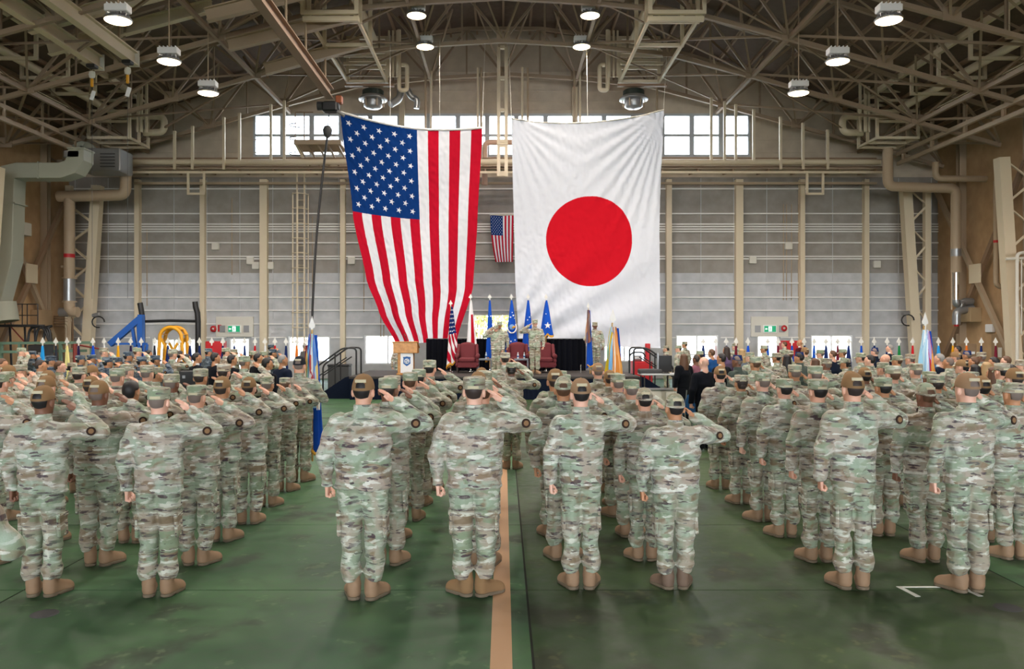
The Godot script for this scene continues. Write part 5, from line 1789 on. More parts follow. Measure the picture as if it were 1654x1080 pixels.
	part("desk", boxed(Vector3(0.5, 0.34, 0.02)), M.black_metal, t, Transform3D(Basis(Vector3.RIGHT, -0.5), Vector3(0, 1.35, 0)))
	for k in 3:
		var a := TAU * k / 3.0
		part("foot", tubed([Vector3(0, 0.12, 0), Vector3(cos(a) * 0.25, 0.012, sin(a) * 0.25)], 0.012, 6), M.black_metal, t)
	t = thing("equipment_case", "black equipment case on the floor left of the stage", "case", Vector3(P(595, 600, 31).x, 0, -31.0), 0.0)
	part("body", boxed(Vector3(0.8, 0.85, 0.6), 0.02), M.dark_gray, t, at(Vector3(-1.1, 0.45, 0)))
	part("lid", boxed(Vector3(0.84, 0.08, 0.64), 0.02), M.black_metal, t, at(Vector3(-1.1, 0.91, 0)))
	t = thing("display_screen", "back of a tall black display screen among the saluting audience on the left", "screen", Vector3(P(313, 620, 14.0).x, 0, -14.0), 0.0)
	part("panel", boxed(Vector3(0.5, 0.78, 0.07), 0.02), M.black_metal, t, at(Vector3(0, 1.14, 0)))
	part("badge", boxed(Vector3(0.05, 0.05, 0.01), 0.002), M.galvanised, t, at(Vector3(-0.16, 1.42, 0.036)))
	part("post", tubed([Vector3(0, 0.04, 0), Vector3(0, 0.8, 0)], 0.03, 10), M.black_metal, t)
	part("foot", boxed(Vector3(0.6, 0.04, 0.4), 0.01), M.black_metal, t, at(Vector3(0, 0.02, 0)))
	for q in [[1112, 17.6, "nearer"], [1122, 18.6, "farther"]]:
		t = thing("stacking_chair", "blue padded chair beside the man in dark suit, %s of two" % q[2], "chair", Vector3(P(q[0], 640, q[1]).x, 0, -q[1]), 0.3)
		var m := MB.new()
		var rows := []
		for r in 9:
			var row := []
			for k in 13:
				var u := k / 6.0 - 1.0
				var v := r / 8.0
				row.append(Vector3(u * 0.23 * sqrt(1.0 - 0.5 * pow(v, 6.0)), 0.48 + v * 0.42 - 0.06 * u * u * v, 0.24 + 0.05 * v - 0.05 * u * u))
			rows.append(row)
		m.grid(rows)
		m.x = at(Vector3(0, 0, 0.05))
		m.grid(rows)
		part("backrest", m.done(), cloth("chair_blue", hexc("2d5b8c")), t)
		part("seat", boxed(Vector3(0.46, 0.08, 0.46), 0.03), M.chair_blue, t, at(Vector3(0, 0.45, 0)))
		for x in [-0.21, 0.21]:
			part("leg", tubed([Vector3(x, 0.95, 0.29), Vector3(x, 0.45, 0.22), Vector3(x, 0.0, 0.28)], 0.013, 6), M.galvanised, t)
			part("leg", tubed([Vector3(x, 0.43, -0.18), Vector3(x, 0.0, -0.22)], 0.013, 6), M.galvanised, t)

func outside_trees() -> void:
	var r2 := RandomNumberGenerator.new()
	r2.seed = 9
	var fence := thing("fence", "white lattice fence beyond the open doorway", "fence", Vector3(0, 0, -50.0), 0.0)
	for k in 22:
		bar("picket", Vector3(-3.5 + k * 0.33, -0.2, 0), Vector3(-3.5 + k * 0.33, 2.6, 0), 0.05, 0.05, M.off_white, fence)
	for y in [0.3, 1.3, 2.4]:
		bar("rail", Vector3(-3.5, y, 0), Vector3(3.5, y, 0), 0.05, 0.06, M.off_white, fence)
	for k in 5:
		var x: float = [-4.5, -1.6, 0.8, 3.0, 5.2][k]
		var z: float = [-56.0, -53.0, -57.0, -53.5, -57.0][k]
		var t := thing("tree", "sunlit leafy tree outside the open doorway, %s from the left" % ORD[k], "tree", Vector3(x, -0.23, z), 0.0, "trees outside the doorway")
		var m := MB.new()
		m.tube([Vector3.ZERO, Vector3(0.1, 1.2, 0), Vector3(0.0, 2.4, 0.1)], 0.16, 8, true, 0.1)
		for b in 6:
			var a := TAU * b / 6.0 + r2.randf()
			m.tube([Vector3(0.0, 1.5 + b * 0.16, 0.05), Vector3(cos(a) * 0.6, 2.6 + b * 0.2, sin(a) * 0.6), Vector3(cos(a) * 1.2, 3.6 + b * 0.2, sin(a) * 1.1)], 0.07, 6, true, 0.02)
		part("trunk", m.done(), M.bark, t)
		for kind in 2:
			m = MB.new()
			for i in 520:
				var dir := Vector3(r2.randf_range(-1, 1), r2.randf_range(-1, 1), r2.randf_range(-1, 1)).normalized()
				var c := Vector3(0, 3.5, 0) + dir * Vector3(1.7, 1.6, 1.6) * pow(r2.randf(), 0.4)
				m.x = Transform3D(Basis(Vector3(r2.randf_range(-1, 1), r2.randf_range(-1, 1), r2.randf_range(-1, 1)).normalized(), r2.randf() * TAU).scaled(Vector3.ONE * r2.randf_range(0.7, 1.3)), c)
				m.quad(Vector3(0, -0.12, 0), Vector3(0.07, 0, 0.02), Vector3(0, 0.14, 0), Vector3(-0.07, 0, 0.02))
			var o := part("foliage", m.done(), M.leaf_a if kind == 0 else M.leaf_b, t)
			o.set_meta("kind", "stuff")

# ---------------------------------------------------------------- people
func fold_noise(amp: float, s: int) -> Callable:
	var a := noise(2.6, s, 2)
	var b := noise(8.0, s + 5, 2)
	return func(p: Vector3) -> float:
		var q := Vector3(p.x * 0.9 + p.y * 0.8, p.y * 0.95 - p.x * 0.8, p.z * 0.9)
		var r := 1.0 - absf(a.get_noise_3dv(q)) * 2.8
		return amp * (r * 0.6 - 0.25 + b.get_noise_3dv(p) * 0.7)

func hand(w: Vector3, tip: Vector3, side: Vector3, curl: float, thumb := 1.0) -> Array:
	# w wrist, tip: direction of the fingers, side: across the palm towards the thumb, curl 0 flat .. 1 fist
	var u := tip.normalized()
	var s := (side - u * side.dot(u)).normalized()
	var n := u.cross(s) * thumb            # towards the palm side
	var r := Vector3.ONE * 0.145
	var c := w + u * 0.08
	var f := Field.new(c - r, c + r, 0.0042)
	f.cap(w - u * 0.05, w + u * 0.01, 0.026, 0.024, 0.02)
	for k in 4:
		var off := (0.033 - k * 0.022)
		f.cap(w + u * 0.012 + s * off * 0.6, w + u * 0.085 + s * off, 0.0145, 0.0125, 0.014)
	var lens := [0.072, 0.08, 0.075, 0.06]
	for k in 4:
		var base: Vector3 = w + u * 0.086 + s * (0.033 - k * 0.022)
		var a := u
		var p := base
		for j in 3:
			a = a.rotated(s, (1.35 * curl + 0.06) * (1.0 if u.rotated(s, 0.3).dot(n) > 0.0 else -1.0))
			var q: Vector3 = p + a * (lens[k] * [0.45, 0.3, 0.25][j] as float)
			f.cap(p, q, 0.0098 - j * 0.0006, 0.0092 - j * 0.0006, 0.004)
			p = q
	var tb := w + u * 0.03 + s * 0.028 + n * 0.006
	var tm := tb + u * 0.035 + s * 0.016 + n * (0.012 + 0.02 * curl)
	f.cap(tb, tm, 0.014, 0.0115, 0.012)
	f.cap(tm, tm + (u * 0.034 - s * (0.004 + 0.03 * curl) + n * 0.016 * curl), 0.0105, 0.0085, 0.005)
	return f.nets()

func head_net() -> Array:
	var f := Field.new(Vector3(-0.11, 1.44, -0.15), Vector3(0.11, 1.80, 0.13), 0.0055)
	f.ball(Vector3(0, 1.688, 0.008), Vector3(0.076, 0.092, 0.096), 0.02)
	f.ball(Vector3(0, 1.66, -0.03), Vector3(0.068, 0.075, 0.07), 0.03)
	f.ball(Vector3(0, 1.60, -0.035), Vector3(0.054, 0.05, 0.052), 0.04)
	f.cap(Vector3(-0.018, 1.572, -0.075), Vector3(0.018, 1.572, -0.075), 0.02, 0.02, 0.03)
	f.cap(Vector3(0, 1.50, 0.02), Vector3(0, 1.62, 0.012), 0.06, 0.055, 0.03)
	f.cap(Vector3(0, 1.44, 0.02), Vector3(0, 1.50, 0.02), 0.075, 0.06, 0.04)
	f.cap(Vector3(0, 1.675, -0.096), Vector3(0, 1.642, -0.118), 0.009, 0.014, 0.012)
	f.cap(Vector3(-0.03, 1.692, -0.09), Vector3(0.03, 1.692, -0.09), 0.011, 0.011, 0.015)
	f.cap(Vector3(-0.022, 1.607, -0.094), Vector3(0.022, 1.607, -0.094), 0.009, 0.009, 0.01)
	for s in [-1.0, 1.0]:
		f.ball(Vector3(s * 0.033, 1.674, -0.104), Vector3(0.016, 0.011, 0.016), 0.01, true)
		f.ball(Vector3(s * 0.033, 1.674, -0.088), Vector3(0.013, 0.011, 0.013), 0.004)
		f.ball(Vector3(s * 0.083, 1.655, 0.014), Vector3(0.013, 0.034, 0.021), 0.012)
		f.ball(Vector3(s * 0.092, 1.657, 0.004), Vector3(0.008, 0.018, 0.009), 0.006, true)
	return f.nets()

func face_colors(v: PackedVector3Array) -> PackedColorArray:
	var c := PackedColorArray()
	c.resize(v.size())
	c.fill(Color.WHITE)
	for i in v.size():
		var p := v[i]
		if p.z > -0.07 or p.y < 1.55 or p.y > 1.72 or absf(p.x) > 0.07:
			continue
		var ax := absf(p.x)
		if p.y > 1.598 and p.y < 1.616 and ax < 0.027:
			c[i] = Color(0.72, 0.42, 0.40)
		elif p.y > 1.691 and p.y < 1.702 and ax > 0.012 and ax < 0.055:
			c[i] = Color(0.22, 0.16, 0.13)
		elif Vector2(ax - 0.033, (p.y - 1.674) * 1.6).length() < 0.0125:
			c[i] = Color(0.12, 0.09, 0.08) if Vector2(ax - 0.033, p.y - 1.674).length() < 0.007 else Color(1.25, 1.35, 1.45)
	return c

func pose_joints(pose: String) -> Dictionary:   # shoulder, elbow, wrist, hand direction, towards thumb, curl of either arm
	var rest := [Vector3(-0.198, 1.405, 0.01), Vector3(-0.282, 1.15, 0.035), Vector3(-0.275, 0.91, -0.025), Vector3(0.03, -1, -0.06), Vector3(0, 0, -1), 0.85]
	var j := {"l": rest, "r": [Vector3(0.198, 1.405, 0.01), Vector3(0.282, 1.15, 0.035), Vector3(0.275, 0.91, -0.025), Vector3(-0.03, -1, -0.06), Vector3(0, 0, -1), 0.85]}
	if pose == "salute":
		j.r = [Vector3(0.198, 1.415, 0.0), Vector3(0.455, 1.40, -0.105), Vector3(0.225, 1.575, -0.165), Vector3(-0.125, 0.115, 0.045), Vector3(0.35, -0.3, 0.6), 0.03]
	elif pose == "hold":
		j.r = [Vector3(0.198, 1.405, 0.0), Vector3(0.345, 1.19, -0.02), Vector3(0.20, 1.20, -0.25), Vector3(-0.5, 0.1, -0.8), Vector3(0, 1, 0), 0.8]
	return j

# jacket, trousers and body of one build: w widens the figure
func build_figure(key: String, pose: String, w: float, s: int, suit := false) -> void:
	var j := pose_joints(pose)
	var side := Vector3(w, 1, w * 0.5 + 0.5)
	# jacket
	var f := Field.new(Vector3(-0.43 * w - 0.03, 0.84, -0.34), Vector3(0.62 * w if pose == "salute" else 0.50 * w, 1.70, 0.24), 0.0125)
	var flat := Vector3(0.66, 1, 1)
	f.cap(Vector3(0, 1.10, 0.005), Vector3(0, 1.25, 0.012), 0.125 * w, 0.134 * w, 0.05, flat)
	f.cap(Vector3(0, 1.25, 0.012), Vector3(0, 1.37, 0.014), 0.134 * w, 0.105 * w, 0.05, flat)
	f.cap(Vector3(0, 0.80, 0.01), Vector3(0, 1.10, 0.005), 0.142 * w, 0.125 * w, 0.05, flat)
	f.cap(Vector3(-0.10 * w, 1.37, 0.01), Vector3(0.10 * w, 1.37, 0.01), 0.092, 0.092, 0.05)
	f.cap(Vector3(-0.02, 1.462, 0.02), Vector3(-0.165 * w, 1.412, 0.01), 0.058, 0.066, 0.05)
	f.cap(Vector3(0.02, 1.462, 0.02), Vector3(0.165 * w, 1.412, 0.01), 0.058, 0.066, 0.05)
	for k in ["l", "r"]:
		var a: Array = j[k]
		var sw := Vector3((w - 1.0) * 0.16 * signf(a[0].x), 0, 0)
		var sh: Vector3 = a[0] + sw
		var el: Vector3 = a[1] + sw * 1.3
		var wr: Vector3 = a[2] + sw * (0.0 if pose == "salute" and k == "r" else 1.3)
		f.cap(sh, el, 0.083 * sqrt(w), 0.067, 0.026)
		f.cap(el, el.lerp(wr, 0.97), 0.067, 0.05, 0.014)
		f.cap(el.lerp(wr, 0.86), el.lerp(wr, 0.98), 0.053, 0.053, 0.01)
	f.floor_at(0.895)
	var jn := f.nets()
	var fold := fold_noise(0.004 if suit else 0.017, s)
	G["jacket_" + key] = netmesh(jn, func(p: Vector3) -> float: return fold.call(p) * (1.0 if p.y < 1.47 or absf(p.x) > 0.15 else 0.15))
	# trousers
	f = Field.new(Vector3(-0.27 * w, 0.0, -0.24), Vector3(0.27 * w, 1.06, 0.22), 0.0125)
	f.cap(Vector3(-0.05 * w, 0.97, 0.01), Vector3(0.05 * w, 0.97, 0.01), 0.12 * w, 0.12 * w, 0.04)
	var rw := sqrt(w)
	for x in [-1.0, 1.0]:
		f.cap(Vector3(x * 0.084 * w, 0.90, 0.012), Vector3(x * 0.090 * w, 0.50, 0.0), 0.103 * w, 0.077 * rw, 0.02)
		f.cap(Vector3(x * 0.090 * w, 0.50, 0.0), Vector3(x * 0.088, 0.23 if not suit else 0.10, 0.02), 0.077 * rw, 0.073 * rw if not suit else 0.085, 0.02)
		if not suit:
			f.cap(Vector3(x * 0.089, 0.225, 0.022), Vector3(x * 0.089, 0.185, 0.022), 0.082, 0.07, 0.02)
	f.cap(Vector3(0, 0.12, 0.10), Vector3(0, 0.80, 0.125), 0.018, 0.02, 0.012, Vector3.ONE, true)
	f.cap(Vector3(0, 0.2, -0.09), Vector3(0, 0.72, -0.11), 0.018, 0.016, 0.012, Vector3.ONE, true)
	f.floor_at(0.15 if not suit else 0.05)
	var tn := f.nets()
	var fold2 := fold_noise(0.004 if suit else 0.016, s + 9)
	G["trousers_" + key] = netmesh(tn, func(p: Vector3) -> float: return fold2.call(p))
	# body: torso and limbs under the clothes, then head and hands on finer grids
	f = Field.new(Vector3(-0.40 * w, 0.05, -0.3), Vector3(0.56 * w if pose == "salute" else 0.42 * w, 1.60, 0.2), 0.022)
	f.cap(Vector3(0, 1.0, 0.01), Vector3(0, 1.34, 0.01), 0.098, 0.105, 0.05, Vector3(0.72, 1, 1))
	f.cap(Vector3(0, 1.36, 0.015), Vector3(0, 1.52, 0.018), 0.06, 0.052, 0.05)
	f.cap(Vector3(-0.12, 1.385, 0.01), Vector3(0.12, 1.385, 0.01), 0.055, 0.055, 0.05)
	for k in ["l", "r"]:
		var a: Array = j[k]
		var sw := Vector3((w - 1.0) * 0.16 * signf(a[0].x), 0, 0)
		var e2 := sw * (0.0 if pose == "salute" and k == "r" else 1.3)
		f.cap(a[0] + sw, a[1] + sw * 1.3, 0.05, 0.04, 0.04)
		f.cap(a[1] + sw * 1.3, a[2] + e2, 0.04, 0.027, 0.02)
		var x := -1.0 if k == "l" else 1.0
		f.cap(Vector3(x * 0.085, 0.95, 0.01), Vector3(x * 0.09, 0.5, 0.0), 0.062, 0.04, 0.04)
		f.cap(Vector3(x * 0.09, 0.5, 0.0), Vector3(x * 0.088, 0.1, 0.025), 0.04, 0.024, 0.03)
	var body := f.nets()
	var hands := []
	for k in ["l", "r"]:
		var a: Array = j[k]
		var sw := Vector3((w - 1.0) * 0.16 * 1.3 * signf(a[0].x), 0, 0)
		if pose == "salute" and k == "r":
			sw = Vector3.ZERO
		hands.append(hand(a[2] + sw, a[3], a[4], a[5], 1.0 if k == "l" else -1.0))
	var all := merge([body, G.head] + hands)
	G["body_" + key] = netmesh(all, null, face_colors(all[0]))
	G["shoulder_" + key] = (w - 1.0) * 0.16

func skull_point(th: float, ph: float, off: float) -> Vector3:   # th 0 front, PI back; ph elevation
	var c := Vector3(0, 1.688, 0.008)
	var d := Vector3(sin(th) * cos(ph), sin(ph), -cos(th) * cos(ph))
	var r := Vector3(0.076, 0.092, 0.096) + Vector3.ONE * off
	var p := c + d * r
	if p.y < 1.64 and d.z > 0.0:            # nape: draw in to the neck
		var t := smoothstep(1.64, 1.55, p.y)
		p.z = lerpf(p.z, 0.066 * d.z / maxf(cos(ph), 0.2) + 0.012 + off, t * 0.8)
		p.x = lerpf(p.x, 0.054 * d.x / maxf(cos(ph), 0.2) * 1.0, t * 0.6)
	return p

func hair_mesh(kind: String) -> ArrayMesh:
	var rows := []
	for i in 23:
		var ph := lerpf(1.5, -1.05, i / 22.0)
		var row := []
		for k in 40:
			var th := TAU * k / 40.0
			var back := -cos(th)
			var y := 0.092 * sin(ph)
			var low := lerpf(0.05, -0.088, smoothstep(-0.35, 0.55, back))
			if absf(sin(th)) > 0.86:
				low = maxf(low, -0.005)
			var m := smoothstep(low - 0.012, low + 0.014, y)
			var thick := 0.006 if kind == "fade" else (0.010 if kind == "short" else 0.016)
			if kind == "short" and y < -0.03:
				thick = 0.007
			row.append(skull_point(th, ph, lerpf(-0.012, thick, m)))
		rows.append(row)
	var mb := MB.new()
	mb.grid(rows, true)
	if kind == "bun":
		mb.lathe([Vector2(0.001, -0.03), Vector2(0.022, -0.025), Vector2(0.034, -0.008), Vector2(0.034, 0.008), Vector2(0.022, 0.025), Vector2(0.001, 0.03)], 14, 1.0, 0.8, Vector3(0, 1.632, 0.108))
	if kind == "long":
		rows = []
		for i in 14:
			var y := lerpf(1.74, 1.36, i / 13.0)
			var row := []
			for k in 25:
				var th := lerpf(0.42 * PI, 1.58 * PI, k / 24.0)
				var r := lerpf(0.10, 0.125, smoothstep(0.0, 9.0, i)) + 0.006 * sin(k * 2.6 + i * 0.3)
				row.append(Vector3(sin(th) * r * 0.98, y, -cos(th) * r + 0.012))
			rows.append(row)
		mb.grid(rows)
		var inner := []
		for row in rows:
			var q := []
			for p in row:
				q.append(Vector3(p.x * 0.8, p.y, (p.z - 0.012) * 0.8 + 0.012))
			inner.append(q)
		mb.grid(inner)
		mb.grid([rows[13], inner[13]])
	return mb.done()

func cap_meshes() -> void:
	# ball cap: dome with an arched hole at the back
	var mb := MB.new()
	var cols := 56
	var rn := 15
	var pts := []
	for i in rn + 1:
		var t := float(i) / rn
		var row := []
		for k in cols:
			var th := TAU * k / cols
			var r := cos(t * PI / 2.0)
			r = pow(maxf(r, 0.0), 0.72)
			var y := 1.690 + 0.118 * pow(sin(t * PI / 2.0), 1.15) - 0.012 * (-cos(th)) * (1.0 - t)
			row.append(Vector3(sin(th) * 0.0905 * r, y, -cos(th) * 0.111 * r + 0.006))
		pts.append(row)
	var keep := func(i: int, k: int) -> bool:
		var th := absf(wrapf(TAU * (k + 0.5) / cols, -PI, PI))
		var a := (PI - th) / 0.50
		var b := (i + 0.5 - 2.2) / 4.4
		return not (b > 0.0 and a * a + b * b < 1.0)
	var nn := func(p: Vector3) -> Vector3: return Vector3(p.x / 0.0082, (p.y - 1.70) / 0.0125, (p.z - 0.006) / 0.0123).normalized()
	for i in rn:
		for k in cols:
			if keep.call(i, k):
				var k2 := (k + 1) % cols
				var q := [pts[i][k], pts[i + 1][k], pts[i + 1][k2], pts[i][k2]]
				for e in [0, 2, 1, 0, 3, 2]:
					mb.v.append(q[e])
					mb.n.append(nn.call(q[e]))
					mb.uv.append(Vector2.ZERO)
	G.ball = mb.done()
	mb = MB.new()      # brim
	var rows := []
	for i in 7:
		var t := i / 6.0
		var row := []
		for k in 17:
			var a := lerpf(-1.05, 1.05, k / 16.0)
			var z := -0.105 * cos(a) - 0.002
			row.append(Vector3(sin(a) * 0.09, 1.695 - t * 0.02 - 0.02 * sin(a) * sin(a) * t, z - t * 0.072 * cos(a * 1.2)))
		rows.append(row)
	mb.grid(rows)
	var low := []
	for row in rows:
		var q := []
		for p in row:
			q.append(p - Vector3(0, 0.004, 0))
		low.append(q)
	mb.grid(low)
	mb.grid([rows[6], low[6]])
	G.brim = mb.done()
	mb = MB.new()      # name tape, curved round the back
	var tape := [[], []]
	var tin := [[], []]
	for k in 9:
		var a := PI + lerpf(-0.52, 0.52, k / 8.0)
		for r in 2:
			tape[r].append(Vector3(sin(a) * 0.0885, 1.768 - r * 0.024, -cos(a) * (0.1045 + r * 0.004) + 0.006))
	mb.grid(tape)
	mb.x = at(Vector3(0, 0, -0.005))
	mb.grid(tape)
	mb.x = Transform3D()
	mb.grid([tape[0], [] + tape[0].map(func(p): return p - Vector3(0, 0, 0.005))])
	mb.grid([tape[1], [] + tape[1].map(func(p): return p - Vector3(0, 0, 0.005))])
	G.tape_ball = mb.done()
	mb = MB.new()
	for k in 6:
		var a := PI + lerpf(-0.26, 0.26, k / 5.0)
		mb.box(Vector3(sin(a) * 0.0885, 1.7565, -cos(a) * 0.1068 + 0.0075), Vector3(0.004, [0.010, 0.009, 0.011, 0.008, 0.010, 0.009][k], 0.002))
	G.thread_ball = mb.done()
	mb = MB.new()      # button on top, seams
	mb.lathe([Vector2(0.001, 1.814), Vector2(0.007, 1.812), Vector2(0.009, 1.806)], 10, 1, 1, Vector3(0, 0, 0.006))
	G.button = mb.done()
	# patrol cap: straight sided, flat crown
	mb = MB.new()
	mb.lathe([Vector2(0.0925, 1.692), Vector2(0.0945, 1.700), Vector2(0.0945, 1.722), Vector2(0.0925, 1.724), Vector2(0.0945, 1.775), Vector2(0.0925, 1.783), Vector2(0.084, 1.789), Vector2(0.05, 1.793), Vector2(0.001, 1.794)], 40, 0.97, 1.17, Vector3(0, 0, 0.004))
	G.patrol = mb.done()
	mb = MB.new()
	tape = [[], []]
	for k in 9:
		var a := PI + lerpf(-0.5, 0.5, k / 8.0)
		for r in 2:
			tape[r].append(Vector3(sin(a) * 0.0935, 1.722 - r * 0.024, -cos(a) * 0.1135 + 0.004))
	mb.grid(tape)
	mb.x = at(Vector3(0, 0, -0.005))
	mb.grid(tape)
	mb.x = Transform3D()
	mb.grid([tape[0], [] + tape[0].map(func(p): return p - Vector3(0, 0, 0.005))])
	mb.grid([tape[1], [] + tape[1].map(func(p): return p - Vector3(0, 0, 0.005))])
	G.tape_patrol = mb.done()
	mb = MB.new()
	for k in 6:
		var a := PI + lerpf(-0.26, 0.26, k / 5.0)
		mb.box(Vector3(sin(a) * 0.0935, 1.710, -cos(a) * 0.1135 + 0.0055), Vector3(0.004, [0.009, 0.011, 0.009, 0.010, 0.008, 0.010][k], 0.002))
	G.thread_patrol = mb.done()
	mb = MB.new()      # flight cap: two pointed sides and a fold
	rows = []
	for i in 7:
		var t := i / 6.0
		var row := []
		for k in 32:
			var th := TAU * k / 32
			var x := sin(th) * 0.086 * (1.0 - 0.86 * t)
			row.append(Vector3(x, 1.705 + t * 0.095 + 0.012 * cos(th) * (1.0 - t), -cos(th) * (0.106 - 0.008 * t) + 0.005))
		rows.append(row)
	mb.grid(rows, true)
	G.flightcap = mb.done()

func boot_meshes() -> void:
	var f := Field.new(Vector3(-0.08, -0.02, -0.24), Vector3(0.08, 0.36, 0.12), 0.0075)
	f.cap(Vector3(0, 0.30, 0.02), Vector3(0, 0.12, 0.03), 0.054, 0.052, 0.02)
	f.cap(Vector3(0, 0.07, 0.035), Vector3(0, 0.12, 0.03), 0.05, 0.054, 0.02)
	f.cap(Vector3(0, 0.055, 0.02), Vector3(0, 0.042, -0.145), 0.046, 0.046, 0.03, Vector3(0.92, 1, 1))
	f.cap(Vector3(0, 0.10, 0.0), Vector3(0, 0.06, -0.12), 0.045, 0.04, 0.03)
	f.cap(Vector3(0, 0.035, -0.14), Vector3(0, 0.035, -0.155), 0.048, 0.046, 0.02, Vector3(0.9, 1, 1))
	f.floor_at(0.026)
	f.floor_at(0.205, false)
	var fold := fold_noise(0.004, 77)
	G.boot = netmesh(f.nets(), func(p: Vector3) -> float: return fold.call(p * 1.6) if p.y > 0.1 else 0.0)
	f = Field.new(Vector3(-0.08, -0.02, -0.24), Vector3(0.08, 0.08, 0.12), 0.008)
	f.cap(Vector3(0, 0.02, 0.03), Vector3(0, 0.02, -0.152), 0.052, 0.053, 0.03)
	f.floor_at(0.001)
	f.floor_at(0.032, false)
	f.cap(Vector3(-0.07, -0.01, -0.015), Vector3(0.07, -0.01, -0.015), 0.018, 0.018, 0.004, Vector3.ONE, true)
	G.sole = netmesh(f.nets())
	var mb := MB.new()
	for i in 3:
		mb.tube([Vector3(-0.022, 0.10 + i * 0.03, -0.028 - 0.004 * (5 - i)), Vector3(0.022, 0.13 + i * 0.03, -0.028 - 0.004 * (5 - i))], 0.004, 5)
	G.lace = mb.done()
	f = Field.new(Vector3(-0.08, -0.02, -0.24), Vector3(0.08, 0.16, 0.12), 0.009)
	f.cap(Vector3(0, 0.05, 0.02), Vector3(0, 0.035, -0.14), 0.042, 0.038, 0.03)
	f.floor_at(0.0)
	f.floor_at(0.10, false)
	G.shoe = netmesh(f.nets())
	mb = MB.new()
	mb.cbox(Vector3.ZERO, Vector3(0.032, 0.20, 0.15), 0.011)
	mb.cbox(Vector3(0.004, 0.085, 0), Vector3(0.036, 0.05, 0.158), 0.008)
	G.pocket = mb.done()
	mb = MB.new()
	mb.lathe([Vector2(0.038, 0.0), Vector2(0.038, 0.004), Vector2(0.034, 0.006), Vector2(0.001, 0.006)], 20)
	G.patch = mb.done()
	mb = MB.new()
	mb.lathe([Vector2(0.022, 0.006), Vector2(0.022, 0.008), Vector2(0.001, 0.008)], 16)
	G.patch_in = mb.done()
	G.square_patch = boxed(Vector3(0.075, 0.006, 0.05), 0.002)
	mb = MB.new()      # shirt collar of a suit
	mb.lathe([Vector2(0.072, 1.505), Vector2(0.069, 1.535), Vector2(0.062, 1.548), Vector2(0.058, 1.535)], 20, 1, 1, Vector3(0, 0, 0.014))
	G.collar = mb.done()
	mb = MB.new()      # stand collar of a uniform
	mb.lathe([Vector2(0.092, 1.462), Vector2(0.081, 1.50), Vector2(0.074, 1.562), Vector2(0.070, 1.567), Vector2(0.066, 1.56), Vector2(0.067, 1.49)], 24, 0.98, 1, Vector3(0, 0, 0.017))
	G.stand_collar = mb.done()
	mb = MB.new()      # dress
	mb.lathe([Vector2(0.24, 0.62), Vector2(0.2, 0.8), Vector2(0.165, 1.02), Vector2(0.17, 1.2), Vector2(0.175, 1.3), Vector2(0.15, 1.4), Vector2(0.085, 1.47), Vector2(0.06, 1.48)], 28, 1.0, 0.7, Vector3(0, 0, 0.01))
	G.dress = mb.done()

func people_library() -> void:
	G.head = head_net()
	for k in [["slim", 0.91], ["avg", 1.0], ["broad", 1.13]]:
		build_figure("salute_" + k[0], "salute", k[1], int(k[1] * 100))
	build_figure("hold_avg", "hold", 1.0, 140)
	build_figure("rest_avg", "rest", 1.0, 150)
	build_figure("suit_avg", "rest", 0.98, 160, true)
	for k in ["fade", "short", "full", "bun", "long"]:
		G["hair_" + k] = hair_mesh(k)
	cap_meshes()
	boot_meshes()

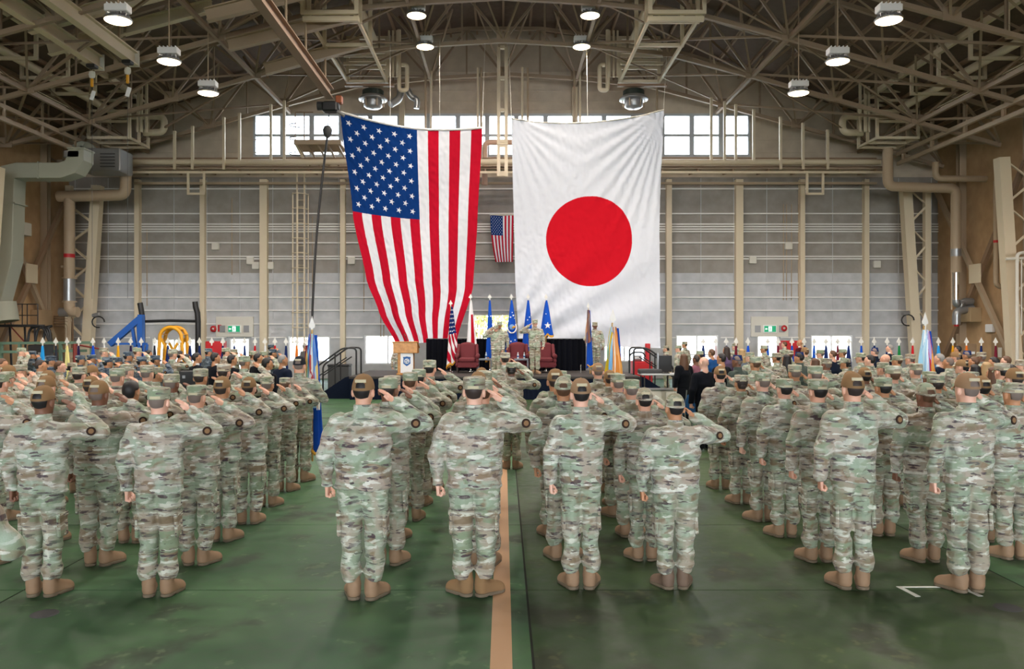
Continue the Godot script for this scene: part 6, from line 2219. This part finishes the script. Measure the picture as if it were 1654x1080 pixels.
# o: fig, label, at, h, cap, cap_mat, hair, hair_mat, skin, top, bottom, turn, group, suit, boots
func person(o: Dictionary) -> Node3D:
	var fig: String = o.get("fig", "salute_avg")
	var capk: String = o.get("cap", "patrol")
	var t := thing("person", o.label, "person", o.at, o.get("turn", 0.0), o.get("group", ""))
	var full := 1.80 if capk != "none" else 1.795
	t.scale = Vector3.ONE * (o.get("h", 1.8) as float / full)
	part("body", G["body_" + fig], M[o.get("skin", "skin_light")], t)
	var top: Material = M[o.get("top", "camo")]
	var bottom: Material = M[o.get("bottom", "camo_trousers" if o.get("top", "camo") == "camo" else o.top)]
	var jk := part("jacket", G["jacket_" + fig], top, t)
	var civil: bool = o.get("suit", false)
	var cm: Material = M[o.get("cap_mat", "camo").replace("camo", "camo_cap")]
	if o.get("dress", false):
		part("dress", G.dress, top, t)
	var tr := part("trousers", G["trousers_" + fig], bottom, t)
	if civil:
		if not o.get("dress", false):
			part("shirt_collar", G.collar, M[o.get("collar", "white_cloth")], t)
		for x in [-1.0, 1.0]:
			part("shoe", G.shoe, M.black_metal, t, Transform3D(Basis(Vector3.UP, -x * 0.2), Vector3(x * 0.09, 0, 0.01)))
	else:
		part("collar", G.stand_collar, top, jk)
		for x in [-1.0, 1.0]:
			var w: float = G["shoulder_" + fig]
			var b := part("boot", G.boot, M[o.get("boots", "boot")], t, Transform3D(Basis(Vector3.UP, -x * (o.get("toes", 0.45) as float)), Vector3(x * 0.082, 0, 0.0)))
			part("sole", G.sole, M.sole, b)
			part("lace", G.lace, M.sole, b)
			part("cargo_pocket", G.pocket, bottom, tr, Transform3D(Basis(Vector3.BACK, x * 0.05).scaled_local(Vector3(x, 1, 1)) if x > 0 else Basis(Vector3.UP, PI), Vector3(x * (0.163 + w * 1.0), 0.61, 0.005)))
		if fig.begins_with("salute"):
			var w: float = G["shoulder_" + fig]
			var ax := (Vector3(0.455, 1.40, -0.105) - Vector3(0.198, 1.415, 0)).normalized()
			var n := Vector3(0.25, 0.1, 1.0)
			n = (n - ax * n.dot(ax)).normalized()
			var basis := Basis(ax, n, ax.cross(n))
			var c := Vector3(0.375 + w, 1.405, -0.072) + n * 0.074
			var pt := part("sleeve_patch", G.patch, M[o.get("patch", "patch_dark")], jk, Transform3D(basis, c))
			part("patch_emblem", G.patch_in, M.patch_tan, pt)
	var hk: String = o.get("hair", "short")
	if capk != "none" and hk == "full":
		hk = "short"
	if hk != "bald":
		part("hair", G["hair_" + hk], M[o.get("hair_mat", "hair_dark")], t)
	if capk == "ball":
		var c := part("ball_cap", G.ball, cm, t)
		part("brim", G.brim, cm, c)
		part("button", G.button, cm, c)
		var tp := part("name_tape", G.tape_ball, M.tape, c)
	elif capk == "patrol":
		var c := part("patrol_cap", G.patrol, cm, t)
		part("brim", G.brim, cm, c)
		part("name_tape", G.tape_patrol, M.tape, c)
	elif capk == "flight":
		part("flight_cap", G.flightcap, cm, t)
	return t

# ---------------------------------------------------------------- who stands where
func stand(px: float, feet: float) -> Vector3:
	var d := 1300.0 * 2.21 / (feet - 535.0)
	return Vector3((px - 813.0) * d / 1300.0, 0, -d)

const SKINS := ["skin_light", "skin_fair", "skin_tan", "skin_light", "skin_light", "skin_brown", "skin_tan"]

func formation() -> void:
	rng.seed = 4
	# column name, x, first depth row, rows, then per row overrides
	var cols := [
		["left flight, first column from aisle", -2.92, 0, 6, {0: {"h": 1.75, "cap": "patrol", "hair": "fade", "skin": "skin_fair", "feet": [257, 961]}, 1: {"h": 1.71, "feet": [318, 911], "cap": "patrol", "hair": "fade"}, 2: {"h": 1.73, "cap": "ball", "hair": "full", "feet": [359, 873]}, 3: {"h": 1.68, "cap": "ball", "feet": [402, 845]}, 4: {"h": 1.65, "cap": "patrol", "feet": [432, 817]}, 5: {"h": 1.58, "cap": "patrol", "hair": "bun", "fig": "salute_slim", "feet": [461, 793]}}],
		["left flight, second column from aisle", -3.86, 0, 6, {0: {"h": 1.75, "cap": "ball", "skin": "skin_brown", "hair_mat": "hair_black", "feet": [70, 961]}, 1: {"h": 1.74, "cap": "ball", "hair": "fade", "feet": [160, 912]}, 2: {"h": 1.70, "cap": "none", "hair": "full", "hair_mat": "hair_black"}, 3: {"cap": "patrol", "hair": "fade"}}],
		["left flight, third column from aisle", -4.85, 1, 5, {1: {"h": 1.72, "cap": "ball", "hair_mat": "hair_black"}, 2: {"h": 1.74, "cap": "ball"}}],
		["left flight, fourth column from aisle", -5.82, 3, 3, {}],
		["left flight, outermost column", -6.8, 4, 2, {}],
		["centre flight, leftmost column", -1.13, 0, 6, {0: {"h": 1.85, "fig": "salute_broad", "cap": "ball", "hair_mat": "hair_black", "skin": "skin_light", "feet": [587, 966]}, 1: {"h": 1.78, "cap": "patrol", "hair": "full", "hair_mat": "hair_dark", "feet": [627, 911]}, 2: {"h": 1.75, "cap": "patrol"}, 3: {"h": 1.74, "cap": "patrol"}, 4: {"h": 1.74, "cap": "patrol"}, 5: {"h": 1.82, "cap": "patrol", "feet": [694, 791]}}],
		["centre flight, column just left of tape", -0.25, 0, 6, {0: {"h": 1.84, "fig": "salute_broad", "cap": "patrol", "hair_mat": "hair_dark", "skin": "skin_fair", "boots": "coyote", "toes": 0.85, "feet": [766, 961]}, 1: {"h": 1.76, "cap": "patrol"}, 2: {"h": 1.78, "cap": "ball"}, 3: {"h": 1.75, "cap": "patrol"}, 4: {"h": 1.72, "cap": "patrol"}}],
		["centre flight, column just right of tape", 0.675, 0, 6, {0: {"h": 1.80, "fig": "salute_slim", "cap": "ball", "cap_mat": "coyote_pale", "hair": "full", "hair_mat": "hair_black", "feet": [938, 949]}, 1: {"h": 1.77, "cap": "ball", "cap_mat": "camo", "hair_mat": "hair_brown", "feet": [910, 903]}, 2: {"h": 1.80, "cap": "ball", "feet": [897, 866]}, 3: {"h": 1.72, "cap": "patrol"}, 4: {"h": 1.72, "cap": "patrol"}}],
		["centre flight, rightmost column", 1.47, 0, 6, {0: {"h": 1.67, "fig": "salute_broad", "cap": "ball", "cap_mat": "camo", "hair_mat": "hair_black", "skin": "skin_tan", "boots": "boot_dark", "feet": [1090, 949]}, 1: {"h": 1.66, "cap": "ball", "cap_mat": "camo", "hair": "full", "hair_mat": "hair_black", "feet": [1041, 904]}, 2: {"h": 1.70, "cap": "patrol", "feet": [1020, 866]}, 3: {"h": 1.71, "cap": "patrol", "hair": "fade", "feet": [998, 834]}, 4: {"h": 1.68, "cap": "ball", "cap_mat": "camo"}}],
		["right flight, first column from aisle", 3.02, 0, 6, {0: {"h": 1.85, "cap": "ball", "hair_mat": "hair_dark", "skin": "skin_light", "feet": [1377, 949]}, 1: {"h": 1.76, "fig": "salute_slim", "cap": "patrol", "hair": "short", "feet": [1321, 906]}, 2: {"h": 1.71, "cap": "patrol", "hair": "full", "hair_mat": "hair_black", "fig": "salute_slim", "feet": [1267, 866]}, 3: {"h": 1.74, "cap": "patrol", "hair": "fade", "skin": "skin_fair", "feet": [1232, 841]}, 4: {"h": 1.66, "cap": "patrol", "hair": "bun", "fig": "salute_slim", "feet": [1197, 813]}, 5: {"h": 1.72, "cap": "ball", "hair_mat": "hair_black", "feet": [1163, 789]}}],
		["right flight, second column from aisle", 4.03, 0, 6, {0: {"h": 1.85, "cap": "ball", "cap_mat": "coyote_pale", "hair": "fade", "skin": "skin_fair", "feet": [1562, 954]}, 1: {"h": 1.71, "fig": "salute_broad", "cap": "ball", "cap_mat": "camo", "feet": [1495, 906]}, 2: {"h": 1.72, "cap": "patrol", "feet": [1426, 864]}}],
		["right flight, third column from aisle", 4.98, 1, 5, {1: {"h": 1.72, "fig": "salute_broad", "cap": "patrol", "cap_mat": "camo", "feet": [1636, 902]}, 2: {"cap": "ball"}}],
		["right flight, fourth column from aisle", 5.95, 3, 3, {3: {"cap": "ball"}}],
		["right flight, outermost column", 6.9, 4, 2, {}],
	]
	for c in cols:
		var last: int = c[2] + c[3] - 1
		for r in range(c[2], c[2] + c[3]):
			var o: Dictionary = c[4].get(r, {}).duplicate()
			var d := 6.76 + 0.87 * r
			if o.has("feet"):
				o.at = stand(o.feet[0], o.feet[1])
			else:
				o.at = Vector3(c[1] + rng.randf_range(-0.06, 0.06), 0, -d - rng.randf_range(-0.06, 0.06))
			if not o.has("h"):
				o.h = rng.randf_range(1.66, 1.79)
			if not o.has("cap"):
				o.cap = "ball" if rng.randf() < 0.35 else "patrol"
			if not o.has("cap_mat"):
				o.cap_mat = "coyote" if o.cap == "ball" else "camo"
			if not o.has("skin"):
				o.skin = SKINS[rng.randi() % 7]
			if not o.has("fig"):
				o.fig = ["salute_avg", "salute_avg", "salute_slim", "salute_broad"][rng.randi() % 4]
			if not o.has("hair"):
				o.hair = ["short", "short", "fade", "short"][rng.randi() % 4]
			if not o.has("hair_mat"):
				o.hair_mat = "hair_fade" if o.hair == "fade" else ["hair_black", "hair_dark", "hair_dark", "hair_brown"][rng.randi() % 4]
			o.turn = rng.randf_range(-0.07, 0.07)
			o.toes = o.get("toes", rng.randf_range(0.25, 0.5))
			var capn: String = {"ball": {"coyote": "tan ball cap", "coyote_pale": "pinkish tan ball cap", "camo": "camouflage ball cap"}, "patrol": {"camo": "camouflage patrol cap"}, "none": {"camo": "bareheaded with black hair"}}[o.cap].get(o.cap_mat, "tan ball cap")
			var row := r - int(c[2])
			o.label = "saluting airman, %s, %s in %s" % [capn, "nearest" if row == 0 else ("%s nearest" % ORD[row]), c[0]]
			o.group = "saluting airmen in formation"
			taken.append(o.at)
			person(o)
	# leaders and guidon bearers in front of the flights
	person({"label": "lone saluting airman on the tape line in front of the centre flight, patrol cap", "at": stand(816, 729), "h": 1.83, "cap": "patrol", "fig": "salute_avg", "hair_mat": "hair_dark"})
	person({"label": "second saluting airman just behind the lone leader before the stage, darker skin", "at": stand(826, 757), "h": 1.72, "cap": "patrol", "fig": "salute_slim", "skin": "skin_brown", "hair_mat": "hair_black", "hair": "bun"})
	var b := Vector3(-3.0, 0, -11.85)
	person({"label": "guidon bearer in black cap at the head of the left flight", "at": b, "h": 1.84, "fig": "hold_avg", "cap": "ball", "cap_mat": "black_cap", "hair": "fade", "hair_mat": "hair_fade"})
	ribbon_flag("blue guidon with many streamers held by the bearer of the left flight", P(504, 511, 12.15), Vector3(-2.87, 0.26, -12.1), ["e8e6e0", "c7a85a", "7fb0d8", "3a62b0", "8fb89a", "d8d4cc", "b54a4a", "9cc4e0", "5a86c8", "e0c070", "f0eeea"], 1.15, 1.75, 31, 0.9)
	b = Vector3(1.4, 0, -11.9)
	person({"label": "guidon bearer in tan ball cap at the head of the centre flight", "at": b, "h": 1.74, "fig": "hold_avg", "cap": "ball", "cap_mat": "coyote_pale", "hair": "fade", "hair_mat": "hair_fade"})
	ribbon_flag("guidon with yellow, orange and blue streamers held at the head of the centre flight", P(990, 500, 12.2), Vector3(1.58, 0.26, -12.2), ["5a9a48", "e0c030", "d8b840", "9cc8e0", "6aa8d8", "e8e0d0", "e09a5a", "d88840", "e8a868", "c87838", "e0a050", "d89048"], 1.12, 1.2, 32, 1.15)
	b = Vector3(6.15, 0, -12.0)
	person({"label": "guidon bearer at the head of the right flight beside pale streamers", "at": b, "h": 1.74, "fig": "hold_avg", "cap": "patrol", "hair": "fade", "hair_mat": "hair_fade"})
	ribbon_flag("guidon hung with pale blue, red and orange streamers at the head of the right flight", P(1494, 505, 12.3), Vector3(6.32, 0.26, -12.3), ["b8dcec", "9ccce4", "c8e4f0", "a8d0e8", "e8f0f4", "d0e0ec", "b0a0d0", "c03040", "e0a050", "d88848", "c0b0d8", "e09858"], 1.05, 1.15, 33, 1.15)
	# on the stage
	person({"label": "officer saluting on the stage in front of the right burgundy chair", "at": Vector3(P(864, 600, 27.3).x, 0.76, -27.3), "h": 1.86, "turn": PI, "fig": "salute_avg", "cap": "patrol", "hair": "fade", "skin": "skin_fair"})
	person({"label": "front one of the saluting pair of officers on the stage", "at": Vector3(P(801, 600, 27.2).x, 0.76, -27.2), "h": 1.66, "turn": PI, "fig": "salute_slim", "cap": "patrol", "hair": "bun", "hair_mat": "hair_brown"})
	person({"label": "rear one of the saluting pair of officers on the stage", "at": Vector3(P(807, 600, 28.0).x, 0.76, -28.0), "h": 1.80, "turn": PI, "fig": "salute_avg", "cap": "patrol", "skin": "skin_tan"})
	person({"label": "airman holding the streamer guidon at the right end of the stage", "at": Vector3(P(961, 600, 27.9).x, 0.76, -27.9), "h": 1.78, "turn": PI, "fig": "hold_avg", "cap": "patrol", "skin": "skin_brown", "hair_mat": "hair_black"})
	person({"label": "airman half hidden behind the podium, only an elbow showing", "at": Vector3(P(645, 600, 30.4).x, 0, -30.4), "h": 1.72, "turn": PI, "fig": "rest_avg", "cap": "none", "hair": "short"})
	# elbow of a photographer at the left edge of the view
	person({"label": "airman at the left edge close to the camera, only an elbow in view", "at": Vector3(-2.80, 0, -4.0), "h": 1.7, "turn": 0.1, "fig": "hold_avg", "cap": "patrol"})

const KINDS := {
	"O": ["airman in camouflage uniform and patrol cap, saluting", {"fig": "salute_avg", "cap": "patrol"}],
	"T": ["airman in camouflage uniform and tan ball cap, saluting", {"fig": "salute_avg", "cap": "ball", "cap_mat": "coyote"}],
	"R": ["airman in camouflage uniform and patrol cap, arms down", {"fig": "rest_avg", "cap": "patrol"}],
	"H": ["bareheaded airman in camouflage uniform", {"fig": "rest_avg", "cap": "none"}],
	"J": ["airman in dark blue digital camouflage, saluting", {"fig": "salute_avg", "cap": "patrol", "cap_mat": "digital", "top": "digital", "hair_mat": "hair_black", "skin": "skin_tan"}],
	"S": ["black haired man in dark suit", {"fig": "suit_avg", "cap": "none", "top": "suit_black", "suit": true, "hair": "full", "hair_mat": "hair_black", "skin": "skin_tan"}],
	"G": ["grey haired man in dark suit", {"fig": "suit_avg", "cap": "none", "top": "suit_navy", "suit": true, "hair": "short", "hair_mat": "hair_gray"}],
	"B": ["bald man in dark suit", {"fig": "suit_avg", "cap": "none", "top": "suit_black", "suit": true, "hair": "bald"}],
	"M": ["bald man in maroon top", {"fig": "suit_avg", "cap": "none", "top": "maroon", "bottom": "suit_black", "suit": true, "hair": "bald"}],
	"N": ["brown haired man in navy jacket", {"fig": "suit_avg", "cap": "none", "top": "suit_navy", "suit": true, "hair": "short", "hair_mat": "hair_brown"}],
	"U": ["brown haired man in bright blue suit", {"fig": "suit_avg", "cap": "none", "top": "suit_blue", "suit": true, "hair": "full", "hair_mat": "hair_brown"}],
	"F": ["aviator in green flight suit and blue flight cap", {"fig": "rest_avg", "cap": "flight", "cap_mat": "navy_cap", "top": "flight_green"}],
	"C": ["airman in navy service cap and dark jacket", {"fig": "rest_avg", "cap": "flight", "cap_mat": "navy_cap", "top": "suit_navy"}],
	"W": ["woman with long brown hair in dark dress", {"fig": "suit_avg", "cap": "none", "top": "suit_black", "suit": true, "dress": true, "hair": "long", "hair_mat": "hair_brown"}],
	"K": ["woman with long black hair in dark clothes", {"fig": "suit_avg", "cap": "none", "top": "suit_navy", "suit": true, "dress": true, "hair": "long", "hair_mat": "hair_black"}],
	"P": ["dark haired woman in purple top", {"fig": "suit_avg", "cap": "none", "top": "purple", "suit": true, "dress": true, "hair": "long", "hair_mat": "hair_dark"}],
	"L": ["woman in floral dress", {"fig": "suit_avg", "cap": "none", "top": "floral", "suit": true, "dress": true, "hair": "full", "hair_mat": "hair_dark"}],
	"Y": ["blonde woman in light clothes", {"fig": "suit_avg", "cap": "none", "top": "gray_cloth", "suit": true, "dress": true, "hair": "long", "hair_mat": "hair_blond"}],
	"Q": ["dark haired airwoman without cap looking right", {"fig": "rest_avg", "cap": "none", "hair": "bun", "hair_mat": "hair_black", "skin": "skin_fair"}],
	"V": ["airwoman in camouflage uniform with hair in a bun", {"fig": "salute_slim", "cap": "patrol", "hair": "bun", "hair_mat": "hair_black"}],
}

var taken: Array[Vector3] = []

func clear_of(p: Vector3) -> bool:
	for q in taken:
		if p.distance_to(q) < 0.62:
			return false
	return p.z < -13.0 or absf(p.x) > 3.5

func crowd() -> void:
	rng.seed = 12
	# [px, py of the crown, kind, height, turn]
	var left := [
		[3, 578, "N", 1.75, -0.9], [35, 561, "O", 1.78, -1.0], [52, 566, "J", 1.7, -0.9], [33, 588, "O", 1.73, -0.8], [66, 580, "H", 1.76, -0.9], [82, 574, "J", 1.72, -0.8], [97, 582, "H", 1.74, -0.8], [117, 585, "V", 1.62, -0.8],
		[130, 573, "J", 1.73, -0.7], [148, 572, "J", 1.72, -0.7], [168, 561, "O", 1.8, -0.8], [174, 576, "J", 1.7, -0.5], [190, 576, "J", 1.7, -0.5], [207, 567, "J", 1.75, -0.7], [229, 575, "J", 1.7, -0.7], [206, 587, "O", 1.72, -0.4], [222, 561, "O", 1.78, -0.6],
		[240, 565, "S", 1.72, -0.6], [251, 573, "J", 1.73, -0.6], [252, 592, "O", 1.7, -0.5], [279, 563, "O", 1.84, -0.35], [291, 566, "S", 1.72, -0.5], [302, 571, "S", 1.7, -0.6], [318, 569, "S", 1.74, -0.7], [348, 569, "S", 1.75, -0.6], [375, 572, "S", 1.73, -0.7], [365, 561, "O", 1.78, -0.6],
		[337, 562, "J", 1.74, -0.7], [378, 563, "O", 1.74, -0.8], [395, 574, "O", 1.78, -0.35], [409, 566, "O", 1.74, -0.7], [417, 570, "S", 1.72, -0.7], [427, 567, "O", 1.72, -0.6], [432, 577, "S", 1.72, -0.7], [438, 556, "J", 1.78, -0.9], [441, 563, "J", 1.74, -0.8], [457, 572, "G", 1.74, -0.7], [493, 554, "G", 1.78, -0.9],
		[48, 602, "Q", 1.64, -1.1], [14, 590, "T", 1.7, -0.8], [148, 590, "T", 1.68, -0.6],
	]
	var right := [
		[1076, 558, "V", 1.68, 1.0], [1096, 557, "R", 1.76, 1.0], [1106, 551, "R", 1.84, 0.9], [1104, 571, "W", 1.66, 0.5], [1124, 573, "L", 1.64, 0.5], [1130, 566, "R", 1.72, 0.6], [1137, 575, "B", 1.75, 0.4], [1149, 563, "U", 1.78, 0.6], [1165, 570, "S", 1.74, 0.7], [1173, 559, "P", 1.75, 0.6],
		[1187, 554, "O", 1.8, 0.6], [1198, 563, "Y", 1.7, 0.6], [1191, 573, "F", 1.76, 0.6], [1220, 575, "O", 1.8, 0.25], [1234, 557, "R", 1.8, 0.7], [1211, 568, "R", 1.74, 0.6], [1254, 569, "R", 1.74, 0.6], [1267, 551, "H", 1.82, 0.5], [1292, 548, "M", 1.85, 0.7], [1275, 565, "R", 1.74, 0.5],
		[1300, 561, "T", 1.8, 0.4], [1291, 568, "F", 1.78, 0.5], [1270, 572, "K", 1.68, 0.5], [1316, 578, "W", 1.66, 0.4], [1325, 564, "R", 1.76, 0.6], [1335, 578, "R", 1.72, 0.3], [1345, 565, "N", 1.74, 0.5], [1361, 563, "R", 1.78, 0.6], [1365, 578, "V", 1.66, 0.7], [1390, 569, "R", 1.74, 0.6], [1405, 572, "H", 1.76, 0.5],
		[1413, 561, "C", 1.78, 0.5], [1430, 571, "B", 1.74, 0.6], [1437, 556, "G", 1.8, 0.7], [1426, 584, "O", 1.7, 0.5], [1449, 573, "R", 1.76, 0.5], [1470, 571, "R", 1.76, 0.4], [1517, 570, "G", 1.76, 0.4], [1532, 576, "H", 1.72, 0.6], [1547, 558, "S", 1.76, 0.5], [1543, 568, "T", 1.76, 0.5], [1562, 566, "C", 1.75, 0.5], [1573, 575, "H", 1.72, 0.6],
		[1585, 568, "R", 1.74, 0.5], [1593, 584, "Y", 1.66, 0.4], [1553, 581, "T", 1.72, 0.6], [1605, 576, "S", 1.72, 0.5], [1625, 574, "N", 1.75, 0.5], [1604, 592, "W", 1.66, 0.3], [1632, 588, "K", 1.68, 0.3], [1650, 580, "R", 1.76, 0.5], [1574, 588, "K", 1.62, 0.4],
	]
	for q in [[left, "left"], [right, "right"]]:
		var count := {}
		var list: Array = q[0]
		list.sort_custom(func(a, b): return a[0] < b[0])
		for e in list:
			count[e[2]] = count.get(e[2], 0) + 1
		var seen := {}
		for e in list:
			var kind: Array = KINDS[e[2]]
			var o: Dictionary = (kind[1] as Dictionary).duplicate()
			var h: float = e[3]
			var d: float = 1300.0 * (2.21 - h) / (e[1] - 535.0)
			d = minf(d, 30.5)
			var tries := 0
			o.at = Vector3((e[0] - 813.0) * d / 1300.0, 0, -d)
			while tries < 24 and not clear_of(o.at):
				tries += 1
				d = d + 0.25 if tries < 12 else d - (0.25 * 12 if tries == 12 else 0.25)
				o.at = Vector3((e[0] - 813.0) * d / 1300.0, 0, -d)
			h = clampf(2.21 - (e[1] - 535.0) * d / 1300.0, 1.55, 1.92)
			taken.append(o.at)
			o.h = h
			o.turn = e[4] + rng.randf_range(-0.12, 0.12)
			if not o.has("skin"):
				o.skin = SKINS[rng.randi() % 7]
			if not o.has("hair"):
				o.hair = ["short", "fade"][rng.randi() % 2]
			if not o.has("hair_mat"):
				o.hair_mat = "hair_fade" if o.hair == "fade" else ["hair_black", "hair_dark", "hair_brown"][rng.randi() % 3]
			var k: int = seen.get(e[2], 0)
			seen[e[2]] = k + 1
			o.label = "%s, in the %s audience" % [kind[0], q[1]] if count[e[2]] == 1 else "%s, %s from left in %s audience" % [kind[0], ORD[k], q[1]]
			o.group = "%s audience" % q[1]
			person(o)

func flag_rows() -> void:
	var cols := {"sky": "2a8fd0", "navy": "1d2c5c", "pale": "d9cf8a", "dark": "2a1f45", "royal": "1d4fc0", "white": "dcdcde", "gold": "d89a20", "charcoal": "2e3038", "red": "b81e28", "maroon": "6a2030", "orange": "d8722a", "green": "1f7a40", "blue": "2060c0", "pink": "d8c4cc"}
	var words := {"sky": "sky blue", "navy": "navy blue", "pale": "pale yellow", "dark": "dark purple", "royal": "royal blue", "white": "white", "gold": "golden yellow", "charcoal": "charcoal", "red": "red", "maroon": "maroon", "orange": "orange", "green": "green", "blue": "mid blue", "pink": "pinkish white"}
	var left := [[69, "sky"], [90, "charcoal"], [108, "pale"], [127, "dark"], [150, "royal"], [168, "white"], [191, "gold"], [211, "dark"], [228, "navy"], [250, "charcoal"], [271, "navy"], [289, "white"], [307, "navy"], [322, "navy"], [342, "red"], [360, "navy"], [378, "navy"], [395, "navy"], [412, "red"], [428, "white"], [444, "red"], [462, "navy"], [479, "orange"], [495, "maroon"]]
	var right := [[1136, "navy"], [1156, "pink"], [1173, "navy"], [1189, "maroon"], [1208, "royal"], [1240, "blue"], [1257, "maroon"], [1279, "blue"], [1299, "navy"], [1315, "blue"], [1334, "navy"], [1353, "maroon"], [1371, "navy"], [1391, "blue"], [1412, "navy"], [1433, "navy"], [1452, "green"], [1474, "red"], [1516, "sky"], [1539, "gold"], [1561, "orange"], [1585, "navy"], [1608, "maroon"]]
	for q in [[left, "left"], [right, "right"]]:
		var i := 0
		for e in q[0]:
			var d := 26.0 + 0.3 * ((i * 7) % 3)
			var top := 2.21 - (546.0 - 535.0) * d / 1300.0
			var c := cloth("flag_" + e[1], hexc(cols[e[1]]))
			var big := 0.12 if e[1] in ["pale", "sky", "royal", "navy"] and i % 2 == 0 else 0.085
			staff_flag("%s furled flag on a staff, %s from left in the %s row" % [words[e[1]], ORD[i], q[1]], Vector3((e[0] - 813.0) * d / 1300.0, 0, -d), top, 1.2, big, c, 0.3 if i % 3 else -0.2, i * 3 + (50 if q[1] == "left" else 150), {"group": "furled flags in the %s row" % q[1], "fringe": e[1] in ["navy", "orange", "maroon", "green"], "tip_size": 1.15, "stand_mat": "galvanised"})
			i += 1
